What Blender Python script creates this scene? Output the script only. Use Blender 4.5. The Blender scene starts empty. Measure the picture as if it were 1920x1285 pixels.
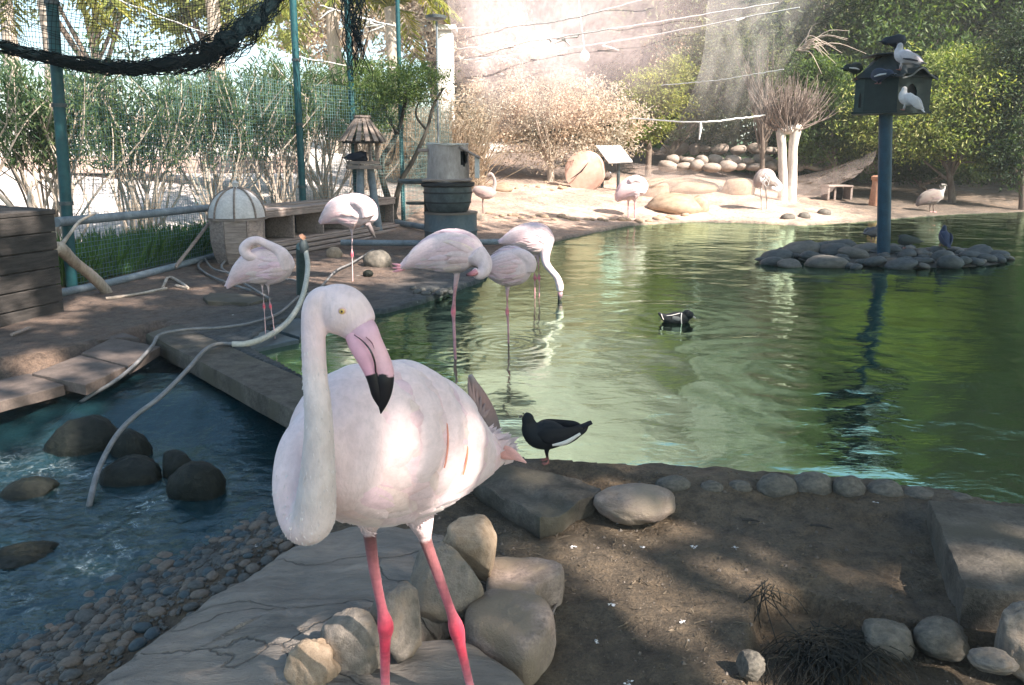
import bpy, math, random
import numpy as np
from mathutils import Vector, Matrix, kdtree, noise as mnoise
random.seed(7)
RS = np.random.RandomState(7)
C = bpy.context.scene.collection
SC = bpy.context.scene
R = math.radians

# ---------------------------------------------------------------- camera, sky, sun, exposure
FOC, PITCH, PPU, PPV, CH = 1440.0, R(10.0), 960.0, 549.0, 1.5
cam_data = bpy.data.cameras.new('camera')
cam_data.sensor_width = 36.0
cam_data.lens = 36.0 * FOC / 1920.0
cam_data.shift_y = (PPV - 642.5) / 1920.0
cam_data.clip_start = 0.05
cam_data.clip_end = 400.0
cam = bpy.data.objects.new('camera', cam_data)
C.objects.link(cam)
cam.location = (0, 0, CH)
cam.rotation_euler = (R(90) - PITCH, 0, 0)
SC.camera = cam

SUN_TO = Vector((0.60, -0.48, 0.70)).normalized()
sun_el = math.asin(SUN_TO.z)
sun_az = math.atan2(SUN_TO.x, SUN_TO.y)
world = bpy.data.worlds.new('World')
SC.world = world
world.use_nodes = True
wn = world.node_tree
wn.nodes.clear()
sky = wn.nodes.new('ShaderNodeTexSky')
sky.sky_type = 'NISHITA'
sky.sun_disc = False
sky.sun_elevation = sun_el
sky.sun_rotation = sun_az
sky.air_density = 1.0
sky.dust_density = 1.6
sky.ozone_density = 1.6
bg = wn.nodes.new('ShaderNodeBackground')
bg.inputs['Strength'].default_value = 0.105
wo = wn.nodes.new('ShaderNodeOutputWorld')
tint = wn.nodes.new('ShaderNodeMix'); tint.data_type = 'RGBA'; tint.blend_type = 'MULTIPLY'; tint.inputs[0].default_value = 1.0
tint.inputs[7].default_value = (.93, 1.04, .96, 1)
wn.links.new(sky.outputs[0], tint.inputs[6]); wn.links.new(tint.outputs[2], bg.inputs[0])
wn.links.new(bg.outputs[0], wo.inputs[0])
sun_l = bpy.data.lights.new('sun', 'SUN')
sun_l.energy = 5.0
sun_l.angle = R(0.5)
sun_l.color = (1.0, 0.90, 0.80)
sun = bpy.data.objects.new('sun', sun_l)
C.objects.link(sun)
sun.rotation_euler = (-SUN_TO).to_track_quat('-Z', 'Y').to_euler()
SC.view_settings.view_transform = 'Standard'
SC.view_settings.look = 'None'
SC.view_settings.exposure = 1.85
SC.view_settings.gamma = 1.0
SC.view_settings.use_curve_mapping = False
SC.render.engine = 'CYCLES'
SC.cycles.max_bounces = 8
SC.cycles.transparent_max_bounces = 24
SC.cycles.diffuse_bounces = 3
SC.cycles.glossy_bounces = 3
SC.cycles.caustics_reflective = False
SC.cycles.caustics_refractive = False
SC.cycles.sample_clamp_indirect = 6.0
SC.cycles.use_denoising = True

# ---------------------------------------------------------------- measuring from the camera
FW = np.array([0, math.cos(PITCH), -math.sin(PITCH)])
UP = np.array([0, math.sin(PITCH), math.cos(PITCH)])
RT = np.array([1.0, 0, 0])
CAM = np.array([0, 0, CH])

def ray(u, v):
    return FW * FOC + RT * (u - PPU) + UP * (PPV - v)

def P(u, v, D):
    d = ray(u, v)
    return CAM + d * (D / d[1])

def G(u, v, z=0.0):
    d = ray(u, v)
    return CAM + d * ((z - CH) / d[2])

def mpp(p):                                    # metres per pixel at a point
    return float(np.dot(np.asarray(p) - CAM, FW)) / FOC

# ---------------------------------------------------------------- mesh building
class MB:
    def __init__(s):
        s.v, s.f, s.c, s.n = [], [], [], 0
    def add(s, verts, faces, col=None):
        verts = np.asarray(verts, dtype=np.float64).reshape(-1, 3)
        if not isinstance(faces, list) or (faces and not isinstance(faces[0], np.ndarray)):
            if isinstance(faces, np.ndarray):
                faces = [faces]
            else:
                by = {}
                for f in faces:
                    by.setdefault(len(f), []).append(f)
                faces = [np.array(x) for x in by.values()]
        for fa in faces:
            if len(fa):
                s.f.append(fa + s.n)
        s.v.append(verts)
        if col is None:
            col = (1, 1, 1)
        col = np.asarray(col, dtype=np.float64)
        if col.ndim == 1:
            col = np.tile(col[:3], (len(verts), 1))
        s.c.append(col)
        s.n += len(verts)
    def mesh(s, name, smooth=True, color=False):
        me = bpy.data.meshes.new(name)
        V = np.concatenate(s.v)
        me.vertices.add(len(V))
        me.vertices.foreach_set('co', V.astype(np.float32).ravel())
        tot = np.concatenate([np.full(len(f), f.shape[1]) for f in s.f])
        idx = np.concatenate([f.ravel() for f in s.f])
        me.loops.add(len(idx))
        me.loops.foreach_set('vertex_index', idx.astype(np.int32))
        me.polygons.add(len(tot))
        st = np.concatenate([[0], np.cumsum(tot)[:-1]])
        me.polygons.foreach_set('loop_start', st.astype(np.int32))
        me.polygons.foreach_set('loop_total', tot.astype(np.int32))
        me.polygons.foreach_set('use_smooth', np.full(len(tot), bool(smooth)))
        me.update(calc_edges=True)
        if smooth and len(V) < 30000: me.set_sharp_from_angle(angle=R(52))
        if color:
            a = me.color_attributes.new('Col', 'FLOAT_COLOR', 'POINT')
            cc = np.concatenate(s.c)
            a.data.foreach_set('color', np.hstack([cc, np.ones((len(cc), 1))]).astype(np.float32).ravel())
        return me
    def obj(s, name, m, parent=None, smooth=True, color=False, loc=None):
        me = s.mesh(name, smooth, color)
        return link(name, me, m, parent, loc)

def link(name, me, m=None, parent=None, loc=None):
    if m is not None and len(me.materials) == 0:
        me.materials.append(m)
    o = bpy.data.objects.new(name, me)
    C.objects.link(o)
    if parent is not None:
        o.parent = parent
    if loc is not None:
        o.location = loc
    return o

def tag(o, label=None, cat=None, group=None, kind=None):
    if label: o['label'] = label
    if cat: o['category'] = cat
    if group: o['group'] = group
    if kind: o['kind'] = kind
    return o

def thing(name, label, cat, loc=(0, 0, 0), rz=0.0, group=None):
    o = bpy.data.objects.new(name, None)
    o.empty_display_size = 0.1
    C.objects.link(o)
    o.location = loc
    o.rotation_euler = (0, 0, rz)
    return tag(o, label, cat, group)

def rot(ax, ang):
    return np.array(Matrix.Rotation(ang, 3, ax))

def box(mb, c, size, M=None, col=None, bev=0.0):
    sx, sy, sz = [a / 2 for a in size]
    if bev <= 0:
        v = np.array([(x, y, z) for x in (-sx, sx) for y in (-sy, sy) for z in (-sz, sz)])
        f = [(0, 1, 3, 2), (4, 6, 7, 5), (0, 4, 5, 1), (2, 3, 7, 6), (0, 2, 6, 4), (1, 5, 7, 3)]
    else:
        b = min(bev, sx * .9, sy * .9, sz * .9)
        ring = []
        for z, ins in ((-sz, b), (-sz + b, 0), (sz - b, 0), (sz, b)):
            xa, ya = sx - ins, sy - ins
            cb = b * .6 if ins == 0 else b * .3
            ring.append([(xa, -ya + cb, z), (xa, ya - cb, z), (xa - cb, ya, z), (-xa + cb, ya, z),
                         (-xa, ya - cb, z), (-xa, -ya + cb, z), (-xa + cb, -ya, z), (xa - cb, -ya, z)])
        v = np.array(ring).reshape(-1, 3)
        f = [(8 * k + i, 8 * k + (i + 1) % 8, 8 * k + 8 + (i + 1) % 8, 8 * k + 8 + i) for k in range(3) for i in range(8)]
        f += [tuple(range(7, -1, -1)), tuple(range(24, 32))]
    if M is not None:
        v = v @ np.asarray(M).T
    mb.add(v + np.asarray(c), f, col)

def catmull(pts, n):
    pts = np.asarray(pts, dtype=float)
    if len(pts) < 3:
        t = np.linspace(0, 1, n)[:, None]
        return pts[0] * (1 - t) + pts[-1] * t
    p = np.vstack([2 * pts[0] - pts[1], pts, 2 * pts[-1] - pts[-2]])
    t = np.linspace(0, len(pts) - 1 - 1e-9, n)
    i = t.astype(int)
    f = (t - i)[:, None]
    a, b, c, d = p[i], p[i + 1], p[i + 2], p[i + 3]
    return 0.5 * ((2 * b) + (c - a) * f + (2 * a - 5 * b + 4 * c - d) * f ** 2 + (3 * b - a - 3 * c + d) * f ** 3)

def frames(p, hint=None):
    T = np.gradient(p, axis=0)
    T /= np.linalg.norm(T, axis=1)[:, None] + 1e-12
    if hint is not None:
        S = np.cross(T, np.asarray(hint, float))
        S /= np.linalg.norm(S, axis=1)[:, None] + 1e-12
        return T, S, np.cross(S, T)
    S = np.zeros_like(T)
    h = np.array([0, 0, 1.0]) if abs(T[0][2]) < .9 else np.array([1.0, 0, 0])
    s = np.cross(T[0], h)
    for i in range(len(T)):
        s = s - T[i] * np.dot(s, T[i])
        s /= np.linalg.norm(s) + 1e-12
        S[i] = s
    return T, S, np.cross(S, T)

def loft(mb, pts, ra, rb=None, n=8, samples=0, hint=None, col=None, caps=True, jit=0.0):
    pts = np.asarray(pts, float)
    ra = np.broadcast_to(np.asarray(ra, float), (len(pts),)).copy()
    rb = ra.copy() if rb is None else np.broadcast_to(np.asarray(rb, float), (len(pts),)).copy()
    cc = None
    if col is not None:
        cc = np.asarray(col, float)
        if cc.ndim == 1:
            cc = np.tile(cc, (len(pts), 1))
    if samples:
        ra = np.maximum(catmull(ra[:, None], samples)[:, 0], 1e-5) if len(pts) > 2 else np.linspace(ra[0], ra[-1], samples)
        rb = np.maximum(catmull(rb[:, None], samples)[:, 0], 1e-5) if len(pts) > 2 else np.linspace(rb[0], rb[-1], samples)
        if cc is not None:
            x = np.linspace(0, len(pts) - 1, samples)
            cc = np.stack([np.interp(x, np.arange(len(pts)), cc[:, k]) for k in range(3)], 1)
        pts = catmull(pts, samples)
    T, S, U = frames(pts, hint)
    th = np.arange(n) / n * 2 * math.pi
    ring = pts[:, None] + S[:, None] * (ra[:, None] * np.cos(th))[..., None] + U[:, None] * (rb[:, None] * np.sin(th))[..., None]
    if jit:
        ring = ring + RS.uniform(-jit, jit, ring.shape) * ra[:, None, None]
    m = len(pts)
    a = np.arange(m - 1)[:, None] * n + np.arange(n)
    b = np.arange(m - 1)[:, None] * n + (np.arange(n) + 1) % n
    q = np.stack([a, b, b + n, a + n], -1).reshape(-1, 4)
    vc = None if cc is None else np.repeat(cc, n, axis=0)
    if caps and n > 2:
        fs = [q, np.arange(n - 1, -1, -1)[None], (np.arange(n) + (m - 1) * n)[None]]
        if n == 4:
            fs = [np.vstack(fs)]
        mb.add(ring.reshape(-1, 3), fs, vc)
    else:
        mb.add(ring.reshape(-1, 3), [q], vc)
    return pts, ra, rb

def ellipsoid(mb, c, r, n=16, m=10, M=None, col=None):
    ph = np.linspace(0, math.pi, m + 1)[1:-1]
    th = np.arange(n) / n * 2 * math.pi
    v = [(0, 0, 1)] + [(math.sin(p) * math.cos(t), math.sin(p) * math.sin(t), math.cos(p)) for p in ph for t in th] + [(0, 0, -1)]
    v = np.array(v) * np.asarray(r)
    if M is not None:
        v = v @ np.asarray(M).T
    f = [(0, 1 + i, 1 + (i + 1) % n) for i in range(n)]
    for k in range(m - 2):
        f += [(1 + k * n + i, 1 + (k + 1) * n + i, 1 + (k + 1) * n + (i + 1) % n, 1 + k * n + (i + 1) % n) for i in range(n)]
    L = len(v) - 1
    f += [(L, 1 + (m - 2) * n + (i + 1) % n, 1 + (m - 2) * n + i) for i in range(n)]
    mb.add(v + np.asarray(c), f, col)

def leaves(mb, pos, dirs, L, W, rs=RS, fold=0.25, col=None):
    n = len(pos)
    if n == 0:
        return
    d = dirs / (np.linalg.norm(dirs, axis=1)[:, None] + 1e-9)
    h = rs.normal(size=(n, 3))
    s = np.cross(d, h)
    s /= np.linalg.norm(s, axis=1)[:, None] + 1e-9
    nn = np.cross(s, d)
    L = np.broadcast_to(L, (n,))[:, None] * rs.uniform(.7, 1.3, (n, 1))
    W = np.broadcast_to(W, (n,))[:, None] * rs.uniform(.7, 1.3, (n, 1))
    mid = pos + d * L * .45
    v = np.stack([pos, mid + s * W * .5 + nn * W * fold, pos + d * L - nn * L * .12, mid - s * W * .5 + nn * W * fold], 1)
    i = np.arange(n)[:, None] * 4
    f = np.vstack([np.hstack([i, i + 1, i + 2]), np.hstack([i, i + 2, i + 3])])
    vc = None
    if col is not None:
        vc = np.repeat(col, 4, axis=0)
    mb.add(v.reshape(-1, 3), [f], vc)

# ---------------------------------------------------------------- materials
MATS = {}
def nodes_of(m):
    m.use_nodes = True
    nt = m.node_tree
    nt.nodes.clear()
    out = nt.nodes.new('ShaderNodeOutputMaterial')
    return nt, out

def ramp(nt, fac, stops):
    r = nt.nodes.new('ShaderNodeValToRGB')
    while len(r.color_ramp.elements) > 1:
        r.color_ramp.elements.remove(r.color_ramp.elements[-1])
    r.color_ramp.elements[0].position = stops[0][0]
    r.color_ramp.elements[0].color = (*stops[0][1], 1)
    for p, c in stops[1:]:
        e = r.color_ramp.elements.new(p)
        e.color = (*c, 1)
    nt.links.new(fac, r.inputs[0])
    return r.outputs[0]

def mapping(nt, coord='Object', scale=(1, 1, 1), rnd=False, rotz=0.0):
    tc = nt.nodes.new('ShaderNodeTexCoord')
    mp = nt.nodes.new('ShaderNodeMapping')
    mp.inputs['Scale'].default_value = scale
    mp.inputs['Rotation'].default_value = (0, 0, rotz)
    if coord == 'World':
        ge = nt.nodes.new('ShaderNodeNewGeometry')
        nt.links.new(ge.outputs['Position'], mp.inputs['Vector'])
    else:
        nt.links.new(tc.outputs[coord], mp.inputs['Vector'])
    if rnd:
        oi = nt.nodes.new('ShaderNodeObjectInfo')
        mu = nt.nodes.new('ShaderNodeMath'); mu.operation = 'MULTIPLY'; mu.inputs[1].default_value = 37.0
        nt.links.new(oi.outputs['Random'], mu.inputs[0])
        nt.links.new(mu.outputs[0], mp.inputs['Location'])
    return mp.outputs[0]

def noise_t(nt, vec, scale, detail=5, rough=.6, dist=0.0):
    n = nt.nodes.new('ShaderNodeTexNoise')
    n.inputs['Scale'].default_value = scale
    n.inputs['Detail'].default_value = detail
    n.inputs['Roughness'].default_value = rough
    n.inputs['Distortion'].default_value = dist
    nt.links.new(vec, n.inputs['Vector'])
    return n.outputs['Fac']

def mixc(nt, fac, a, b, mode='MIX'):
    m = nt.nodes.new('ShaderNodeMix'); m.data_type = 'RGBA'; m.blend_type = mode
    for s, x in ((m.inputs[0], fac), (m.inputs[6], a), (m.inputs[7], b)):
        if hasattr(x, 'is_linked') or hasattr(x, 'links'):
            nt.links.new(x, s)
        elif isinstance(x, (int, float)):
            s.default_value = x
        else:
            s.default_value = (*x, 1)
    return m.outputs[2]

def math_n(nt, op, a, b=None, clamp=False):
    m = nt.nodes.new('ShaderNodeMath'); m.operation = op; m.use_clamp = clamp
    for k, x in enumerate((a, b)):
        if x is None: continue
        if isinstance(x, (int, float)): m.inputs[k].default_value = x
        else: nt.links.new(x, m.inputs[k])
    return m.outputs[0]

def bump(nt, h, strength=.3, dist=.02, normal=None):
    b = nt.nodes.new('ShaderNodeBump')
    b.inputs['Strength'].default_value = strength
    b.inputs['Distance'].default_value = dist
    nt.links.new(h, b.inputs['Height'])
    if normal is not None:
        nt.links.new(normal, b.inputs['Normal'])
    return b.outputs[0]

def surf(name, stops, scale=8, rough=.8, bumps=.3, bdist=.01, coord='Object', sc=(1, 1, 1), detail=6, rnd=True,
         fine=None, fine_amt=.42, spec=.3, vcol=False, dirt=None, metal=0.0):
    if name in MATS: return MATS[name]
    m = bpy.data.materials.new(name); nt, out = nodes_of(m)
    vec = mapping(nt, coord, sc, rnd)
    f1 = noise_t(nt, vec, scale, detail, .62)
    col = ramp(nt, f1, stops)
    f2 = noise_t(nt, vec, fine or scale * 7, 4, .7)
    col = mixc(nt, fine_amt, col, ramp(nt, f2, [(.3, (.25, .25, .25)), (.7, (1.0, 1.0, 1.0))]), 'MULTIPLY') if fine_amt else col
    if dirt:
        f3 = noise_t(nt, vec, scale * .35, 3, .5)
        col = mixc(nt, ramp(nt, f3, [(.48, (0, 0, 0)), (.62, (1, 1, 1))]), col, dirt)
    if vcol:
        at = nt.nodes.new('ShaderNodeAttribute'); at.attribute_name = 'Col'
        col = mixc(nt, 1.0, col, at.outputs['Color'], 'MULTIPLY')
    p = nt.nodes.new('ShaderNodeBsdfPrincipled')
    nt.links.new(col, p.inputs['Base Color'])
    p.inputs['Roughness'].default_value = rough
    p.inputs['Specular IOR Level'].default_value = spec
    p.inputs['Metallic'].default_value = metal
    if bumps:
        h = math_n(nt, 'ADD', f1, math_n(nt, 'MULTIPLY', f2, .4))
        nt.links.new(bump(nt, h, bumps, bdist), p.inputs['Normal'])
    nt.links.new(p.outputs[0], out.inputs[0])
    MATS[name] = m
    return m

def leafmat(name, stops, trans=.45, rough=.5):
    if name in MATS: return MATS[name]
    m = bpy.data.materials.new(name); nt, out = nodes_of(m)
    ge = nt.nodes.new('ShaderNodeNewGeometry')
    col = ramp(nt, ge.outputs['Random Per Island'], stops)
    vec = mapping(nt, 'World', (1, 1, 1))
    f = noise_t(nt, vec, .9, 2, .5)
    col = mixc(nt, 1.0, col, ramp(nt, f, [(.3, (.62, .70, .62)), (.7, (1.25, 1.15, .95))]), 'MULTIPLY')
    d = nt.nodes.new('ShaderNodeBsdfPrincipled'); nt.links.new(col, d.inputs['Base Color'])
    d.inputs['Roughness'].default_value = rough; d.inputs['Specular IOR Level'].default_value = .25
    t = nt.nodes.new('ShaderNodeBsdfTranslucent')
    nt.links.new(mixc(nt, 1.0, col, (1.05, .98, .88) if 'pink' in name or 'reed' in name else (1.3, 1.35, .6), 'MULTIPLY'), t.inputs[0])
    mx = nt.nodes.new('ShaderNodeMixShader'); mx.inputs[0].default_value = trans
    nt.links.new(d.outputs[0], mx.inputs[1]); nt.links.new(t.outputs[0], mx.inputs[2])
    nt.links.new(mx.outputs[0], out.inputs[0])
    MATS[name] = m
    return m

def netmat(name, col, cover, trans=.5, cell=0.02, fray=0.0):
    """fine netting: threads far below a pixel, so coverage is a mix of open air and lit thread"""
    if name in MATS: return MATS[name]
    m = bpy.data.materials.new(name); nt, out = nodes_of(m)
    vec = mapping(nt, 'Object', (1, 1, 1))
    f = noise_t(nt, vec, .55, 4, .6, .6)
    g = noise_t(nt, mapping(nt, 'Object', (6, .6, 6)), 2.0, 3, .6)
    cov = math_n(nt, 'MULTIPLY', math_n(nt, 'ADD', math_n(nt, 'MULTIPLY', f, 1.0), math_n(nt, 'MULTIPLY', g, .7)), cover * 1.2, True)
    at = nt.nodes.new('ShaderNodeAttribute'); at.attribute_name = 'Col'
    cov = math_n(nt, 'MULTIPLY', cov, at.outputs['Fac'])
    d = nt.nodes.new('ShaderNodeBsdfDiffuse'); d.inputs[0].default_value = (*col, 1)
    t = nt.nodes.new('ShaderNodeBsdfTranslucent'); t.inputs[0].default_value = (*col, 1)
    a = nt.nodes.new('ShaderNodeMixShader'); a.inputs[0].default_value = trans
    nt.links.new(d.outputs[0], a.inputs[1]); nt.links.new(t.outputs[0], a.inputs[2])
    tr = nt.nodes.new('ShaderNodeBsdfTransparent')
    mx = nt.nodes.new('ShaderNodeMixShader')
    nt.links.new(cov, mx.inputs[0]); nt.links.new(tr.outputs[0], mx.inputs[1]); nt.links.new(a.outputs[0], mx.inputs[2])
    nt.links.new(mx.outputs[0], out.inputs[0])
    MATS[name] = m
    return m

def watermat(name, body, bump_layers, rings=(), transp=0.0, foam=False, tint=(1, 1, 1), ior=1.38, rough=.015):
    m = bpy.data.materials.new(name); nt, out = nodes_of(m)
    h = None
    for (sx, sy, scale, amp, det) in bump_layers:
        f = noise_t(nt, mapping(nt, 'World', (sx, sy, 1)), scale, det, .5, .4)
        x = math_n(nt, 'MULTIPLY', f, amp)
        h = x if h is None else math_n(nt, 'ADD', h, x)
    for (cx, cy, wl, amp, fall) in rings:
        ge = nt.nodes.new('ShaderNodeNewGeometry')
        s = nt.nodes.new('ShaderNodeVectorMath'); s.operation = 'DISTANCE'
        nt.links.new(ge.outputs['Position'], s.inputs[0]); s.inputs[1].default_value = (cx, cy, 0)
        dd = s.outputs['Value']
        w = math_n(nt, 'SINE', math_n(nt, 'MULTIPLY', dd, 2 * math.pi / wl))
        e = math_n(nt, 'POWER', 2.718, math_n(nt, 'MULTIPLY', dd, -1.0 / fall))
        h = math_n(nt, 'ADD', h, math_n(nt, 'MULTIPLY', math_n(nt, 'MULTIPLY', w, e), amp))
    nrm = bump(nt, h, 1.0, 1.0)
    gl = nt.nodes.new('ShaderNodeBsdfGlossy'); gl.inputs['Roughness'].default_value = rough
    gl.inputs[0].default_value = (*tint, 1)
    nt.links.new(nrm, gl.inputs['Normal'])
    fr = nt.nodes.new('ShaderNodeFresnel'); fr.inputs[0].default_value = ior
    nt.links.new(nrm, fr.inputs['Normal'])
    df = nt.nodes.new('ShaderNodeBsdfDiffuse')
    bc = ramp(nt, noise_t(nt, mapping(nt, 'World', (1, 1, 1)), .6, 3), [(.3, body[0]), (.7, body[1])])
    nt.links.new(bc, df.inputs[0])
    base = df.outputs[0]
    if transp:
        tr = nt.nodes.new('ShaderNodeBsdfTransparent'); tr.inputs[0].default_value = (.75, .95, .95, 1)
        mx = nt.nodes.new('ShaderNodeMixShader'); mx.inputs[0].default_value = transp
        nt.links.new(df.outputs[0], mx.inputs[1]); nt.links.new(tr.outputs[0], mx.inputs[2])
        base = mx.outputs[0]
    mx = nt.nodes.new('ShaderNodeMixShader')
    nt.links.new(fr.outputs[0], mx.inputs[0]); nt.links.new(base, mx.inputs[1]); nt.links.new(gl.outputs[0], mx.inputs[2])
    last = mx.outputs[0]
    if foam:
        at = nt.nodes.new('ShaderNodeAttribute'); at.attribute_name = 'Col'
        f = noise_t(nt, mapping(nt, 'World', (1, 1, 1)), 16, 6, .75, 1.2)
        k = math_n(nt, 'MULTIPLY', ramp(nt, f, [(.50, (0, 0, 0)), (.76, (.8, .8, .8))]), at.outputs['Fac'], True)
        fd = nt.nodes.new('ShaderNodeBsdfDiffuse'); fd.inputs[0].default_value = (.60, .70, .72, 1)
        mf = nt.nodes.new('ShaderNodeMixShader')
        nt.links.new(k, mf.inputs[0]); nt.links.new(last, mf.inputs[1]); nt.links.new(fd.outputs[0], mf.inputs[2])
        last = mf.outputs[0]
    nt.links.new(last, out.inputs[0])
    return m

WOOD = surf('weathered_wood', [(.3, (.16, .12, .10)), (.7, (.36, .29, .25))], 5, .85, .5, .01, sc=(1, 1, 8), detail=7)
WOOD_H = surf('weathered_board', [(.3, (.20, .15, .13)), (.7, (.42, .34, .30))], 4, .85, .5, .008, sc=(1, 9, 9), detail=7)
WOOD_D = surf('dark_wood', [(.3, (.018, .017, .016)), (.7, (.07, .06, .055))], 5, .85, .5, .01, sc=(1, 1, 6))
BARK = surf('bark', [(.3, (.10, .075, .06)), (.7, (.26, .20, .16))], 9, .9, .8, .02, sc=(1, 1, .25))
BARK_P = surf('pale_bark', [(.3, (.28, .22, .17)), (.7, (.62, .53, .45))], 7, .9, .6, .02, sc=(1, 1, .3))
TEAL = surf('teal_paint', [(.3, (.006, .045, .055)), (.7, (.015, .085, .095))], 12, .45, .15, .003, fine_amt=.15)
BLUEP = surf('blue_paint', [(.3, (.008, .04, .07)), (.7, (.016, .07, .12))], 10, .5, .2, .004, fine_amt=.3)
GREYP = surf('blue_grey_pipe', [(.3, (.12, .15, .18)), (.7, (.26, .30, .33))], 6, .5, .2, .004)
METAL_D = surf('dark_metal', [(.3, (.035, .045, .05)), (.7, (.10, .12, .125))], 9, .45, .2, .004)
STONE = surf('river_stone', [(.3, (.07, .064, .054)), (.7, (.19, .165, .135))], 3, .7, .7, .008, spec=.35)
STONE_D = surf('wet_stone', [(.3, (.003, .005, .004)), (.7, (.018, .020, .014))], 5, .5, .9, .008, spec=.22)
STONE_Y = surf('sandy_stone', [(.3, (.27, .19, .125)), (.7, (.46, .345, .25))], 3, .8, .8, .010)
STONE_P = surf('pink_stone', [(.3, (.19, .145, .115)), (.7, (.36, .28, .235))], 2.5, .8, .9, .010, dirt=(.24, .19, .145))
STONE_B = surf('sandy_block', [(.3, (.20, .15, .12)), (.66, (.44, .335, .28))], 13, .85, 1.0, .012, fine=85, fine_amt=.6, rnd=False, dirt=(.23, .175, .125))
STONE_G = surf('grey_stone', [(.3, (.15, .13, .11)), (.7, (.34, .285, .24))], 3, .8, .9, .012, dirt=(.26, .20, .15))
CONC = surf('old_concrete', [(.32, (.06, .052, .042)), (.66, (.17, .145, .12))], 8, .85, 1.0, .014, fine=70, fine_amt=.6, rnd=False, dirt=(.085, .074, .055))
BLACK = surf('black', [(.3, (.012, .012, .014)), (.7, (.03, .03, .033))], 9, .6, .1)
NETBLK = surf('dark_net_cord', [(.3, (.002, .007, .009)), (.7, (.007, .015, .018))], 30, .9, 0, spec=.05)
WIRE = surf('green_wire', [(.3, (.10, .22, .22)), (.7, (.22, .36, .36))], 12, .5, 0)
ROPE = surf('white_rope', [(.3, (.55, .55, .52)), (.7, (.8, .8, .78))], 20, .8, 0)

# ---------------------------------------------------------------- numpy value noise
def vnoise(x, y, seed=0):
    xi, yi = np.floor(x).astype(np.int64), np.floor(y).astype(np.int64)
    fx, fy = x - xi, y - yi
    fx, fy = fx * fx * (3 - 2 * fx), fy * fy * (3 - 2 * fy)
    def h(a, b):
        n = (a * 374761393 + b * 668265263 + seed * 1274126177) & 0x7fffffff
        n = ((n ^ (n >> 13)) * 1274126177) & 0x7fffffff
        return ((n ^ (n >> 16)) & 0xffff) / 65535.0
    return (h(xi, yi) * (1 - fx) + h(xi + 1, yi) * fx) * (1 - fy) + (h(xi, yi + 1) * (1 - fx) + h(xi + 1, yi + 1) * fx) * fy

def fbm(x, y, o=4, seed=0):
    s, a, t = 0, 1, 0
    for k in range(o):
        s = s + a * (vnoise(x * 2 ** k + 17 * k, y * 2 ** k - 9 * k, seed + k) - .5)
        t += a; a *= .5
    return s / t * 2

def sdist(px, py, poly):
    """signed distance to a polygon, positive inside"""
    d = np.full(px.shape, 1e9); ins = np.zeros(px.shape, bool)
    n = len(poly)
    for i in range(n):
        ax, ay = poly[i][:2]; bx, by = poly[(i + 1) % n][:2]
        ex, ey = bx - ax, by - ay
        t = np.clip(((px - ax) * ex + (py - ay) * ey) / (ex * ex + ey * ey + 1e-12), 0, 1)
        d = np.minimum(d, np.hypot(px - ax - t * ex, py - ay - t * ey))
        c = ((ay > py) != (by > py)) & (px < (bx - ax) * (py - ay) / (by - ay + 1e-12) + ax)
        ins ^= c
    return np.where(ins, d, -d)

def sm(x, a, b):
    t = np.clip((x - a) / (b - a), 0, 1)
    return t * t * (3 - 2 * t)
# ================================================================ TERRAIN AND WATER
POND_PX = [(2400, 1040), (1920, 952), (1740, 928), (1600, 907), (1480, 896), (1300, 888), (1130, 880), (1000, 872), (880, 866),
           (568, 716), (470, 662), (478, 640), (540, 606), (620, 592), (720, 590), (800, 568), (905, 528), (925, 500), (985, 470),
           (1060, 449), (1120, 436), (1180, 424), (1300, 417), (1400, 419), (1500, 424), (1600, 418), (1700, 409),
           (1800, 402), (1920, 398), (2500, 400)]
POND = [G(u, v, 0)[:2] for u, v in POND_PX]
ZS = -0.25
STREAM_PX = [(-400, 830), (-150, 790), (0, 752), (90, 742), (165, 720), (240, 690), (300, 668), (420, 730), (570, 806), (680, 856), (640, 900),
             (545, 935), (470, 965), (370, 1015), (265, 1070), (170, 1120), (80, 1170), (-30, 1225), (-200, 1320), (-700, 1450)]
STREAM = [G(u, v, ZS)[:2] for u, v in STREAM_PX]
FENCE = [(-8.5, 4.0), (-4.95, 8.5), (-4.45, 11.4), (-3.65, 13.3), (-2.15, 15.2), (-1.45, 19.0), (0.6, 29.0)]

def fence_x(y):
    return np.interp(y, [p[1] for p in FENCE], [p[0] for p in FENCE])

LEDGE = [(1425, 1100), (1500, 1100), (1600, 1130), (1700, 1160), (1810, 1175), (2000, 1190), (2400, 1230), (2400, 1600), (1300, 1600), (1402, 1300), (1404, 1190)]
LEDGEW = [G(u, v, -.03)[:2] for u, v in LEDGE]

def ZSY(y):
    return ZS + .15 * sm(y, 4.4, 5.2)

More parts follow.
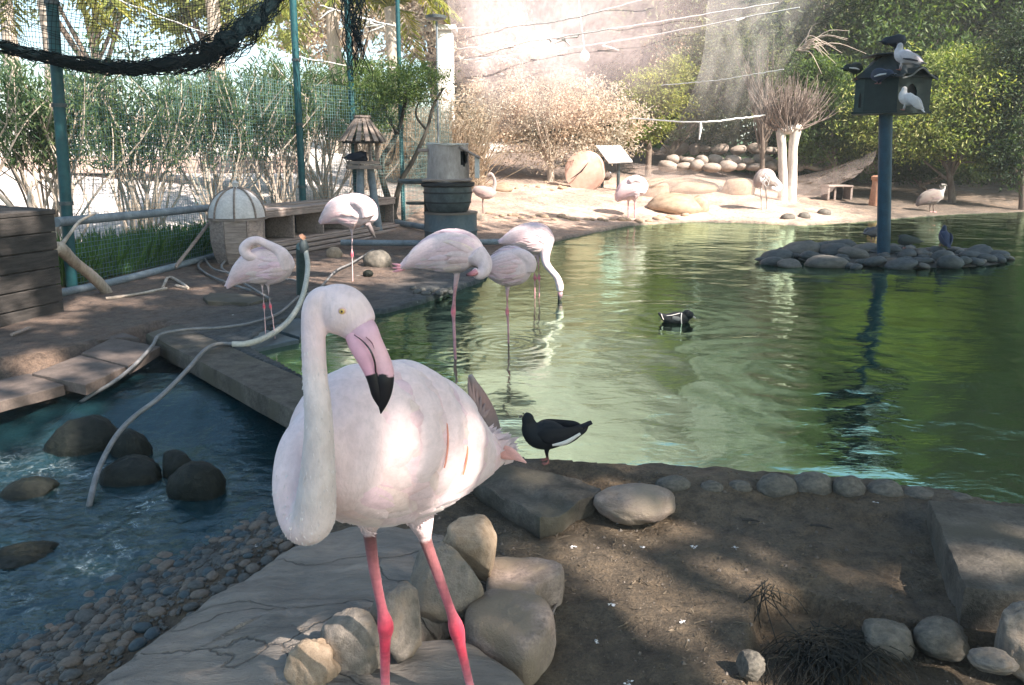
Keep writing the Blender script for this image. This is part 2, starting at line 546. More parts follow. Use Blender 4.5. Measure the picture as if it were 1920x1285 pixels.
def terrain(x, y, want_col=False):
    dp = sdist(x, y, POND)
    ds = sdist(x, y, STREAM)
    far = sm(y, 12.5, 18.5)
    d = np.maximum(-dp, 0)
    hf = np.interp(d, [0, .5, 1.5, 4, 6.5, 8, 12, 25, 90], [.03, .08, .26, .62, .92, 1.2, 1.9, 3.2, 6.5])
    hf = hf * (1 - .4 * sm(x, 5.5, 9))
    n1 = fbm(x * 1.3, y * 1.3, 4, 3)
    n2 = fbm(x * 9, y * 9, 4, 8)
    near_r = np.maximum(sm(x, -.6, .3) * (1 - sm(y, 6, 8)), 1 - sm(y, 3.3, 3.9))
    h0 = .05 + .02 * n1 + .012 * n2 * (1 - far)
    h0 = h0 * (1 - near_r) + near_r * (.035 - .085 * sm(d, .05, .5) + .022 * n1 + .020 * n2)
    h = h0 * (1 - far) + far * (hf + .03 * n1 + .02 * fbm(x * 4, y * 4, 3, 5))
    dl = sdist(x, y, LEDGEW)
    h = h - .075 * sm(dl, -.015, .03)
    # the pebble ramp beside the stream, steep by the slabs, gentle by the flat rock
    gent = (1 - sm(y, 3.6, 4.3))
    w = .10 + .50 * gent
    out = np.clip(-ds / w, 0, 1)
    hs = ZSY(y) - .02 + (h - ZSY(y) + .02) * (out * .7 + .3 * out ** 2)
    h = np.where(ds < 0, np.where(out < 1, hs, h), ZSY(y) - .02 - .28 * sm(ds, 0, .7) + .03 * n1)
    h = np.where(dp > 0, -.03 - .45 * sm(dp, 0, .5), h)
    if not want_col:
        return h
    def c(*a): return np.array(a)[None, :]
    col = np.tile(c(.150, .108, .086), (len(x), 1))
    def mx(col, m, cc): return col * (1 - m[:, None]) + cc * m[:, None]
    col = mx(col, near_r, c(.135, .100, .067))
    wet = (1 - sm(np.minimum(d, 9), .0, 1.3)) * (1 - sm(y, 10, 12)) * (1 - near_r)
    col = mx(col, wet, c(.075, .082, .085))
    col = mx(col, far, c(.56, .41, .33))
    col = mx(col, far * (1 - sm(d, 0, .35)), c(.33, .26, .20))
    col = mx(col, sm(d, 4.5, 7) * far, c(.20, .15, .125))  # shade beneath the far trees, put into the ground colour
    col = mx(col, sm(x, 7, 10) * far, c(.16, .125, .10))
    pl = sm(fence_x(y) - x, .5, 1.3) * sm(y, 8.5, 10.5)
    col = mx(col, pl, c(.66, .60, .57))
    strip = sm(fence_x(y) - x, .05, .3) * (1 - sm(fence_x(y) - x, 1.2, 2.0)) * (1 - sm(y, 13, 14))
    col = mx(col, strip, c(.06, .075, .04))
    gr = sm(y, 29.5, 30.5) * sm(x, 5, 6)
    col = mx(col, gr, c(.07, .15, .05))
    col = mx(col, sm(-np.abs(ds) + .35, 0, .2) * gent, c(.10, .09, .078))
    col = mx(col, (ds > 0) * 1.0, c(.022, .035, .035))
    col = mx(col, (dp > 0) * 1.0, c(.03, .05, .03))
    pat = fbm(x * 2.3, y * 2.3, 4, 21)
    col = col * (1 + .28 * pat[:, None])
    return h, col

def first_hit(u, v, d0=6.0, d1=45.0):
    """distance at which the sight line through a pixel first meets the ground or the pond"""
    Ds = np.arange(d0, d1, .03); d = ray(u, v); pts = CAM + d[None] * (Ds / d[1])[:, None]
    h = np.maximum(terrain(pts[:, 0], pts[:, 1]), 0.0)
    k = np.nonzero(pts[:, 2] < h + .004)[0]
    return float(Ds[k[0]]) if len(k) else d1

def zt(x, y):
    return float(terrain(np.array([x], float), np.array([y], float))[0])

rows = np.concatenate([np.linspace(-4, 1.2, 30)[:-1], np.linspace(1.2, 5.0, 210)[:-1], np.linspace(5, 12, 130)[:-1], np.linspace(12, 32, 130)[:-1], np.geomspace(32, 200, 40)])
NCOL = 430
ss = np.linspace(-1, 1, NCOL)
ss = ss * .75 + ss ** 3 * .25
X = ss[None] * (np.maximum(rows, 0)[:, None] * 1.0 + 3.2)
Y = np.repeat(rows[:, None], NCOL, 1)
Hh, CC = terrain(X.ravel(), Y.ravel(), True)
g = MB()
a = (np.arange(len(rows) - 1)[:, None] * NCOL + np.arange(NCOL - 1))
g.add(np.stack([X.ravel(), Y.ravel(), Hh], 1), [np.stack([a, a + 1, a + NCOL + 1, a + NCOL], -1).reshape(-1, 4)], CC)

def ground_mat():
    m = bpy.data.materials.new('ground'); nt, out = nodes_of(m)
    at = nt.nodes.new('ShaderNodeAttribute'); at.attribute_name = 'Col'
    v1 = mapping(nt, 'World', (1, 1, 1))
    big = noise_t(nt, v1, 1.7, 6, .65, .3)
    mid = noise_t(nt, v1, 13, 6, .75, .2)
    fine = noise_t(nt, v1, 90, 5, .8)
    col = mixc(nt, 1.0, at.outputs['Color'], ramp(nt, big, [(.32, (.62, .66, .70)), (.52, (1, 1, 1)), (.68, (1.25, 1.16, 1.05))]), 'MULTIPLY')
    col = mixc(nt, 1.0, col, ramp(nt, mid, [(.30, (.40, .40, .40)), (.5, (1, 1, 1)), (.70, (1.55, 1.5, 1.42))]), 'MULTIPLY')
    col = mixc(nt, .8, col, ramp(nt, fine, [(.33, (.45, .45, .45)), (.6, (1.15, 1.15, 1.15))]), 'MULTIPLY')
    # white droppings and specks
    vo = nt.nodes.new('ShaderNodeTexVoronoi'); vo.inputs['Scale'].default_value = 6.5
    wv = nt.nodes.new('ShaderNodeVectorMath'); wv.operation = 'ADD'
    nn = nt.nodes.new('ShaderNodeTexNoise'); nn.inputs['Scale'].default_value = 25; nt.links.new(v1, nn.inputs['Vector'])
    sc2 = nt.nodes.new('ShaderNodeVectorMath'); sc2.operation = 'SCALE'; sc2.inputs['Scale'].default_value = .09
    nt.links.new(nn.outputs['Color'], sc2.inputs[0]); nt.links.new(v1, wv.inputs[0]); nt.links.new(sc2.outputs[0], wv.inputs[1])
    nt.links.new(wv.outputs[0], vo.inputs['Vector'])
    sp = ramp(nt, vo.outputs['Distance'], [(.055, (1, 1, 1)), (.10, (0, 0, 0))])
    rr = ramp(nt, vo.outputs['Color'], [(.80, (0, 0, 0)), (.84, (1, 1, 1))])
    k = math_n(nt, 'MULTIPLY', math_n(nt, 'MULTIPLY', sp, rr), ramp(nt, mid, [(.42, (0, 0, 0)), (.55, (1, 1, 1))]))
    col = mixc(nt, math_n(nt, 'MULTIPLY', k, .8), col, (.62, .62, .60))
    p = nt.nodes.new('ShaderNodeBsdfPrincipled'); nt.links.new(col, p.inputs['Base Color'])
    nt.links.new(ramp(nt, big, [(.38, (.42, .42, .42)), (.6, (.9, .9, .9))]), p.inputs['Roughness'])
    p.inputs['Specular IOR Level'].default_value = .35
    h = math_n(nt, 'ADD', math_n(nt, 'MULTIPLY', mid, 1.0), math_n(nt, 'MULTIPLY', fine, .25))
    nt.links.new(bump(nt, h, 1.0, .05), p.inputs['Normal'])
    nt.links.new(p.outputs[0], out.inputs[0])
    return m
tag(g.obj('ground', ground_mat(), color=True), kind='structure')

# ---- pond
RING = [(*P(854, 668, 5.62)[:2],), (*P(953, 648, 6.1)[:2],), (*P(1050, 561, 8.1)[:2],), (*G(1268, 598, 0)[:2],), (*G(1500, 700, 0)[:2],)]
pond_m = watermat('pond', [(.003, .013, .005), (.008, .026, .009)],
                  [(1, 1, .9, .036, 2), (1, 1.3, 3.6, .0075, 2), (1.0, 2.2, 15, .0012, 3)],
                  [(RING[0][0], RING[0][1], .11, .0009, .25), (RING[1][0], RING[1][1], .10, .0016, .28), (RING[2][0], RING[2][1], .12, .0014, .3),
                   (RING[3][0], RING[3][1], .17, .0018, .6), (RING[4][0], RING[4][1], .33, .0030, 1.1)], tint=(.42, .60, .46), ior=1.42, rough=.005)
EXP = [(2400, 1100), (1740, 960), (1480, 915), (1130, 897), (880, 880), (560, 722), (440, 655), (470, 610), (620, 575), (860, 520), (905, 480), (960, 450), (1120, 424),
       (1300, 410), (1500, 413), (1700, 400), (2000, 388), (2700, 388)]
w = MB(); pts = [G(u, v, 0) for u, v in EXP]
w.add(pts, [tuple(range(len(pts)))])
wo_ = w.obj('pond_water', pond_m, smooth=False); tag(wo_, kind='structure')

# ---- stream, a real rippled sheet
xs = np.arange(-4.6, .35, .022); ys = np.arange(1.3, 5.6, .022)
gx, gy = np.meshgrid(xs, ys)
sd = sdist(gx.ravel(), gy.ravel(), STREAM)
gz = ZSY(gy) + .008 * fbm(gx * 5, gy * 3, 4, 31) + .005 * fbm(gx * 18, gy * 13, 3, 37)
foam = np.zeros(gx.shape)
for (u, v, r, k) in [(90, 880, .22, 1), (180, 885, .2, 1), (270, 945, .22, .9), (225, 985, .22, .9), (190, 1030, .25, 1), (150, 1075, .22, .9), (60, 1120, .2, .7), (330, 900, .2, .6),
                     (20, 860, .2, .8), (20, 960, .2, .55), (250, 1010, .15, .8), (110, 940, .3, .55), (430, 900, .25, .35), (-60, 1150, .3, .6)]:
    c0 = G(u, v, ZS)
    foam = np.maximum(foam, k * np.exp(-(((gx - c0[0]) ** 2 + (gy - c0[1]) ** 2) / (r * .75) ** 2)))
foam = np.maximum(foam * (0.75 + .5 * fbm(gx * 7, gy * 7, 2, 5)), 0)
gz = gz + foam * .012 * fbm(gx * 25, gy * 25, 2, 12)
ncx = len(xs)
a = (np.arange(len(ys) - 1)[:, None] * ncx + np.arange(ncx - 1))
q = np.stack([a, a + 1, a + ncx + 1, a + ncx], -1).reshape(-1, 4)
q = q[(sd[q].max(axis=1) > -.12)]
sw = MB()
sw.add(np.stack([gx.ravel(), gy.ravel(), gz.ravel()], 1), [q], np.repeat(foam.ravel()[:, None], 3, 1))
stream_m = watermat('stream', [(.006, .024, .031), (.016, .052, .064)], [(1, 1.2, 9, .016, 5), (1, 1.6, 34, .0035, 3)], transp=.42, foam=True, ior=1.5, rough=.06, tint=(.80, .95, 1))
tag(sw.obj('stream_water', stream_m, color=True), kind='structure')

# ================================================================ STONES AND SLABS
def patch_rock(name, px, z, th, m, bulge=.02, rough=.012, sharp=False, seed=0, under=.0, parent=None, world=None, nseg=72, drop=None):
    """a slab or boulder from its outline seen from above: domed top, rounded rim, real sides"""
    o = np.array([G(u, v, z) for u, v in px]) if world is None else np.array(world)
    n = len(o)
    if sharp:
        per = max(3, nseg // n)
        pts = np.concatenate([o[i] + (o[(i + 1) % n] - o[i]) * np.linspace(0, 1, per, endpoint=False)[:, None] for i in range(n)])
    else:
        k = np.vstack([o[-2:], o, o[:3]])
        c = catmull(k, (len(k) - 1) * 12 + 1)
        pts = c[24:24 + 12 * n]
        pts = pts[np.linspace(0, len(pts) - 1, nseg).astype(int)]
    ce = pts.mean(0)
    fr = [0, .12, .25, .38, .5, .62, .73, .83, .90, .95, .985, 1.0, 1.0, 1 - under * .5, 1 - under]
    dr = [0, 0, 0, 0, 0, 0, 0, 0, .02, .05, .12, .24, .5, .8, 1.0] if not sharp else [0] * 10 + [.01, .06, .5, .8, 1.0]
    if drop: dr = drop
    V = []
    for f, d in zip(fr, dr):
        p = ce + (pts - ce) * f
        w_ = fbm(p[:, 0] * 6 + seed, p[:, 1] * 6, 4, seed + 2)
        e = fbm(p[:, 0] * 14 + seed, p[:, 1] * 14 + d * 3, 3, seed + 9)
        p = p.copy()
        p[:, :2] += (p[:, :2] - ce[:2]) * (e * rough * 2 * (f > .8))[:, None]
        p[:, 2] = z + bulge * (1 - f * f) - th * d + rough * w_
        V.append(p)
    V = np.concatenate(V); N = len(pts)
    mb = MB()
    a = np.arange(len(fr) - 1)[:, None] * N + np.arange(N); b = np.arange(len(fr) - 1)[:, None] * N + (np.arange(N) + 1) % N
    q = np.stack([a, a + N, b + N, b], -1)[1:].reshape(-1, 4)
    t = np.stack([np.zeros(N, int), N + np.arange(N), N + (np.arange(N) + 1) % N], -1)
    base = V[:, :3].copy()
    mb.add(base, [q, t])
    ob = mb.obj(name, m, parent)
    if sharp: ob.data.set_sharp_from_angle(angle=R(38))
    return ob

def flatrock_mat():
    m = bpy.data.materials.new('flat_rock'); nt, out = nodes_of(m)
    v = mapping(nt, 'World', (1, 1, 1)); vs = mapping(nt, 'World', (1.0, 4.2, 1), rotz=R(-38))
    f1 = noise_t(nt, v, 2.2, 6, .6); f2 = noise_t(nt, vs, 5, 7, .7, .4); f3 = noise_t(nt, v, 60, 5, .75)
    col = ramp(nt, f1, [(.3, (.19, .17, .15)), (.5, (.29, .245, .21)), (.68, (.43, .33, .265))])
    col = mixc(nt, .6, col, ramp(nt, f2, [(.32, (.45, .45, .46)), (.6, (1.1, 1.08, 1.05))]), 'MULTIPLY')
    vo = nt.nodes.new('ShaderNodeTexVoronoi'); vo.feature = 'DISTANCE_TO_EDGE'; vo.inputs['Scale'].default_value = .75
    wv = nt.nodes.new('ShaderNodeVectorMath'); wv.operation = 'ADD'
    nn = nt.nodes.new('ShaderNodeTexNoise'); nn.inputs['Scale'].default_value = 4; nn.inputs['Detail'].default_value = 6; nt.links.new(v, nn.inputs['Vector'])
    s2 = nt.nodes.new('ShaderNodeVectorMath'); s2.operation = 'SCALE'; s2.inputs['Scale'].default_value = .9
    nt.links.new(nn.outputs['Color'], s2.inputs[0]); nt.links.new(vs, wv.inputs[0]); nt.links.new(s2.outputs[0], wv.inputs[1]); nt.links.new(wv.outputs[0], vo.inputs['Vector'])
    crack = ramp(nt, vo.outputs['Distance'], [(.0, (0, 0, 0)), (.011, (1, 1, 1))])
    col = mixc(nt, .35, col, crack, 'MULTIPLY')
    p = nt.nodes.new('ShaderNodeBsdfPrincipled'); nt.links.new(col, p.inputs['Base Color']); p.inputs['Roughness'].default_value = .6
    h = math_n(nt, 'ADD', math_n(nt, 'ADD', math_n(nt, 'MULTIPLY', f2, 1.0), math_n(nt, 'MULTIPLY', f3, .12)), math_n(nt, 'MULTIPLY', crack, .45))
    nt.links.new(bump(nt, h, 1.0, .05), p.inputs['Normal']); nt.links.new(p.outputs[0], out.inputs[0])
    return m
FLATR = flatrock_mat()
tag(patch_rock('flat_rock', [(-150, 1480), (60, 1345), (170, 1270), (300, 1180), (440, 1095), (560, 1018), (690, 978), (820, 985), (880, 1035), (880, 1110), (800, 1180), (760, 1300), (700, 1500)],
               .035, .3, FLATR, .045, .034, seed=3, nseg=110), 'broad smooth grey rock with long cracks under the front flamingo', 'rock')
tag(patch_rock('flat_rock', [(540, 1330), (640, 1262), (700, 1225), (800, 1195), (880, 1200), (950, 1240), (1000, 1300), (940, 1450), (600, 1500)],
               .03, .2, FLATR, .03, .014, seed=8), 'low pinkish rock at the very bottom, between the flamingo legs', 'rock')

def boulder(name, label, u, v, wpx, hpx, m, z=None, D=None, deep=.8, rz=0., seed=0, group=None, flat=0.0, cat='stone', squash=1.0, lump=.10, cuts=0):
    """(u,v) is the middle of what shows of it in pixels; a real stone with a flattened underside"""
    if D is None:
        p0 = G(u, v + hpx * .5, z if z is not None else 0); D = p0[1]
    c = P(u, v, D + .5 * deep * wpx * mpp(P(u, v, D)))
    k = mpp(c)
    rx, rzz = wpx * k / 2, hpx * k / 2
    ry = rx * deep
    # seen from above the outline height mixes depth and height
    fine_ = D < 3.4
    o = thing_mesh(name, rock_mesh(seed, lump * (1.35 if fine_ else 1), flat, cuts, 52 if fine_ else 26, 36 if fine_ else 16), m, (c[0], c[1], c[2] - .28 * rzz), rz, (rx, ry, rzz * squash * 1.28))
    return tag(o, label, cat, group)

def thing_mesh(name, me, m, loc, rz, scale, parent=None, rx=0, ry=0):
    o = bpy.data.objects.new(name, me)
    C.objects.link(o)
    if len(me.materials) == 0: me.materials.append(m)
    elif me.materials[0] is not m:
        o.material_slots[0].link = 'OBJECT'; o.material_slots[0].material = m
    o.location = loc; o.rotation_euler = (rx, ry, rz); o.scale = scale
    if parent: o.parent = parent
    return o

ROCKS = {}
def rock_mesh(seed, lump=.1, flat=0., cuts=0, n=26, m=16):
    key = (seed, lump, flat, cuts, n)
    if key in ROCKS: return ROCKS[key]
    mb = MB(); ellipsoid(mb, (0, 0, 0), (1, 1, 1), n, m)
    V = mb.v[0]
    rs = np.random.RandomState(seed + 100)
    out = []
    for p in V:
        q = Vector(p) * 1.1 + Vector((seed * 3.1, seed * 1.7, seed * .9))
        d = 1 + lump * 1.6 * mnoise.noise(q) + lump * .7 * mnoise.noise(q * 2.7) + lump * .26 * mnoise.noise(q * 7) + (lump * .16 * mnoise.noise(q * 17) if n > 40 else 0)
        out.append(np.array(p) * d)
    V = np.array(out)
    for k in range(cuts):
        nrm = rs.normal(size=3); nrm /= np.linalg.norm(nrm); lim = rs.uniform(.55, .78)
        dd = V @ nrm
        V = V - np.maximum(dd - lim, 0)[:, None] * nrm * .85
    if flat:
        V[:, 2] = np.where(V[:, 2] > flat, flat + (V[:, 2] - flat) * .3, V[:, 2])
    mb.v[0] = V
    ROCKS[key] = mb.mesh('stone')
    return ROCKS[key]

# ---- foreground stones beside the flamingo's legs
boulder('stone', 'sandy yellow peaked stone behind the front flamingo legs', 893, 1012, 108, 106, STONE_Y, D=2.42, deep=.8, seed=4, cuts=5, lump=.10)
boulder('stone', 'round grey pitted stone between the front flamingo legs', 832, 1078, 140, 120, STONE_G, D=2.22, deep=.75, seed=2, lump=.1, cuts=4)
tag(patch_rock('block', [(912, 1062), (935, 1036), (1040, 1046), (1056, 1078), (1010, 1100), (1000, 1130), (925, 1140)], .07, .16, STONE_B, .008, .020, seed=4, sharp=False, under=.1),
    'flat topped pinkish stone block right of the peaked stone', 'stone')
tag(patch_rock('block', [(876, 1128), (925, 1100), (1010, 1112), (1040, 1150), (1025, 1185), (985, 1208), (930, 1185), (880, 1160)], .09, .20, STONE_B, .014, .022, seed=6, under=.12),
    'large worn stone block with sandy top in front of the flat topped one', 'stone')
boulder('stone', 'tall rounded grey stone hugging the flamingo left leg', 748, 1152, 106, 120, STONE_G, D=1.98, deep=.9, seed=12, lump=.07, cuts=3)
boulder('stone', 'rounded stone with yellow base left of the flamingo left leg', 664, 1194, 124, 120, STONE_G, D=1.93, deep=.8, seed=13, lump=.08, cuts=4)
boulder('stone', 'small cracked beige stone at the lower edge left of the legs', 588, 1248, 96, 96, STONE_Y, D=1.86, deep=.8, seed=15, lump=.13, cuts=2)
boulder('stone', 'dull green stone sunk in the sandy dirt at the bottom edge', 1408, 1243, 60, 40, STONE, D=2.05, seed=17, lump=.1, cuts=1)
boulder('stone', 'squat brown stone below the dirt ledge, nearest the dry fibre clump', 1655, 1192, 112, 56, STONE, D=2.22, seed=19, lump=.1, cuts=2)
boulder('stone', 'rounded brown stone below the dirt ledge, nearest the concrete slab', 1765, 1192, 100, 54, STONE, D=2.22, seed=20, lump=.08)
boulder('stone', 'large rough beige stone cut by the right edge under the slab', 1922, 1192, 124, 110, STONE_G, D=2.12, seed=23, lump=.13, cuts=2)
boulder('stone', 'pale flat stone lying at the bottom right corner', 1862, 1236, 84, 24, STONE_G, D=2.05, seed=25, lump=.1)
# rim stones along the near pond edge
boulder('stone', 'flat oval tan stone on the dirt beside the broken kerb end', 1192, 936, 150, 54, STONE_P, D=2.98, deep=.75, seed=27, lump=.06)
for (u, v, ww, hh, sd_, lb) in [(1262, 908, 66, 32, 28, 'low olive stone in the pond rim next to the flat oval stone'),
                               (1457, 909, 76, 40, 29, 'pointed grey stone in the pond rim left of the largest rim stone'),
                               (1524, 907, 78, 46, 30, 'largest of the rounded grey stones in the pond rim'),
                               (1592, 913, 62, 42, 31, 'round grey stone in the pond rim right of the largest one'),
                               (1660, 919, 70, 38, 32, 'round speckled stone in the pond rim above white droppings'),
                               (1722, 927, 64, 28, 33, 'half buried stone in the pond rim by the slab corner'),
                               (1335, 913, 44, 22, 34, 'small sunken stone in a round hollow of the pond rim'),
                               (1387, 911, 46, 20, 35, 'half sunken small stone left of the pointed rim stone'),
                               (1795, 934, 60, 18, 36, 'low stone behind the concrete slab at the water edge')]:
    boulder('rim_stone', lb, u, v, ww, hh, STONE, D=G(u, v + hh * .4, .02)[1], deep=.7, seed=sd_, lump=.06, cat='stone')
# stream boulders
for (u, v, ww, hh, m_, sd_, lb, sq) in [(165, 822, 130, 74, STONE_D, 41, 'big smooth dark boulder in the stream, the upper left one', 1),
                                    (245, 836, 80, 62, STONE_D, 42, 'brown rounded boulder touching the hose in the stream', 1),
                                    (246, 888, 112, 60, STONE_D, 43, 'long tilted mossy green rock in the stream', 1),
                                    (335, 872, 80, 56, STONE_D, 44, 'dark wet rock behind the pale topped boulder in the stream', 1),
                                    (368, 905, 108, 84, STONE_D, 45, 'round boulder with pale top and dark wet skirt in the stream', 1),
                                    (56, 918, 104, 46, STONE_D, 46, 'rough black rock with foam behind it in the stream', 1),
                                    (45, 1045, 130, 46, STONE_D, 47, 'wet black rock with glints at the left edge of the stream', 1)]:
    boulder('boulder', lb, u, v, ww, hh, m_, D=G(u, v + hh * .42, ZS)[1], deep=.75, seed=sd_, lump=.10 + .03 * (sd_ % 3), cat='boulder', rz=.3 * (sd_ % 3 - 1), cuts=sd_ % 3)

# ---- pebbles beside the stream
rs = np.random.RandomState(5)
PM = [surf('pebble_grey', [(.3, (.045, .047, .045)), (.7, (.12, .115, .105))], 2.5, .55, .15, .002),
      surf('pebble_tan', [(.3, (.095, .078, .062)), (.7, (.20, .16, .13))], 2.5, .6, .15, .002),
      surf('pebble_blue', [(.3, (.025, .04, .05)), (.7, (.06, .085, .095))], 2.5, .5, .15, .002)]
pm = [rock_mesh(60 + i, .07, 0, 0, 12, 8) for i in range(6)]
centre = [(-40, 1290), (40, 1245), (120, 1200), (200, 1155), (290, 1105), (370, 1058), (440, 1018), (500, 985), (530, 955)]
ax = np.array(centre, float)
placed = []
cnt = 0
for k in range(4000):
    t = rs.uniform(0, len(ax) - 1.001); i = int(t); b_ = ax[i] * (1 - t + i) + ax[i + 1] * (t - i)
    off = rs.uniform(-1, 1) * 75
    u, v = b_[0] + off * .55, b_[1] + off * .95
    z0 = -.16
    p = G(u, v, z0); p = G(u, v, zt(p[0], p[1])); p[2] = zt(p[0], p[1])
    r = rs.uniform(.017, .029) * (1.0 if rs.rand() < .85 else 1.45)
    if p[2] < ZS - .10 or p[2] > .02: continue
    if any((p[0] - q_[0]) ** 2 + (p[1] - q_[1]) ** 2 < (r + q_[2]) ** 2 * .95 for q_ in placed): continue
    placed.append((p[0], p[1], r)); cnt += 1
    o = thing_mesh('pebble', pm[rs.randint(6)], PM[0], (p[0], p[1], p[2] + r * .06), rs.uniform(0, 6.3), (r * 1.25, r * .95, r * .64))
    j = rs.choice([0, 0, 1, 1, 2])
    if j:
        o.material_slots[0].link = 'OBJECT'; o.material_slots[0].material = PM[j]
    tag(o, 'rounded river pebble in the band between stream and flat rock', 'pebble', 'river pebbles along the stream edge')
    if cnt >= 285: break
gv = MB()
for k in range(2600):
    t = rs.uniform(0, len(ax) - 1.001); i = int(t); b_ = ax[i] * (1 - t + i) + ax[i + 1] * (t - i)
    off = rs.normal() * 70
    p = G(b_[0] + off * .55, b_[1] + off * .95, -.14); z_ = zt(p[0], p[1])
    if z_ < ZS - .06 or z_ > .02: continue
    r = rs.uniform(.003, .010)
    ellipsoid(gv, (p[0], p[1], z_ + r * .2), (r * 1.3, r, r * .7), 6, 4, rot('Z', rs.uniform(0, 6)))
tag(gv.obj('gravel', PM[0]), kind='stuff')

# ---- kerbs and paving slabs
tag(patch_rock('concrete_kerb', [(272, 624), (330, 606), (560, 706), (878, 858), (852, 910), (545, 768)], .055, .13, CONC, 0, .006, sharp=True, seed=2, nseg=120),
    'long straight concrete kerb crossing between pond and stream', 'kerb')
kb = tag(patch_rock('concrete_kerb', [(876, 893), (906, 862), (1010, 882), (1128, 916), (1118, 930), (1086, 938), (1060, 958), (1012, 972)], .05, .11, CONC, 0, .030, sharp=True, seed=5, nseg=140, under=.10),
         'broken mossy end piece of concrete kerb under the black pigeon', 'kerb')
mb = MB()
for (u0, v0, u1, v1) in [(296, 652, 560, 760), (560, 760, 870, 905)]:
    p0, p1 = G(u0, v0, -.02), G(u1, v1, -.02)
    d = (p1 - p0)[:2]; L = np.linalg.norm(d); d /= L; nrm = np.array([-d[1], d[0]])
    c = (p0 + p1) / 2; c[:2] += nrm * .10; c[2] = -.33
    box(mb, c, (L, .08, .50), np.column_stack([[d[0], d[1], 0], [nrm[0], nrm[1], 0], [0, 0, 1]]))
tag(mb.obj('dam_wall', surf('shade_dark_concrete', [(.3, (.03, .035, .035)), (.7, (.06, .07, .065))], 5, .5), smooth=False), 'footing wall under the long kerb, coloured dark as the shade of the recess', 'wall')  # added filler wall; its dark colour is the shade under the kerb
SLAB = surf('paving_slab', [(.3, (.075, .058, .050)), (.7, (.16, .125, .108))], 9, .8, .35, .005)
SLABB = surf('wet_slab', [(.3, (.055, .075, .088)), (.7, (.11, .13, .145))], 3, .4, .3, .004)
for (px, z, m_, lb, sd_) in [
    ([(60, 700), (150, 665), (235, 688), (160, 722)], .02, SLAB, 'large pinkish paving slab with a dark joint, second from the kerb', 51),
    ([(152, 662), (210, 633), (300, 650), (240, 686)], .03, SLAB, 'pinkish paving slab touching the kerb end and cables', 52),
    ([(-60, 735), (0, 712), (55, 700), (120, 722), (20, 748), (-40, 765)], .0, SLAB, 'pinkish paving slab half in shadow at the left edge', 53),
    ([(392, 622), (452, 604), (560, 636), (470, 655)], .035, SLABB, 'wet bluish slab next to the kerb where the white hose ends', 54),
    ([(458, 600), (520, 588), (585, 602), (562, 632)], .03, SLABB, 'wet bluish slab at the pond edge under the left flamingo', 55),
    ([(180, 640), (225, 622), (262, 634), (215, 633)], .03, SLAB, 'thin cracked slab strip above the pinkish slabs', 56)]:
    tag(patch_rock('paving_slab', px, z, .07, m_, 0, .004, sharp=True, seed=sd_, nseg=64), lb, 'slab')
tag(patch_rock('paving_slab', [(380, 556), (395, 550), (470, 552), (500, 560), (470, 568), (390, 566)], .09, .06, CONC, 0, .01, sharp=True, seed=57), 'thin broken slab piece on the mud left of the preening flamingo legs', 'slab')
# right hand concrete slab, raised
tag(patch_rock('concrete_slab', [(1740, 936), (1960, 950), (2300, 975), (2300, 1180), (1920, 1112), (1808, 1102)], .085, .17, CONC, .004, .006, sharp=True, seed=61, nseg=120),
    'big square concrete slab raised above the dirt at the right edge', 'slab')

# ---- island of stones
isl = MB()
ic = G(1655, 487, 0)
def island_rock(u, v, ww, hh, big, k):
    p = G(u, v + hh * .35, max(.0, .0))
    return p
rs = np.random.RandomState(11)
IM = surf('island_stone', [(.3, (.035, .042, .044)), (.7, (.10, .105, .105))], 3, .6, .3, .006)
IM2 = surf('island_stone_pale', [(.3, (.085, .08, .07)), (.7, (.17, .155, .135))], 3, .6, .3, .006)
im = [rock_mesh(80 + i, .10, 0, i % 2, 16, 10) for i in range(7)]
CI = G(1655, 478, 0)
CI[1] = G(1655, 482, 0)[1]; RXI, RYI = (1885 - 1425) / 2 * mpp(CI) * .90, (G(1655, 460, 0)[1] - G(1655, 499, 0)[1]) / 2
base = MB(); ellipsoid(base, (0, 0, 0), (RXI * .95, RYI * .92, .11), 40, 10)
IB = base.obj('island_mound', surf('island_mud', [(.3, (.05, .05, .045)), (.7, (.10, .09, .08))], 6, .8), loc=(CI[0], CI[1], -.02)); tag(IB, kind='structure')
spots = []
big = [(u_, 482 + (v_ - 474) * .62, w_ * .86) for (u_, v_, w_) in [(1455, 465, 72), (1500, 458, 84), (1548, 486, 82), (1448, 480, 50), (1480, 487, 48), (1530, 455, 62), (1565, 462, 70), (1600, 470, 60), (1620, 458, 54), (1665, 462, 46), (1640, 486, 46),
       (1690, 492, 60), (1730, 488, 36), (1700, 474, 40), (1765, 478, 54), (1780, 490, 60), (1805, 486, 34), (1835, 462, 54), (1872, 466, 40), (1850, 478, 36), (1725, 470, 30), (1755, 462, 36),
       (1790, 460, 34), (1820, 474, 44), (1590, 490, 30), (1605, 494, 28), (1520, 470, 44), (1575, 448, 60), (1545, 446, 50), (1430, 474, 30)]]
for (u, v, ww) in big:
    p = G(u, v + 6, .03); spots.append((p[0], p[1], ww * mpp(p) / 2, True))
tries = 0
while len(spots) < 104 and tries < 6000:
    tries += 1
    a_, r_ = rs.uniform(0, 6.283), math.sqrt(rs.uniform(0, 1)); x, y = CI[0] + RXI * r_ * math.cos(a_), CI[1] + RYI * r_ * math.sin(a_)
    rr_ = rs.uniform(.055, .11)
    if any((x - s[0]) ** 2 + (y - s[1]) ** 2 < ((rr_ + s[2]) * .62) ** 2 for s in spots): continue
    spots.append((x, y, rr_, False))
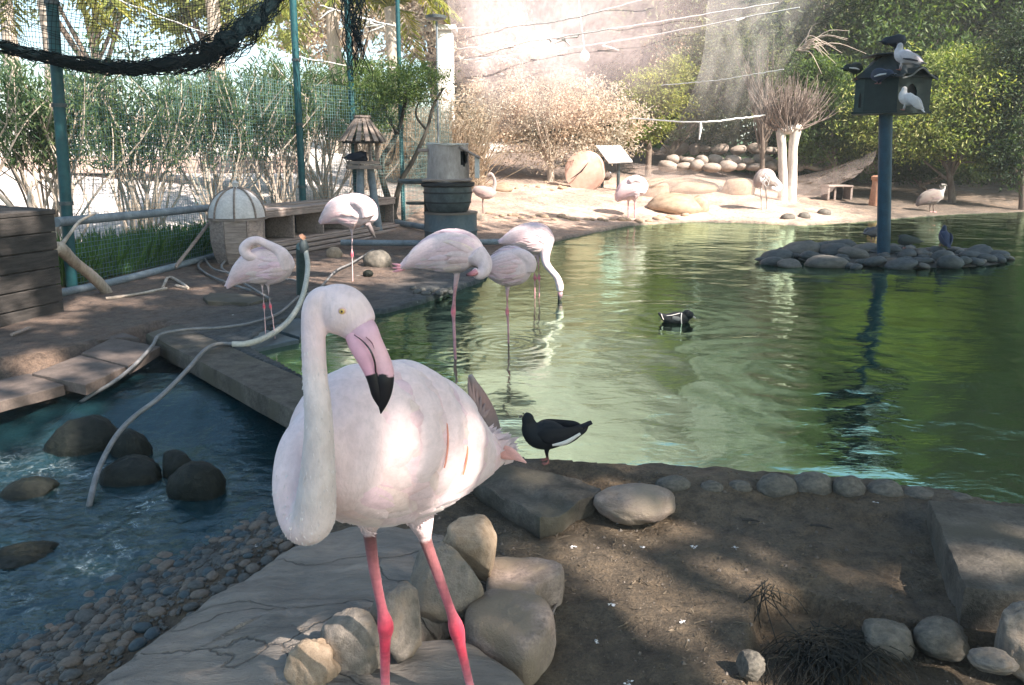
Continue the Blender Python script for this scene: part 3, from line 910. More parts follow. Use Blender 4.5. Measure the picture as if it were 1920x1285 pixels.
for (x, y, r, bg_) in spots:
    e = ((x - CI[0]) / RXI) ** 2 + ((y - CI[1]) / RYI) ** 2
    z = .01 + .085 * math.sqrt(max(0, 1 - e)) + (.02 if bg_ else 0)
    o = thing_mesh('island_stone', im[rs.randint(7)], IM if rs.rand() < .75 else IM2, (x, y, z), rs.uniform(-.5, .5), (r * 1.1, r * rs.uniform(.75, 1), r * rs.uniform(.42, .6)), rx=rs.uniform(-.15, .15), ry=rs.uniform(-.2, .2))
    tag(o, 'smooth grey stone heaped on the small island in the pond', 'stone', 'stones piled on the pond island')
    if bg_:
        own = {0: 'long grey stone at the left end of the island, second row', 2: 'broad dark stone at the front of the island left of the post', 5: 'grey stone on the back left of the island, behind the broad front stone',
               9: 'round pale stone touching the foot of the birdhouse post', 11: 'dark stone at the front of the island just right of the post', 15: 'wide flat stone at the front right of the island',
               17: 'stone near the right end of the island with open water behind', 18: 'outermost stone at the right tip of the island', 27: 'flat topped stone at the back of the island left of the post', 29: 'outermost small stone at the left tip of the island'}
        i_ = spots.index((x, y, r, bg_))
        if i_ in own: o['label'] = own[i_]

# ---- far shore stones, boulders, terrace walls
ter = [(1270, 295), (1295, 306), (1320, 312), (1350, 312), (1395, 310), (1425, 306), (1450, 303), (1495, 312), (1530, 304)]
TERM = surf('terrace_stone', [(.3, (.24, .19, .16)), (.7, (.42, .35, .30))], 3, .85, .4, .01)
rs = np.random.RandomState(13)
tm = [rock_mesh(90 + i, .12, 0, 1 + i % 2, 14, 9) for i in range(5)]
for row, (D, vv, u0, u1) in enumerate([(24.6, 313, 1235, 1640), (24.9, 301, 1245, 1560), (27.0, 281, 1240, 1450)]):
    u = u0
    k_ = mpp(P(1300, vv, D))
    while u < u1:
        ww = rs.uniform(20, 40)
        p = P(u + ww / 2, vv + rs.uniform(-2, 2), D + rs.uniform(-.2, .2))
        zz = zt(p[0], p[1])
        o = thing_mesh('wall_stone', tm[rs.randint(5)], TERM, (p[0], p[1], max(p[2], zz + .02)), rs.uniform(-.4, .4), (ww * k_ * rs.uniform(.48, .62), .24, rs.uniform(6, 12) * k_), rx=rs.uniform(-.2, .2), ry=rs.uniform(-.25, .25))
        tag(o, 'rough stone laid in the low terrace walls beyond the far shore', 'stone', 'stones of the terrace walls')
        u += ww * .92
for (u, v, ww, hh, D, m_, sd_, lb) in [(1290, 350, 120, 34, 20.6, STONE_Y, 101, 'long pinkish boulder on the sunny bank left of the crane'),
                                  (1265, 385, 110, 44, 19.6, STONE_Y, 102, 'broad sunlit boulder at the water edge right of the far flamingo'),
                                  (1225, 352, 60, 44, 20.4, STONE_Y, 103, 'bright white lit boulder beside the far flamingo'),
                                  (1385, 352, 62, 36, 21.4, STONE_Y, 104, 'pinkish rounded boulder behind the grey crane'),
                                  (1510, 345, 60, 26, 22.4, STONE_G, 105, 'grey boulder behind the pollarded trunk'),
                                  (1310, 384, 44, 36, 19.2, STONE_Y, 106, 'small white lit boulder with a pointed top at the shore'),
                                  (930, 352, 60, 16, 22.5, STONE_Y, 107, 'pale low stone under the pink bush, leftmost'),
                                  (880, 405, 50, 22, 17.3, STONE_G, 108, 'flat grey stone right of the metal drum')]:
    boulder('boulder', lb, u, v, ww, hh, m_, D=first_hit(u, v + hh * .42), deep=.8, seed=sd_, lump=.09, cat='boulder', cuts=1)
rs = np.random.RandomState(17)
SHM = [rock_mesh(110 + i, .12, 0, 1, 12, 8) for i in range(4)]
for i in range(46):
    if i < 30:
        u = 905 + i * 13 + rs.uniform(-6, 6); v = np.interp(u, [900, 1000, 1120, 1180, 1300], [405, 408, 412, 414, 408]) + rs.uniform(-5, 4)
    else:
        u = rs.uniform(880, 1060); v = rs.uniform(342, 362)
    p = P(u, v, first_hit(u, v))
    r = rs.uniform(.05, .12)
    o = thing_mesh('shore_stone', SHM[rs.randint(4)], STONE_Y, (p[0], p[1], p[2] + r * .1), rs.uniform(0, 3), (r * 1.3, r, r * .6))
    tag(o, 'small pale stone lying on the sunlit far bank', 'stone', 'pale stones scattered on the far bank')
for (u, v, ww, lb) in [(1478, 407, 28, 'small domed brown stone on the sunlit shore, leftmost of three'), (1508, 405, 24, 'small domed brown stone on the sunlit shore, middle of three'), (1545, 398, 26, 'small tilted brown stone on the sunlit shore, rightmost of three')]:
    boulder('stone', lb, u, v, ww, 14, STONE, D=first_hit(u, v + 5), seed=int(u), lump=.05, cat='stone')
for (u, v, ww, hh, m_, lb) in [(707, 485, 52, 34, STONE, 'squat olive stone on the mud behind the front flamingo head'),
                             (627, 473, 30, 22, STONE_Y, 'pale rounded stone in front of the nesting boxes'),
                             (690, 512, 20, 12, STONE_D, 'small dark stone by the single legged flamingo')]:
    boulder('stone', lb, u, v, ww, hh, m_, D=G(u, v + hh * .45, .06)[1], seed=int(u), lump=.08)
pebs = [(u, 540 + (i * 7) % 11, 14 + (i * 5) % 9) for i, u in enumerate(range(775, 850, 8))]
for i, (u, v, ww) in enumerate(pebs):
    boulder('pebble', 'grey pebble at the muddy pond edge under the flamingos', u, v, ww, 9, PM[0], D=G(u, v + 4, .05)[1], seed=60 + i % 3, lump=.07, cat='pebble', group='pebbles at the muddy pond edge')
# ================================================================ FENCE, PIPES, NETS
def pole(name, label, cat, pts, r, m, parent=None, n=10, group=None, samples=0):
    mb = MB(); loft(mb, pts, r, n=n, samples=samples)
    o = mb.obj(name, m, parent)
    if label: tag(o, label, cat, group)
    return o

fence_t = thing('fence', 'green wire fence on teal posts between the mud bank and the hedge', 'fence', (0, 0, 0))
posts = [((135, 545), (97, 0), 8.5, .060), ((572, 452), (549, 0), 13.3, .060), ((672, 440), (650, 0), 14.4, .055), ((757, 432), (745, 0), 15.3, .042)]
for (b_, t_, D, r) in posts:
    p0, p1 = P(*b_, D), P(*t_, D); p0[2] = zt(p0[0], p0[1]) - .1
    e = p0 + (p1 - p0) * ((4.6 - p0[2]) / (p1[2] - p0[2]))
    po = pole('fence_post', None, None, [p0, e], r, TEAL, fence_t, 12)
    mb = MB()
    for zz in (1.0, 2.05, 3.1):
        q = p0 + (p1 - p0) * ((zz - p0[2]) / (p1[2] - p0[2]))
        loft(mb, [q - [0, 0, .02], q + [0, 0, .02]], r * 1.25, n=12)
    mb.obj('clamp', METAL_D, po)
wm = MB()
fp = FENCE[1:6]
for i in range(len(fp) - 1):
    a_, b_ = np.array(fp[i]), np.array(fp[i + 1]); L = np.linalg.norm(b_ - a_); d = (b_ - a_) / L
    sp = .055 if i < 3 else .09
    r = .0026 if i < 3 else .004
    zb = .04 if i < 3 else .1
    for s in np.arange(0, L, sp):
        q = a_ + d * s
        loft(wm, [[q[0], q[1], zb], [q[0] + RS.normal() * .01, q[1], 2.75 + RS.normal() * .01]], r, n=3, caps=False)
    for z in np.arange(zb, 2.75, sp):
        k = np.linspace(0, L, 9); sag = RS.normal(size=9) * .006
        loft(wm, np.stack([a_[0] + d[0] * k, a_[1] + d[1] * k, z + sag], 1), r, n=3, caps=False)
tag(wm.obj('wire_mesh', WIRE, fence_t), kind='stuff')

pole('fence_rail', 'thick blue grey pipe rail running from the corner post to the domed duck house', 'pipe', [P(104, 417, 8.2), P(135, 414, 8.5), P(270, 402, 9.7), P(402, 389, 11.2)], .052, GREYP, n=14, samples=12)
pole('ground_pipe', 'grey pipe lying on the ground along the foot of the wire fence', 'pipe', [G(103, 552, .09), G(200, 532, .09), G(300, 507, .09), G(412, 478, .09)], .045, GREYP, n=14, samples=12)
pole('ground_pipe', 'long blue pipe lying behind the flamingos from the nest post to the shore', 'pipe', [G(640, 455, .14), G(800, 456, .14), G(1000, 452, .12)], .05, GREYP, n=12, samples=10)
pole('ground_pipe', 'short sloping blue pipe between the small tree and the dark table', 'pipe', [P(704, 410, 15.2), P(760, 420, 14.8), P(806, 428, 14.2)], .055, GREYP, n=12)

# upper black net and its bundle
bp = [(-120, 62, 7.2), (0, 86, 7.8), (60, 102, 8.1), (150, 121, 8.4), (230, 127, 8.9), (300, 123, 9.3), (370, 108, 9.7), (430, 78, 10.1), (480, 40, 10.5), (520, -2, 10.9), (552, -60, 11.2)]
br = np.array([9, 10, 10, 11, 12, 14, 23, 27, 21, 15, 12.])
bpts = np.array([P(u, v, D) for u, v, D in bp])
brad = np.array([r * mpp(p) for r, p in zip(br, bpts)])
net_t = thing('black_net', 'black aviary net gathered into a sagging dark bundle across the upper left', 'net', tuple(bpts[4]))
def sub(o, parent):
    o.parent = parent; o.matrix_parent_inverse = Matrix.Translation(-parent.location); return o
mb = MB()
cp = catmull(bpts, 90); cr = catmull(brad[:, None], 90)[:, 0]
wob = np.stack([fbm(np.arange(90) * .35, np.zeros(90), 3, s) for s in (1, 2, 3)], 1) * cr[:, None] * .35
loft(mb, cp + wob, cr * (.62 + .3 * fbm(np.arange(90) * .5, np.ones(90), 2, 5)), n=10, jit=.12)
T, S, U = frames(cp)
for k in range(150):
    i0 = RS.randint(0, 70); ln = RS.randint(10, 30); idx = np.arange(i0, min(90, i0 + ln))
    ph = RS.uniform(0, 6.28) + (idx - i0) * RS.uniform(-.35, .35)
    rr_ = cr[idx] * (RS.uniform(.7, 1.25) + .15 * np.sin(idx * 1.3 + k))
    pts = cp[idx] + S[idx] * (rr_ * np.cos(ph))[:, None] + U[idx] * (rr_ * np.sin(ph))[:, None]
    loft(mb, pts, RS.uniform(.004, .008), n=3, caps=False)
# fringe of slack meshes
for side in (-1, 1):
    for k in range(220):
        i = RS.randint(1, 88); L = RS.uniform(.5, 1.6) * cr[i]
        a_ = cp[i] + U[i] * side * cr[i] * .7
        b_ = a_ + T[i] * RS.choice([-1, 1]) * L * RS.uniform(.5, 1.2) + np.array([0, 0, side * L * .35]) + S[i] * RS.normal() * .04
        mid = (a_ + b_) / 2 + RS.normal(size=3) * .02
        loft(mb, [a_, mid, b_], .0035, n=3, caps=False)
sub(mb.obj('net_bundle', NETBLK), net_t)
mb = MB()
topz = np.array([P(u, -130, D) for u, v, D in bp])
tp = catmull(topz, 90)
cq, tq = catmull(bpts, 120), catmull(topz, 120)
for i in range(120):
    t = np.linspace(0, 1, 14)[:, None]
    loft(mb, cq[i] * (1 - t) + tq[i] * t + np.sin(t * 4 + i * .13) * .035, .0034, n=3, caps=False)
for j in range(34):
    f_ = j / 33
    pts = cq * (1 - f_) + tq * f_; pts[:, 2] += .02 * np.sin(np.arange(120) * .3 + j) ; pts[:, 0] += np.sin(f_ * 4 + np.arange(120) * .13) * .035
    loft(mb, pts, .0034, n=3, caps=False)
nt_ = sub(mb.obj('net_mesh', NETBLK), net_t); tag(nt_, kind='stuff')

hn = MB()
for k in range(60):
    t = np.linspace(0, 1, 16)
    x0 = RS.uniform(612, 690); ph = RS.uniform(0, 6)
    uu = x0 + (668 + RS.normal() * 12 - x0) * t ** 1.2 + 7 * np.sin(t * RS.uniform(8, 16) + ph)
    vv = -60 + t * RS.uniform(120, 215)
    loft(hn, np.array([P(a_, b_, 12.6 + .2 * math.sin(ph)) for a_, b_ in zip(uu, vv)]), RS.uniform(.004, .008), n=3, caps=False)
tag(hn.obj('hanging_net', NETBLK), 'loose dark netting hanging down beside the third fence post', 'net')

# ropes of the aviary roof
for (pts, r, lb) in [([(850, 54, 17), (1000, 46, 16), (1100, 28, 15.5), (1250, -14, 15)], .012, 'white roof rope, topmost of those crossing the hazy netting'),
                     ([(860, 92, 18), (1000, 76, 17), (1200, 46, 16), (1460, 6, 15)], .013, 'white roof rope with bunched netting, second from the top'),
                     ([(870, 113, 19), (1020, 96, 18), (1200, 70, 17), (1500, 14, 15)], .014, 'white roof rope, third from the top in the hazy netting'),
                     ([(1185, 222, 21), (1313, 229, 19.5), (1435, 216, 20.5)], .022, 'slack white rope tied in front of the green field with a strap'),
                     ([(1240, 160, 19), (1350, 150, 18), (1470, 130, 17)], .011, 'thin white rope above the pollarded tree'),
                     ([(190, -12, 14), (400, 66, 14), (620, 118, 15), (748, 128, 16)], .010, 'thin white rope behind the dark net bundle, upper left'),
                     ([(600, 10, 16), (700, 40, 16), (748, 50, 16)], .012, 'short white rope between the third and fourth posts')]:
    mb = MB(); pp = np.array([P(*q) for q in pts]); c_ = catmull(pp, 40)
    loft(mb, c_ + RS.normal(size=c_.shape) * .006, r, n=6)
    o = tag(mb.obj('rope', ROPE), lb, 'rope')
    if 'strap' in lb:
        mb = MB(); loft(mb, [P(1313, 228, 19.5), P(1314, 240, 19.5), P(1311, 262, 19.5)], [.03, .04, .015], n=8); mb.obj('strap', ROPE, o)
    if 'bunched' in lb or 'third' in lb:
        for k in range(8):
            mb = MB()
            q = c_[RS.randint(3, 36)]
            loft(mb, [q, q + [RS.normal() * .12, .02, -.05], q + [RS.normal() * .2, .03, -RS.uniform(.05, .18)]], [.02, .03, .008], n=5)
            mb.obj('net_tie', ROPE, o)

VEIL = netmat('pale_netting', (.96, .79, .76), .52, .6)  # netting whose pink tint and fading cover also paint in the glare
def sheet(name, grid, m, nu=40, nv=40, wob=.0, parent=None, dens=None):
    gp = np.array([[P(*q) for q in row] for row in grid])
    rows_ = np.array([catmull(r, nu) for r in gp]); full = np.stack([catmull(rows_[:, j], nv) for j in range(nu)], 1)
    full[..., 1] += wob * fbm(np.arange(nu)[None] * .22 + np.zeros((nv, 1)), np.arange(nv)[:, None] * .12 + np.zeros((1, nu)), 3, 4)
    a = (np.arange(nv - 1)[:, None] * nu + np.arange(nu - 1)); mb = MB()
    dn = np.ones((nv, nu)) if dens is None else dens(*np.meshgrid(np.linspace(0, 1, nu), np.linspace(0, 1, nv)))
    mb.add(full.reshape(-1, 3), [np.stack([a, a + 1, a + nu + 1, a + nu], -1).reshape(-1, 4)], np.repeat(dn.reshape(-1, 1), 3, 1))
    return mb.obj(name, m, parent, color=True)
tag(sheet('roof_net', [[(820, -90, 13), (1040, -90, 13), (1300, -90, 13), (1600, -90, 13)], [(846, 52, 16.4), (1040, 40, 16), (1260, 14, 15), (1500, -20, 14)],
                       [(852, 150, 19), (1050, 142, 19), (1250, 118, 18), (1400, 70, 16.5)], [(860, 250, 21), (1060, 240, 21.5), (1260, 215, 20.6), (1400, 200, 18.6)]], VEIL, wob=.5, dens=lambda s, t: (1 - .85 * sm(s, .25, .98)) * (1 - .9 * sm(t, .45, .98)) * (.35 + .65 * sm(s, 0, .12))),
    'pale sunlit netting of the aviary roof glowing above the pink bush', 'net')
tag(sheet('side_net', [[(1330, -60, 15.5), (1500, -60, 15.5), (1640, -60, 15.5)], [(1320, 60, 18), (1440, 60, 18), (1560, 40, 18)], [(1300, 170, 20), (1400, 180, 20), (1480, 200, 20)], [(1230, 290, 21), (1340, 300, 21), (1430, 318, 21)]],
          netmat('grey_netting', (.62, .60, .57), .26, .5), wob=.4, dens=lambda s, t: (1 - sm(s, .4, 1) * .95) * (1 - .8 * sm(t, .5, 1))), 'greyish side netting hanging before the trees behind the crane', 'net')
tag(sheet('draped_net', [[(1180, 305, 21.8), (1330, 322, 21.6), (1500, 330, 21.2), (1650, 282, 20.6)], [(1200, 345, 20.6), (1350, 345, 20.6), (1500, 352, 20.4), (1600, 335, 20.2)],
                         [(1200, 388, 19.4), (1340, 398, 19.3), (1440, 392, 19.3), (1530, 368, 19.6)]], netmat('tan_netting', (.55, .45, .40), .24, .3), wob=.5, dens=lambda s, t: .4 + .6 * sm(t, 0, .3) * (1 - .6 * sm(t, .6, 1))),
    'brown fine netting draped over boulders along the far shore', 'net')

# ================================================================ LAMPS, COLUMN, SIGN, LOG, POT
PALE = surf('pale_plaster', [(.3, (.66, .62, .58)), (.7, (.82, .79, .75))], 2, .8, .2)
TERRA = surf('terracotta', [(.3, (.42, .20, .12)), (.7, (.58, .31, .20))], 5, .8, .3)
t = thing('lamp_post', 'tall thin pole with a dark round disc on top, left of the pale netting', 'lamp', tuple(P(822, 300, 17.6)))
q0 = P(822, 300, 17.6); q0[2] = zt(q0[0], q0[1]); q1 = P(819, 40, 17.6)
sub(pole('pole', None, None, [q0, q1], .022, GREYP, None, 8), t)
mb = MB(); kk = mpp(q1); c_ = P(817, 32, 17.6)
loft(mb, [c_ + [0, 0, -.07], c_ + [0, 0, -.04], c_ + [0, 0, .02], c_ + [0, 0, .06]], [.06, 19 * kk, 20 * kk, .03], n=20)
sub(mb.obj('lamp_head', METAL_D), t)
t = thing('globe_lamp', 'white globe lamp hanging on a thin rod above the pink bush', 'lamp', tuple(P(1096, 106, 22)))
mb = MB(); ellipsoid(mb, P(1096, 106, 22), (.14, .14, .16), 16, 12); sub(mb.obj('globe', PALE), t)
sub(pole('rod', None, None, [P(1096, 97, 22), P(1085, 0, 22), P(1080, -80, 22)], .018, ROPE, None, 6), t)
t = thing('column', 'tall white square column beyond the small crooked tree', 'column', tuple(P(836, 290, 24)))
q0, q1 = P(836, 300, 24), P(836, 60, 24)
mb = MB(); box(mb, ((q0 + q1) / 2) + [0, 0, -.4], (30 * mpp(q0), .5, q1[2] - q0[2] + .8), bev=.03); sub(mb.obj('shaft', PALE, smooth=False), t)
mb = MB(); box(mb, q1 + [0, 0, .08], (40 * mpp(q0), .66, .16), bev=.03); sub(mb.obj('capital', PALE, smooth=False), t)

q = P(1095, 322, 21.4); r = 37 * mpp(q)
t = thing('log_round', 'big upright orange brown cut log face standing under the pink bush', 'log', tuple(q))
mb = MB(); LF = surf('cut_wood', [(.3, (.50, .31, .24)), (.7, (.62, .42, .34))], 7, .8, .2, .01, fine_amt=.12)
dv = np.array([.30, 1, .0]); dv /= np.linalg.norm(dv)
loft(mb, [q, q + dv * .006, q + dv * .30, q + dv * .306], [r * .99, r, r, r * .99], [r * 1.03, r * 1.04, r * 1.05, r * 1.04], n=40, jit=.012)
sub(mb.obj('log_face', LF), t)
mb = MB(); loft(mb, [P(1070, 336, 21.35), P(1090, 322, 21.32), P(1103, 305, 21.34)], [.008, .022, .006], n=5); sub(mb.obj('crack', BLACK), t)

t = thing('information_panel', 'tilted white information panel on a grey stand behind the log', 'sign', tuple(P(1150, 325, 21.8)))
pn = np.array([P(1117, 274, 22.1), P(1163, 274, 22.1), P(1186, 304, 21.3), P(1142, 306, 21.3)])
nn = np.cross(pn[1] - pn[0], pn[3] - pn[0]); nn /= np.linalg.norm(nn); nn *= np.sign(nn[2])
mb = MB(); mb.add(np.vstack([pn + nn * .02, pn - nn * .02]), [(0, 1, 2, 3), (7, 6, 5, 4), (0, 4, 5, 1), (1, 5, 6, 2), (2, 6, 7, 3), (3, 7, 4, 0)])
sub(mb.obj('panel', surf('white_panel', [(.3, (.8, .82, .82)), (.7, (.86, .88, .88))], 2, .4, 0), smooth=False), t)
for (u, v0, D) in [(1130, 292, 21.8), (1160, 302, 21.5)]:
    a_ = P(u, v0, D); sub(pole('leg', None, None, [[a_[0], a_[1], zt(a_[0], a_[1]) - .05], a_ - nn * .03], .05, METAL_D, None, 6), t)

q = P(1643, 386, first_hit(1643, 386)); k = mpp(q)
t = thing('clay_pipe', 'upright terracotta pipe left of the blue birdhouse post', 'pot', tuple(q))
mb = MB(); loft(mb, [q + [0, 0, z] for z in (0, 30 * k, 47 * k, 50 * k)], [14 * k, 11.5 * k, 10 * k, 10 * k], n=20); sub(mb.obj('body', TERRA), t)
mb = MB(); loft(mb, [q + [0, 0, z] for z in (46 * k, 48 * k, 54 * k, 56 * k)], [10 * k, 12.5 * k, 12.5 * k, 9 * k], n=20); sub(mb.obj('rim', TERRA), t)

def frame_M(rz): return np.array(Matrix.Rotation(rz, 3, 'Z'))
# small shelter on the far bank
q = P(1567, 375, first_hit(1567, 375)); k = mpp(q)
t = thing('animal_shelter', 'small low shelter of pale boards on the far bank beside the clay pipe', 'shelter', tuple(q))
W_ = 46 * k
mb = MB(); box(mb, (0, 0, 26 * k), (W_, .6, .05), bev=.01); mb.obj('roof_board', WOOD_H, t, smooth=False)
for sx in (-1, 1):
    mb = MB(); box(mb, (sx * (W_ / 2 - .03), -.02, 12.5 * k), (.06, .5, 25 * k - .03), bev=.008); mb.obj('side_board', WOOD_H, t, smooth=False)
mb = MB(); box(mb, (0, .26, 12 * k), (W_ - .14, .04, 24 * k)); mb.obj('back_board', WOOD_D, t, smooth=False)
mb = MB(); box(mb, (-.12, -.2, 12 * k), (.05, .05, 24 * k - .02)); mb.obj('door_post', WOOD_H, t, smooth=False)

# ================================================================ DUCK HOUSE WITH DOME
q = G(450, 492, .05)
k = mpp(q)
t = thing('duck_house', 'barrel shaped wooden duck house with a ribbed white dome', 'duck house', tuple(q), R(14))
DOMEW = surf('dome_paint', [(.3, (.52, .47, .45)), (.7, (.72, .67, .64))], 5, .7, .3, .004)
rb, rtp, hb = .33, .345, .60
zs_ = np.linspace(.0, hb, 5)
for i in range(8):
    a0, a1 = (i - .5) * math.pi / 4 + .01, (i + .5) * math.pi / 4 - .01
    for j in range(4):
        mb = MB(); z0, z1 = zs_[j] + .0015, zs_[j + 1] - .0015
        def rr(z): return (.27 + (.345 - .27) * min(1, z / .22)) / math.cos(math.pi / 8) if z < .22 else (.345 + .0 * z) / math.cos(math.pi / 8)
        vs = []
        for z in (z0, z1):
            for a in (a0, a1):
                for th_ in (0, -.025):
                    r_ = rr(z) + th_ + ((i * 7 + j * 3) % 5) * .0012
                    vs.append((r_ * math.cos(a), r_ * math.sin(a), z))
        mb.add(vs, [(0, 2, 6, 4), (1, 5, 7, 3), (0, 4, 5, 1), (2, 3, 7, 6), (4, 6, 7, 5), (0, 1, 3, 2)])
        mb.obj('board', WOOD_H, t, smooth=False)
mb = MB(); loft(mb, [(0, 0, hb), (0, 0, hb + .03)], .40, n=8); mb.obj('eave', WOOD, t, smooth=False)
for i in range(8):
    a0, a1 = i * math.pi / 4 + .03, (i + 1) * math.pi / 4 - .03
    mb = MB(); g_ = []
    for e in np.linspace(0, math.pi / 2 * .97, 9):
        for a in np.linspace(a0, a1, 5):
            bulge = 1 + .03 * math.sin((a - a0) / (a1 - a0) * math.pi)
            g_.append((.37 * math.cos(e) * math.cos(a) * bulge, .37 * math.cos(e) * math.sin(a) * bulge, hb + .035 + .40 * math.sin(e)))
    mb.add(g_, [(x * 5 + y, x * 5 + y + 1, x * 5 + y + 6, x * 5 + y + 5) for x in range(8) for y in range(4)])
    mb.obj('dome_panel', DOMEW, t)
    mb = MB(); a = i * math.pi / 4
    loft(mb, [(.378 * math.cos(e) * math.cos(a), .378 * math.cos(e) * math.sin(a), hb + .035 + .408 * math.sin(e)) for e in np.linspace(0, 1.55, 10)], .014, n=6)
    mb.obj('rib', WOOD, t)
mb = MB(); loft(mb, [(0, 0, hb + .42), (0, 0, hb + .46), (0, 0, hb + .50), (0, 0, hb + .54)], [.06, .035, .05, .01], n=12); mb.obj('finial', DOMEW, t)

# ================================================================ NESTING BOXES
a_, b_ = G(478, 478, .05), G(735, 438, .05)
a_ = G(485, 484, .05)
d = b_ - a_; L = float(np.linalg.norm(d[:2])); rz = math.atan2(d[1], d[0])
t = thing('nesting_box', 'long low wooden nesting box with open compartments beside the domed duck house', 'nest box', tuple((a_ + b_) / 2), rz)
H_ = .66
def bd(name, c, s, m=WOOD_H):
    mb = MB(); box(mb, c, s, bev=.008); return mb.obj(name, m, t, smooth=False)
bd('roof_board', (0, .10, H_ + .02), (L + .1, .36, .035)); bd('roof_board', (0, .42, H_ + .045), (L + .1, .32, .035), WOOD)
bd('fascia_board', (0, -.065, H_ - .045), (L + .04, .03, .09))
bd('back_board', (0, .50, H_ / 2), (L, .03, H_ - .06), WOOD_D)
bd('floor_board', (0, .2, .20), (L, .56, .03))
for i, x in enumerate(np.linspace(-L / 2 + .02, L / 2 - .02, 6)):
    bd('divider_board', (x, .2, .44), (.035, .52, .44))
for i in range(3):
    bd('base_board', (.0 + .02 * i, -.10 - .05 * (2 - i), .03 + i * .065), (L + .05 * (3 - i), .10, .05))

# ================================================================ NEST POST (slatted roof)
q = G(686, 442, .08); k = mpp(q)
t = thing('nest_post', 'weathered wooden nest house with slatted cone roof on a splayed pedestal', 'nest house', tuple(q))
ztop = (442 - 318) * k
for a in (0.3, 2.2, 4.4):
    mb = MB(); loft(mb, [(.24 * math.cos(a), .24 * math.sin(a), -.03), (.12 * math.cos(a), .12 * math.sin(a), ztop)], [.085, .065], n=10); mb.obj('leg', GREYP, t)
for j in range(2):
    mb = MB(); loft(mb, [(0, 0, ztop + j * .075), (0, 0, ztop + j * .075 + .06)], .33 - .03 * j, n=8, jit=.02); mb.obj('tray', WOOD, t, smooth=False)
for i in range(6):
    a = i * math.pi / 3 + .2
    if i in (3, 4): continue
    mb = MB(); box(mb, (.25 * math.cos(a), .25 * math.sin(a), ztop + .135 + .22), (.07, .03, .42), np.array(Matrix.Rotation(a, 3, 'Z')), bev=.005); mb.obj('post', WOOD, t, smooth=False)
zr = ztop + .56
for i in range(16):
    a = i * math.pi / 8
    p0 = np.array((.42 * math.cos(a), .42 * math.sin(a), zr - .08)); p1 = np.array((.10 * math.cos(a), .10 * math.sin(a), zr + .36))
    sd_ = np.array((-math.sin(a), math.cos(a), 0)); mb = MB(); up_ = np.array((math.cos(a) * .7, math.sin(a) * .7, .7)) * .012
    mb.add([p0 - sd_ * .045 - up_, p0 + sd_ * .045 - up_, p1 + sd_ * .025 - up_, p1 - sd_ * .025 - up_, p0 - sd_ * .045 + up_, p0 + sd_ * .045 + up_, p1 + sd_ * .025 + up_, p1 - sd_ * .025 + up_],
           [(3, 2, 1, 0), (4, 5, 6, 7), (0, 1, 5, 4), (1, 2, 6, 5), (2, 3, 7, 6), (3, 0, 4, 7)])
    mb.obj('slat', WOOD, t, smooth=False)
mb = MB(); loft(mb, [(0, 0, zr + .34), (0, 0, zr + .38)], [.16, .15], n=8, jit=.05); mb.obj('roof_cap', WOOD, t, smooth=False)
mb = MB(); loft(mb, [(0, 0, zr - .11), (0, 0, zr - .06)], [.36, .38], n=16); mb.obj('eave_ring', WOOD_D, t)

# ================================================================ DRUM, BARREL, LOG HOUSE, TABLE
DRUM = surf('drum_paint', [(.3, (.06, .085, .10)), (.7, (.12, .15, .165))], 3, .5, .2, .004, dirt=(.14, .11, .09))
q = G(846, 464, .08); k = mpp(q)
drum = thing('metal_drum', 'wide blue grey metal drum standing on the ground behind the flamingos', 'drum', tuple(q))
mb = MB(); loft(mb, [(0, 0, z) for z in (0, .03, .25, .28, .31, .55)], [.40, .415, .415, .43, .415, .415], n=36); mb.obj('body', DRUM, drum)
mb = MB(); loft(mb, [(0, 0, .54), (0, 0, .57)], [.43, .43], n=36); mb.obj('rim', DRUM, drum)
zb = .57
bar = thing('black_barrel', 'squat black plastic barrel with thick rim standing on the metal drum', 'barrel', (q[0] - .04, q[1], q[2] + zb))
hbar = (402 - 347) * k
mb = MB(); loft(mb, [(0, 0, z * hbar) for z in (0, .06, .3, .65, .85)], [.29, .32, .36, .385, .375], n=32); mb.obj('body', METAL_D, bar)
for z, r_ in ((.30, .368), (.62, .392)):
    mb = MB(); loft(mb, [(0, 0, z * hbar), (0, 0, z * hbar + .025)], r_, n=32); mb.obj('hoop', BLACK, bar)
mb = MB(); loft(mb, [(0, 0, z * hbar) for z in (.84, .88, .97, 1.0)], [.40, .425, .425, .39], n=32); mb.obj('rim', BLACK, bar)
lg = thing('log_nest', 'pale hollow log nest with a round side hole standing on the black barrel', 'nest house', (q[0] - .04, q[1], q[2] + zb + hbar + .002))
hl = (348 - 282) * k
BIRCH = surf('log_bark', [(.3, (.30, .25, .23)), (.7, (.52, .45, .41))], 4, .85, .5, .012, sc=(1, 1, .4))
mb = MB()
ang = np.arange(40) / 40 * 2 * math.pi
hole = (math.atan2(-.55, .83), hl * .63)
zz = np.linspace(0, hl, 25); V = []; 
for z in zz:
    for a in ang:
        r_ = .335 + .012 * math.sin(a * 3 + z * 4) - .02 * (z / hl)
        V.append((r_ * math.cos(a), r_ * math.sin(a), z))
F = []
for i in range(24):
    for j in range(40):
        ca, cz = ang[j] + math.pi / 40, (zz[i] + zz[i + 1]) / 2
        da = (ca - hole[0] + math.pi) % (2 * math.pi) - math.pi
        if (da * .335 / .085) ** 2 + ((cz - hole[1]) / .12) ** 2 < 1: continue
        F.append((i * 40 + j, i * 40 + (j + 1) % 40, (i + 1) * 40 + (j + 1) % 40, (i + 1) * 40 + j))
mb.add(V, F); mb.obj('log_wall', BIRCH, lg)
mb = MB(); loft(mb, [(0, 0, .01), (0, 0, hl - .01)], [.27, .27], n=24); mb.obj('hollow_shade', BLACK, lg)  # solid black core, the dark of the hollow given as colour
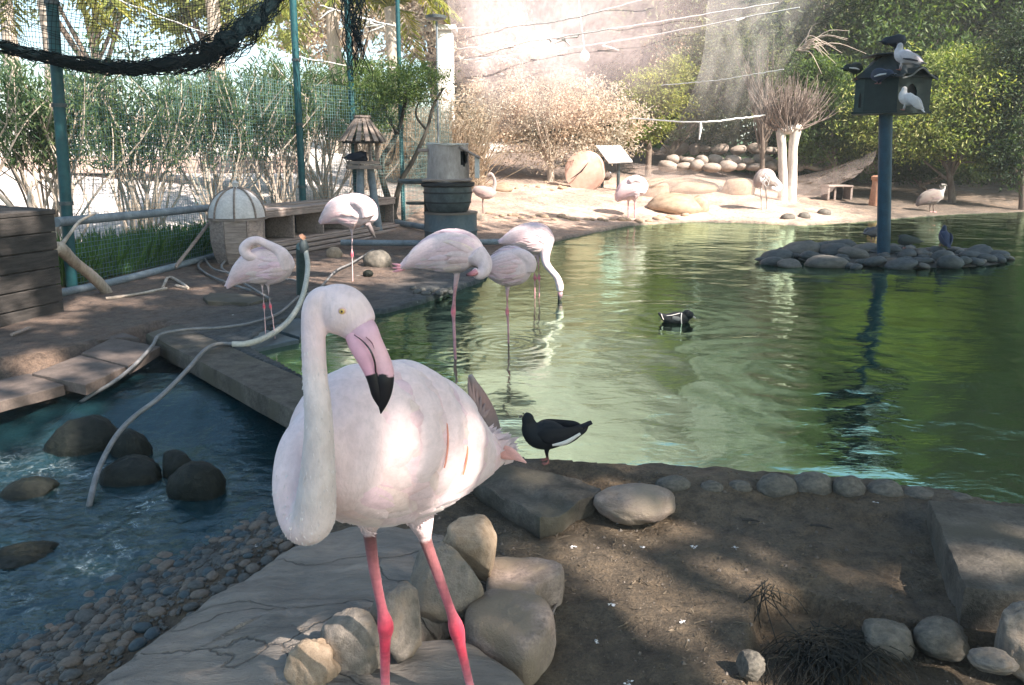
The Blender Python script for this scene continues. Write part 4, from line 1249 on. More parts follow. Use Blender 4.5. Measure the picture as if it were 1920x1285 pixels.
mb = MB(); loft(mb, [(0, 0, hl), (0, 0, hl + .03)], [.33, .34], n=20, jit=.03); mb.obj('lid', PALE, lg, smooth=False)
mb = MB(); box(mb, (-.33, -.12, hl * .86), (.22, .10, .05), bev=.01); mb.obj('perch_board', WOOD_H, lg, smooth=False)
mb = MB(); box(mb, (.36, -.15, hl * .80), (.36, .22, .035), np.array(Matrix.Rotation(.5, 3, 'Y')), bev=.01); mb.obj('porch_board', WOOD_H, lg, smooth=False)
mb = MB(); box(mb, (.47, -.10, hl * .40), (.07, .16, .34), bev=.01); mb.obj('side_box', PALE, lg, smooth=False)
mb = MB(); box(mb, (.0, -.0, .03), (.74, .70, .04), bev=.01); 
mb.obj('floor_board', WOOD_H, lg, smooth=False)

q = G(800, 462, .08); k = mpp(q)
t = thing('table', 'round dark topped table on one thin leg in front of the black barrel', 'table', tuple(q))
zt_ = (462 - 343) * k; cx = (791 - 800) * k
mb = MB(); loft(mb, [(cx, 0, zt_ - .02), (cx, 0, zt_), (cx, 0, zt_ + .03), (cx, 0, zt_ + .045)], [.30, .36, .37, .355], n=32); mb.obj('table_top', METAL_D, t)
mb = MB(); box(mb, (.02, 0, zt_ / 2 - .02), (.09, .09, zt_ - .03), bev=.01); mb.obj('leg', BLACK, t, smooth=False)
mb = MB(); loft(mb, [(-.12, -.02, zt_ * .66), (-.12, -.02, zt_ * .66 + .035)], [.19, .20], n=24); mb.obj('shelf', METAL_D, t)
mb = MB(); loft(mb, [(.10, -.1, .25), (.12, -.12, .40), (.20, -.12, .52), (.05, -.08, .70)], [.05, .07, .06, .03], n=8, samples=12); mb.obj('bracket', GREYP, t)
mb = MB(); loft(mb, [(-.45 + .0, -.05, .5), (-.62, -.05, .85), (-.45, -.05, 1.15), (-.1, -.12, 1.12), (.28, -.2, 1.08), (.34, -.2, .75), (.2, -.2, .45)], .014, n=6, samples=40)
tag(sub(mb.obj('loose_hose', GREYP), t), None)

# ================================================================ LEFT CRATE, DRIFTWOOD, STICKS
q = G(35, 612, .05)
t = thing('wooden_hut', 'dark weathered plank hut at the left edge behind the driftwood', 'hut', tuple(q + [-.74, .35, -.08]), R(-14))
for j in range(6):
    for s_, (cx, cy, sx, sy) in enumerate([(0, -.5, 1.3, .03), (.65, 0, .03, .96)]):
        mb = MB(); box(mb, (cx, cy, .10 + j * .165), (sx, sy, .155), np.eye(3), bev=.006); mb.obj('board', WOOD_D, t, smooth=False)
mb = MB(); box(mb, (0, 0, .5), (1.24, .94, .98)); mb.obj('core', WOOD_D, t, smooth=False)
mb = MB(); box(mb, (.0, -.02, 1.06), (1.34, 1.04, .05), np.array(Matrix.Rotation(.05, 3, 'Y')), bev=.01); mb.obj('roof_board', WOOD_D, t, smooth=False)
mb = MB(); box(mb, (.45, -.60, .34), (.06, .035, .62), np.array(Matrix.Rotation(.9, 3, 'Y')), bev=.004); mb.obj('brace', WOOD, t, smooth=False)

t = thing('driftwood', 'bare crooked branch leaning from the dark hut down to the mud', 'branch', tuple(G(205, 556, .08)))
def tb(name, pts, rpx, m, par, n=8, samples=24, j=.0):
    pp = np.array([P(*a) for a in pts]); rr_ = np.array([x * mpp(p) for x, p in zip(rpx, pp)])
    mb = MB(); loft(mb, pp, rr_, n=n, samples=samples, jit=j); return sub(mb.obj(name, m), par)
tb('trunk', [(206, 560, 8.25), (198, 545, 8.2), (175, 520, 8.0), (140, 492, 7.8), (112, 466, 7.6), (98, 470, 7.5)], [9, 10, 10, 10, 12, 8], BARK_P, t, 10, 40, .05)
tb('branch', [(112, 466, 7.6), (85, 448, 7.4), (45, 415, 7.3), (5, 372, 7.2), (-40, 330, 7.1)], [8, 6, 5, 4, 3], BARK_P, t)
tb('branch', [(108, 468, 7.6), (85, 440, 7.7), (72, 410, 7.8), (55, 380, 7.9), (60, 340, 8)], [7, 6, 5, 4, 2], BARK_P, t)
tb('branch', [(108, 468, 7.6), (60, 460, 7.2), (20, 470, 7.1)], [7, 4, 2], BARK, t)
tb('branch', [(112, 464, 7.6), (130, 440, 7.8), (150, 415, 8), (180, 400, 8.1)], [5, 3, 3, 1.5], BARK_P, t)
for (pts, r, m_, lb) in [([(395, 414, 10.8), (370, 448, 10.5), (328, 502, 9.9)], 3.2, WOOD_H, 'straight pale stick leaning on the wire fence'),
                         ([(198, 560, 8.1), (250, 553, 8.4), (312, 541, 8.8)], 3, BARK_P, 'thin pale stick lying on the mud at the branch foot'),
                         ([(305, 540, 8.8), (318, 520, 9.2), (352, 540, 8.8), (330, 536, 8.9)], 3, BARK_P, 'small forked twig on the mud by the ground pipe'),
                         ([(22, 628, 6.5), (55, 615, 6.7)], 3.2, WOOD_H, 'short pale splinter on the mud near the left edge')]:
    mb = MB(); pp = []
    for u, v, D in pts:
        p = P(u, v, D)
        if 'leaning' not in lb: p = G(u, v, .07)
        pp.append(p)
    loft(mb, pp, r * mpp(pp[0]), n=6, samples=16, jit=.1); tag(mb.obj('stick', m_), lb, 'stick')

HOSEW = surf('pale_hose', [(.3, (.46, .43, .36)), (.7, (.62, .58, .50))], 8, .5, .1, .002)
HOSEG = surf('grey_hose', [(.3, (.14, .14, .14)), (.7, (.26, .25, .25))], 8, .5, .1, .002)
pole('standpipe', 'short green standpipe beside the white hose at the mud edge', 'pipe', [G(567, 556, .02), P(567, 462, 7.65)], .062, surf('green_plastic', [(.3, (.06, .10, .10)), (.7, (.11, .16, .15))], 8, .5), n=14)
t = thing('white_hose', 'thick white hose arching from the standpipe down to the wet slabs', 'hose', tuple(P(572, 470, 7.5)))
mb = MB(); loft(mb, [P(568, 448, 7.5), P(573, 470, 7.5), P(577, 505, 7.3), P(566, 560, 6.9), P(540, 603, 6.55), G(500, 632, .08), G(462, 645, .075), G(436, 646, .075)], .024, n=12, samples=60); sub(mb.obj('tube', HOSEW), t)
mb = MB(); loft(mb, [P(568, 448, 7.5), P(569, 458, 7.5), P(571, 474, 7.5)], [.02, .045, .036], n=10); sub(mb.obj('tap', METAL_D), t)
mb = MB(); loft(mb, [P(566, 446, 7.5), P(570, 442, 7.5)], [.04, .03], n=8); sub(mb.obj('tap_handle', TERRA), t)
def hose(name, pts, r, m, lb, s=70):
    mb = MB(); loft(mb, [G(u, v, z) for u, v, z in pts], r, n=10, samples=s); return tag(mb.obj(name, m), lb, 'hose')
hose('grey_hose', [(442, 646, .07), (412, 645, .08), (385, 656, .10), (350, 695, .09), (300, 745, .04), (250, 783, -.02), (215, 822, -.08), (185, 880, -.16), (170, 935, -.22), (164, 965, -.30)], .015, HOSEG,
     'grey hose running over the kerb into the stream past the boulders')
hose('grey_hose', [(560, 556, .10), (522, 588, .08), (470, 606, .08), (410, 615, .09), (350, 618, .10), (300, 628, .09), (286, 648, .07), (255, 682, .03), (215, 715, -.02), (165, 745, -.10), (120, 778, -.24), (100, 792, -.30)], .013, HOSEG,
     'grey cable draped over the kerb end beside the pinkish slabs')
hose('dark_hose', [(470, 545, .09), (430, 532, .09), (390, 515, .08), (372, 498, .08), (392, 482, .08), (430, 480, .09), (415, 500, .11), (440, 520, .10), (480, 545, .09), (505, 560, .09)], .014, HOSEG, 'loosely coiled grey hose lying behind the left flamingo')
hose('dark_hose', [(700, 468, .1), (662, 492, .1), (630, 508, .1), (600, 540, .09), (575, 552, .08)], .013, HOSEG, 'thin dark hose crossing the mud behind the front flamingo head')
hose('dark_hose', [(384, 486, .10), (402, 505, .12), (450, 515, .10), (500, 530, .09), (540, 524, .09), (560, 528, .09)], .012, HOSEG, 'second grey hose looped over the coiled one')

# dry fibres and roots in the dirt
FIB = surf('dry_fibre', [(.3, (.012, .012, .010)), (.7, (.04, .036, .028))], 20, .9, 0)
mb = MB(); rs = np.random.RandomState(23)
for k in range(260):
    s0 = G(1560 + rs.normal() * 34, 1205 + rs.normal() * 16, -.06)
    e = rs.uniform(-1, 1)
    u1, v1 = 1585 + e * 150 + rs.normal() * 20, 1285 + rs.uniform(-50, 70) - abs(e) * 18
    p1 = G(u1, v1, -.11); mid = (s0 + p1) / 2 + [rs.normal() * .03, rs.normal() * .02, .02 + rs.uniform(0, .03)]
    s0[2] += rs.uniform(-.02, .02)
    loft(mb, [s0, mid, p1], [.0022, .0022, .001], n=3, samples=7, caps=False)
tag(mb.obj('fibre_clump', FIB), 'dark dry clump of stringy plant fibre at the lower right', 'fibre clump')
mb = MB()
for k in range(12):
    s0 = G(1438 + rs.normal() * 10, 1098 + rs.normal() * 10, -.03)
    p1 = G(1445 + rs.normal() * 40, 1140 + rs.uniform(-10, 70), -.10); mid = (s0 + p1) / 2 + [rs.normal() * .02, 0, .02]
    loft(mb, [s0, mid, p1], .0024, n=3, samples=7, caps=False)
tag(mb.obj('roots', FIB), 'thin tangled roots hanging over the dirt ledge', 'roots')
for (u0, v0, u1, v1, lb) in [(1392, 970, 1425, 971, 'short dark twig on the dirt below the pointed rim stone'), (1520, 976, 1562, 980, 'thin dark twig on the dirt below the largest rim stone'),
                             (1472, 1185, 1490, 1200, 'pale twig beside the roots of the dirt ledge'), (1034, 1140, 1048, 1112, 'thin yellow straw beside the worn stone block')]:
    a_, b_ = G(u0, v0, 0), G(u1, v1, 0)
    for p in (a_, b_): p[2] = zt(p[0], p[1]) + .012
    mb = MB(); loft(mb, [a_, (a_ + b_) / 2 + [0, 0, .006], b_], [.004, .005, .002], n=5, samples=8, jit=.2); tag(mb.obj('twig', WOOD if 'pale' in lb or 'yellow' in lb else WOOD_D), lb, 'twig')
mb = MB(); rs = np.random.RandomState(31)
X_ = rs.uniform(-.3, 2.7, 2400); Y_ = rs.uniform(1.75, 3.5, 2400); k = (sdist(X_, Y_, POND) < -.04) & (sdist(X_, Y_, STREAM) < -.4) & (fbm(X_ * 1.7, Y_ * 1.7, 2, 4) > -.15)
X_, Y_ = X_[k], Y_[k]; ps = np.stack([X_, Y_, terrain(X_, Y_) + .004], 1)
leaves(mb, ps[:700], rs.normal(size=(len(ps[:700]), 3)) * [1, 1, .18], .022, .007, rs, .15)
for p in ps[700:980]:
    a = rs.uniform(0, 6.28); L = rs.uniform(.015, .06); d = np.array([math.cos(a), math.sin(a), rs.uniform(-.05, .15)]) * L
    loft(mb, [p, p + d * .5 + rs.normal(size=3) * .003, p + d], rs.uniform(.0008, .0020), n=3)
tag(mb.obj('leaf_litter', surf('litter', [(.3, (.05, .038, .025)), (.7, (.22, .17, .12))], 40, .9, 0)), kind='stuff')
FW_ = surf('white_down', [(.3, (.7, .68, .68)), (.7, (.8, .78, .78))], 30, .9, 0)
for i, (u, v) in enumerate([(1160, 965), (1075, 1010), (1145, 1118), (1118, 1180), (1300, 1012), (1378, 1015), (1640, 950), (1180, 1255), (1280, 1148), (1205, 1010), (540, 1030), (480, 1000)]):
    p = G(u, v, 0); p[2] = zt(p[0], p[1]) + .006; mb = MB()
    for k in range(7):
        leaves(mb, (p + rs.normal(size=(1, 3)) * [.004, .004, .001]), rs.normal(size=(1, 3)) * [1, .6, .15], .012, .005, rs, .1)
    tag(mb.obj('down_feather', FW_), 'small white down feather lying on the ground near the flamingo', 'feather', 'white down feathers on the ground', 'thing')
# crumbs of grit on the dirt
gr = MB(); rs = np.random.RandomState(29)
X_ = rs.uniform(-.4, 2.6, 9000); Y_ = rs.uniform(1.7, 3.4, 9000); k = (sdist(X_, Y_, POND) < -.06) & (sdist(X_, Y_, STREAM) < -.4)
X_, Y_ = X_[k], Y_[k]; Z_ = terrain(X_, Y_)
for x, y, z in zip(X_[:3600], Y_[:3600], Z_[:3600]):
    r = rs.uniform(.0015, .0048) if rs.rand() < .96 else rs.uniform(.006, .012)
    gr.add(np.array([(r, 0, 0), (-r, 0, 0), (0, r, 0), (0, -r * .8, 0), (0, 0, r * .8), (0, 0, -r)]) @ rot('Z', rs.uniform(0, 6)).T + [x, y, z], [(0, 2, 4), (2, 1, 4), (1, 3, 4), (3, 0, 4), (2, 0, 5), (1, 2, 5), (3, 1, 5), (0, 3, 5)])
tag(gr.obj('grit', PM[1]), kind='stuff')
# ================================================================ VEGETATION
L_OLEA = leafmat('leaf_oleander', [(0, (.035, .080, .050)), (.5, (.075, .135, .075)), (1, (.17, .22, .12))], .42)
L_GREEN = leafmat('leaf_green', [(0, (.045, .085, .035)), (.6, (.085, .14, .05)), (1, (.15, .20, .08))])
L_OLIVE = leafmat('leaf_olive', [(0, (.075, .10, .07)), (.6, (.13, .155, .10)), (1, (.24, .25, .17))])
L_YEL = leafmat('leaf_yellow_green', [(0, (.14, .18, .05)), (.6, (.25, .28, .09)), (1, (.38, .38, .18))])
L_PINK = leafmat('leaf_dry_pink', [(0, (.42, .34, .31)), (.5, (.62, .53, .50)), (1, (.80, .73, .70))], .5)
L_PALM = leafmat('leaf_palm', [(0, (.16, .20, .06)), (.6, (.30, .32, .10)), (1, (.46, .40, .12))])
L_YG = leafmat('leaf_sunny_green', [(0, (.09, .15, .04)), (.6, (.24, .29, .09)), (1, (.46, .46, .24))])
L_DARK = leafmat('leaf_dark', [(0, (.03, .055, .035)), (.6, (.05, .085, .045)), (1, (.085, .12, .06))])
REED = leafmat('dry_reed', [(0, (.26, .20, .16)), (.6, (.44, .36, .31)), (1, (.64, .54, .48))], .3)

SUN_GAPS = [(P(703, 818, 1.46), .105), (P(895, 990, 2.4), .14), (P(965, 1130, 2.1), .10), (P(735, 1250, 1.95), .24), (P(660, 1180, 1.95), .10), (G(1180, 1100, 0), .24), (G(1420, 1280, -.05), .26), (G(90, 690, .03), .3), (P(835, 460, 5.7), .25), (G(470, 1180, .05), .22)]  # gaps cut through the added crowns so sun patches land on these spots
def tree(name, label, cat, base, H, blobs, nleaf, leaf, lm, bark=BARK, tr=.16, group=None, aspect=.38, seed=1, limbs=9, lean=0., droop=-.1, trunk=True, hole=.55):
    """blobs: (dx, dy, z, rx, ry, rz) crown masses relative to the base; leaves sit in twig clusters spread through them"""
    rs = np.random.RandomState(seed)
    x, y = base; z0 = zt(x, y)
    t = thing(name, label, cat, (x, y, z0), 0, group)
    if trunk:
        mb = MB()
        top = np.array([blobs[0][0] + lean * .0, blobs[0][1], blobs[0][2]])
        k1 = top * [.35, .35, .4] + [rs.normal() * .1 * tr * 5, 0, 0]
        loft(mb, [(0, 0, -.2), (0, 0, .15), k1, top * .75 + [rs.normal() * .15, 0, 0], top], [tr * 1.35, tr, tr * .8, tr * .5, tr * .2], n=10, samples=14, jit=.06)
        for i in range(limbs):
            b_ = blobs[rs.randint(len(blobs))]
            e = np.array(b_[:3]) + rs.normal(size=3) * np.array(b_[3:]) * .5
            s_ = k1 * rs.uniform(.5, 1.4); m_ = (s_ + e) / 2 + rs.normal(size=3) * .12 * H / 5 + [0, 0, -.05 * H / 5]
            loft(mb, [s_, m_, e], [tr * .45, tr * .28, tr * .07], n=6, samples=10, jit=.08)
        mb.obj('trunk', bark, t)
    mb = MB()
    vol = np.array([b[3] * b[4] * b[5] for b in blobs]) ** .67; vol /= vol.sum()
    per = 42
    P_, D_ = [], []
    for b, w_ in zip(blobs, vol):
        ncl = max(3, int(nleaf * w_ / per))
        q = rs.normal(size=(ncl, 3)); q /= np.linalg.norm(q, axis=1)[:, None]
        rad = rs.uniform(hole, 1.0, (ncl, 1)) ** .8 * (1 + .22 * rs.normal(size=(ncl, 1)))
        c_ = np.array(b[:3]) + q * rad * np.array(b[3:])
        cr_ = (b[3] + b[5]) * .5 * rs.uniform(.10, .24, (ncl, 1))
        pos = np.repeat(c_, per, 0) + rs.normal(size=(ncl * per, 3)) * np.repeat(cr_, per, 0) * [1, 1, .6]
        dr = np.repeat(q, per, 0) * .7 + rs.normal(size=pos.shape) * .8 + [0, 0, droop]
        P_.append(pos); D_.append(dr)
    P_ = np.concatenate(P_); D_ = np.concatenate(D_)
    k = P_[:, 2] > .05
    if name == 'added_shade_tree':
        for (c_, r_) in SUN_GAPS:
            w_ = P_ + [x, y, z0] - c_; al = w_ @ np.array(SUN_TO); k &= np.linalg.norm(w_ - al[:, None] * np.array(SUN_TO), axis=1) > r_
    leaves(mb, P_[k], D_[k], leaf, leaf * aspect, rs)
    tag(mb.obj('crown', lm, t), kind='stuff')
    return t

def px_tree(name, label, cat, blobs_px, basepx, D, *a, **k):
    """crown masses measured in the photograph: (u, v, ru, rv) at distance D"""
    bx = P(basepx, 320, D); z0 = zt(bx[0], D); bl = []
    for (u, v, ru, rv) in blobs_px:
        c_ = P(u, v, D); m_ = mpp(c_)
        bl.append((c_[0] - bx[0], 0, c_[2] - z0, ru * m_, ru * m_ * .8, rv * m_))
    return tree(name, label, cat, (bx[0], D), bl[0][2], bl, *a, **k)

# the tall trees behind the pond; their tops show in the water
G1 = 'tall trees beyond the far bank'
for i, (x, D, H, rx, lm, n, lb, lf) in enumerate([
    (4.8, 30, 12.0, 2.7, L_OLIVE, 9000, 'tall greyish olive tree behind the terrace walls, left of the pollarded tree', .22),
    (9.2, 28.5, 15.0, 2.8, L_OLIVE, 10000, 'tall olive green tree standing directly behind the pollarded tree', .22),
    (13.0, 27, 10.8, 2.7, L_GREEN, 10000, 'tall green tree standing behind the birdhouse', .20),
    (17.4, 26.5, 14.0, 2.7, L_DARK, 10000, 'tall dark tree right of the birdhouse, behind the yellow green bush', .20),
    (20.5, 24, 11, 3.0, L_DARK, 9000, 'tall dark tree at the right edge', .20),
    (1.0, 34, 12.0, 2.9, L_YEL, 7000, 'tall tree paled to hold the glare behind the roof netting', .25), (4.0, 36, 15.0, 3.3, L_PINK, 9000, 'tall tree pinked to hold the glare behind the roof netting, right of the pale one', .25), (-.8, 31, 9.5, 2.6, L_PINK, 9000, 'pinkish tree behind the left part of the roof netting', .22),  # pale and pink leaf colours carry the bright glare above the bush
    (-3.6, 38, 10.0, 3.0, L_PINK, 7000, 'tall pinkish dry tree beyond the white column', .26)]):
    rs = np.random.RandomState(40 + i)
    bl = [(0, 0, H * .62, rx * .9, rx * .9, H * .30)]
    for k in range(7):
        a = rs.uniform(0, 6.28); zz = rs.uniform(.22, .9) * H
        bl.append((rx * .75 * math.cos(a) * rs.uniform(.5, 1.2), rx * .7 * math.sin(a), zz, rx * rs.uniform(.4, .65), rx * .5, H * rs.uniform(.09, .16)))
    tree('tall_tree', lb, 'tree', (x, D), H, bl, int(n * 2.6), lf, lm, seed=50 + i, tr=.28, group=G1, limbs=12, hole=.3)
G2 = 'far backdrop trees'
for i, (x, D, H, rx, lm, lb) in enumerate([
    (1.5, 42, 15, 4.6, L_OLIVE, 'big distant olive tree at the back, behind the roof netting'), (11, 43, 17, 4.6, L_GREEN, 'big distant green tree at the back, right above the pollarded tree'), (19, 41, 17, 4.6, L_OLIVE, 'big distant olive tree at the back, above the birdhouse'),
    (7, 41, 15, 4.6, L_GREEN, 'big distant green tree at the back, seen between the two olive trees'),
    (15, 39, 15, 4.8, L_OLIVE, 'big distant olive tree at the back, behind the green tree'),
    (24, 36, 14, 4.8, L_DARK, 'big distant dark tree at the back right'),
    (31, 30, 13, 5, L_DARK, 'big dark tree far right, mostly outside the frame')]):
    rs = np.random.RandomState(70 + i)
    bl = [(0, 0, H * .55, rx, rx, H * .36)] + [(rx * rs.uniform(-.8, .8), 0, H * rs.uniform(.12, .8), rx * .6, rx * .6, H * .16) for _ in range(6)]
    tree('backdrop_tree', lb, 'tree', (x, D), H, bl, 26000, .30, lm, seed=80 + i, tr=.35, group=G2, hole=.2)
for i, (x, D, H, rx, lm, lb) in enumerate([
    (-6.5, 33, 7.5, 2.6, L_PINK, 'pale pinkish tree beyond the plaza, just left of the fourth fence post'),
    (-11, 30, 8.0, 2.4, L_YEL, 'yellow green tree beyond the plaza, behind the dark net bundle'),
    (-16, 31, 8.0, 2.6, L_OLIVE, 'greyish tree beyond the plaza, between the first two fence posts'),
    (-20.5, 29, 8.5, 2.8, L_YEL, 'yellow green tree beyond the plaza at the upper left corner'),
    (-26, 30, 8.5, 3.0, L_OLIVE, 'greyish tree beyond the plaza, cut by the left edge')]):
    rs = np.random.RandomState(90 + i)
    bl = [(0, 0, H * .66, rx, rx, H * .26)] + [(rx * rs.uniform(-.9, .9), 0, H * rs.uniform(.45, .95), rx * .55, rx * .5, H * .13) for _ in range(6)]
    tree('plaza_tree', lb, 'tree', (x, D), H, bl, 9000, .26, lm, seed=95 + i, tr=.22, group='trees beyond the bright plaza', hole=.3)

px_tree('bush', 'big pinkish dry leaved bush with a fan of stems behind the log face', 'bush', [(1035, 235, 120, 75), (930, 225, 70, 60), (1130, 240, 85, 60), (1000, 175, 90, 45), (1085, 190, 90, 45), (900, 180, 40, 40)], 1033, 22.6,
        22000, .095, L_PINK, BARK_P, .10, seed=120, limbs=34, hole=.3)
px_tree('bush', 'yellow green bush left of the slack white rope', 'bush', [(1225, 180, 60, 50), (1200, 240, 50, 35), (1260, 150, 45, 40)], 1215, 24.5, 12000, .12, L_YEL, BARK, .10, seed=121, hole=.2)
px_tree('bush', 'dark green bush hanging over the slack white rope', 'bush', [(1300, 190, 70, 50), (1390, 170, 70, 60), (1250, 240, 40, 30), (1340, 120, 90, 60)], 1250, 26, 14000, .14, L_OLIVE, BARK, .12, seed=122, hole=.2)
px_tree('bush', 'large sunlit yellow green bush behind the blue birdhouse post', 'bush', [(1780, 190, 110, 85), (1720, 250, 90, 55), (1840, 250, 85, 65), (1650, 215, 70, 60), (1790, 130, 80, 40)], 1790, 22.8, 30000, .12, L_YG, BARK, .10, seed=123, limbs=14, hole=.2)
px_tree('bush', 'mid green bush between the pollarded tree and the birdhouse', 'bush', [(1560, 200, 70, 70), (1590, 270, 70, 50), (1530, 140, 60, 45), (1500, 260, 45, 45)], 1570, 24, 17000, .12, L_GREEN, BARK, .10, seed=124, hole=.2)
px_tree('bush', 'dark bush filling the right edge beside the yellow green bush', 'bush', [(1920, 180, 60, 120), (1900, 290, 60, 50), (1960, 80, 70, 80)], 1925, 21.8, 15000, .12, L_DARK, BARK, .10, seed=125, hole=.2)
px_tree('bush', 'low dark bush under the yellow green bush near the goose', 'bush', [(1700, 310, 60, 24), (1800, 315, 60, 22)], 1740, 24.6, 8000, .11, L_DARK, BARK, .05, seed=126)
px_tree('bush', 'grey twiggy dry bush left of the birdhouse pigeons', 'bush', [(1440, 110, 60, 50), (1400, 80, 50, 40)], 1430, 24, 1600, .10, L_OLIVE, BARK, .08, seed=127, limbs=40)

# a wooded slope that closes the view behind the tall trees, with gaps of sky at its uneven top
rs = np.random.RandomState(128)
n = 120000
xx = rs.uniform(-4, 62, n); top = 14.5 + 8.0 * fbm(xx * .16, xx * 0, 3, 77) + 4.0 * fbm(xx * .7, xx * 0, 2, 78)
yy = 48 + rs.uniform(-2.5, 2.5, n) + 3 * fbm(xx * .2, xx * 0 + 3, 2, 6); zz = rs.uniform(0, 1, n) ** .8 * top + 1.5
k = fbm(xx * .5, zz * .5, 3, 79) > -.52
mb = MB(); leaves(mb, np.stack([xx, yy, zz], 1)[k], rs.normal(size=(int(k.sum()), 3)) + [0, -.3, -.2], .52, .24, rs)
tag(mb.obj('far_woods', L_OLIVE), kind='stuff')
mb = MB(); n = 26000
xx = rs.uniform(1.0, 24, n); yy = 29 + rs.uniform(-1.5, 1.5, n) + (xx < 9) * 4.5; zz = terrain(xx, yy) + rs.uniform(0, 1, n) * (1.9 + .8 * fbm(xx * .6, xx * 0, 3, 5))
leaves(mb, np.stack([xx, yy, zz], 1), rs.normal(size=(n, 3)), .19, .07, rs); tag(mb.obj('undergrowth', L_DARK), kind='stuff')

hz = MB(); box(hz, (0, 99.5, 12.2), (430, 215, 28.0))
hzm = bpy.data.materials.new('haze'); hn_, ho_ = nodes_of(hzm)
pv = hn_.nodes.new('ShaderNodeVolumePrincipled'); pv.inputs['Color'].default_value = (.96, .93, .90, 1); pv.inputs['Density'].default_value = .0018
hn_.links.new(pv.outputs[0], ho_.inputs['Volume']); tag(hz.obj('haze', hzm, smooth=False), kind='stuff')
# small crooked tree by the table
bx = P(748, 436, 15.0)
t = thing('small_tree', 'small crooked tree with a flat green crown between the nest post and the table', 'tree', (bx[0], bx[1], zt(bx[0], bx[1])))
mb = MB()
for pts, r0, r1 in [([(750, 438), (735, 395), (716, 330), (718, 295), (745, 250), (760, 190), (765, 150)], 8, 2.5), ([(738, 400), (750, 345), (775, 300), (800, 245), (812, 200), (832, 165)], 6, 2),
                    ([(716, 330), (700, 290), (690, 240), (700, 200)], 5, 2), ([(745, 250), (725, 215), (715, 170)], 3.5, 1.5), ([(800, 245), (780, 215), (790, 180)], 3, 1.5), ([(722, 310), (735, 300), (742, 262), (732, 220)], 3, 1.5)]:
    pp = np.array([P(u, v, 15.0 + .1 * RS.normal()) for u, v in pts]) - np.array(t.location)
    loft(mb, pp, np.linspace(r0, r1, len(pts)) * .0095, n=8, samples=22, jit=.08)
mb.obj('trunk', surf('dark_bark', [(.3, (.035, .032, .026)), (.7, (.09, .08, .065))], 9, .9, .8, .02, sc=(1, 1, .25)), t)
rs = np.random.RandomState(130); P_, D_ = [], []
for (u, v, ru, rv, n) in [(745, 160, 85, 28, 60), (690, 180, 45, 32, 34), (800, 140, 34, 16, 20), (720, 130, 60, 16, 26), (775, 175, 40, 20, 22), (670, 215, 34, 24, 20), (700, 225, 30, 16, 10)]:
    for k in range(n):
        a, r = rs.uniform(0, 6.28), math.sqrt(rs.rand()); c_ = P(u + ru * r * math.cos(a), v + rv * r * math.sin(a), 15 + rs.normal() * .45)
        pos = c_ + rs.normal(size=(40, 3)) * [.13, .13, .06]; P_.append(pos - np.array(t.location)); D_.append(rs.normal(size=(40, 3)) + [0, 0, .6])
mb = MB(); leaves(mb, np.concatenate(P_), np.concatenate(D_), .085, .022, rs)
tag(mb.obj('crown', L_GREEN, t), kind='stuff')

# pollarded tree
bx = P(1474, 377, first_hit(1474, 377))
t = thing('pollarded_tree', 'pollarded tree with twin sunlit trunks and a fan of bare twigs beside the crane', 'tree', tuple(bx))
k = mpp(bx)
WH = surf('sunbleached_bark', [(.3, (.42, .36, .31)), (.7, (.70, .64, .58))], 5, .85, .6, .02, sc=(1, 1, .3))
mb = MB()
loft(mb, [(-6 * k, 0, -.1), (-8 * k, 0, 40 * k), (-13 * k, 0, 90 * k), (-18 * k, 0, 128 * k)], [.15, .12, .11, .12], n=12, samples=16, jit=.06)
loft(mb, [(9 * k, .02, -.1), (8 * k, 0, 50 * k), (7 * k, 0, 100 * k), (10 * k, 0, 134 * k)], [.16, .13, .12, .15], n=12, samples=16, jit=.06)
ellipsoid(mb, (-8 * k, 0, 130 * k), (.24, .18, .12), 12, 8); ellipsoid(mb, (8 * k, 0, 134 * k), (.2, .18, .12), 12, 8)
mb.obj('trunk', WH, t)
mb = MB(); rs = np.random.RandomState(140)
for i in range(210):
    x0 = rs.uniform(-22, 16) * k; a = (x0 / k + 3) / 20 * .55 + rs.normal() * .28; L_ = rs.uniform(40, 105) * k
    s0 = np.array([x0, rs.normal() * .08, (130 + rs.uniform(-6, 6)) * k]); dy = rs.normal() * .35
    e = s0 + np.array([math.sin(a) * L_, dy * L_, math.cos(a) * L_]); m_ = (s0 + e) / 2 + np.array([math.sin(a) * .12, 0, -.03]) + rs.normal(size=3) * .05
    loft(mb, [s0, m_, e + rs.normal(size=3) * .06], [.016, .011, .004], n=4, samples=8, caps=False)
    if rs.rand() < .7: loft(mb, [m_, m_ + rs.normal(size=3) * .08 + [0, 0, .2], m_ + rs.normal(size=3) * .16 + [0, 0, .4]], [.009, .007, .003], n=3, caps=False)
mb.obj('twigs', surf('twig_bark', [(.3, (.16, .12, .10)), (.7, (.34, .27, .23))], 9, .9, 0), t)
# bare twig sprig above the birdhouse left
mb = MB()
for i in range(16):
    a_ = P(1500 + rs.uniform(-10, 10), 95, 23); b_ = P(1560 + rs.normal() * 30, 90 + rs.normal() * 20, 22.6)
    loft(mb, [a_, (a_ + b_) / 2 + [0, 0, .25], b_], [.014, .012, .005], n=4, samples=8)
tag(mb.obj('bare_twigs', BARK_P), 'bare pale twigs arching left of the birdhouse roof', 'twigs')

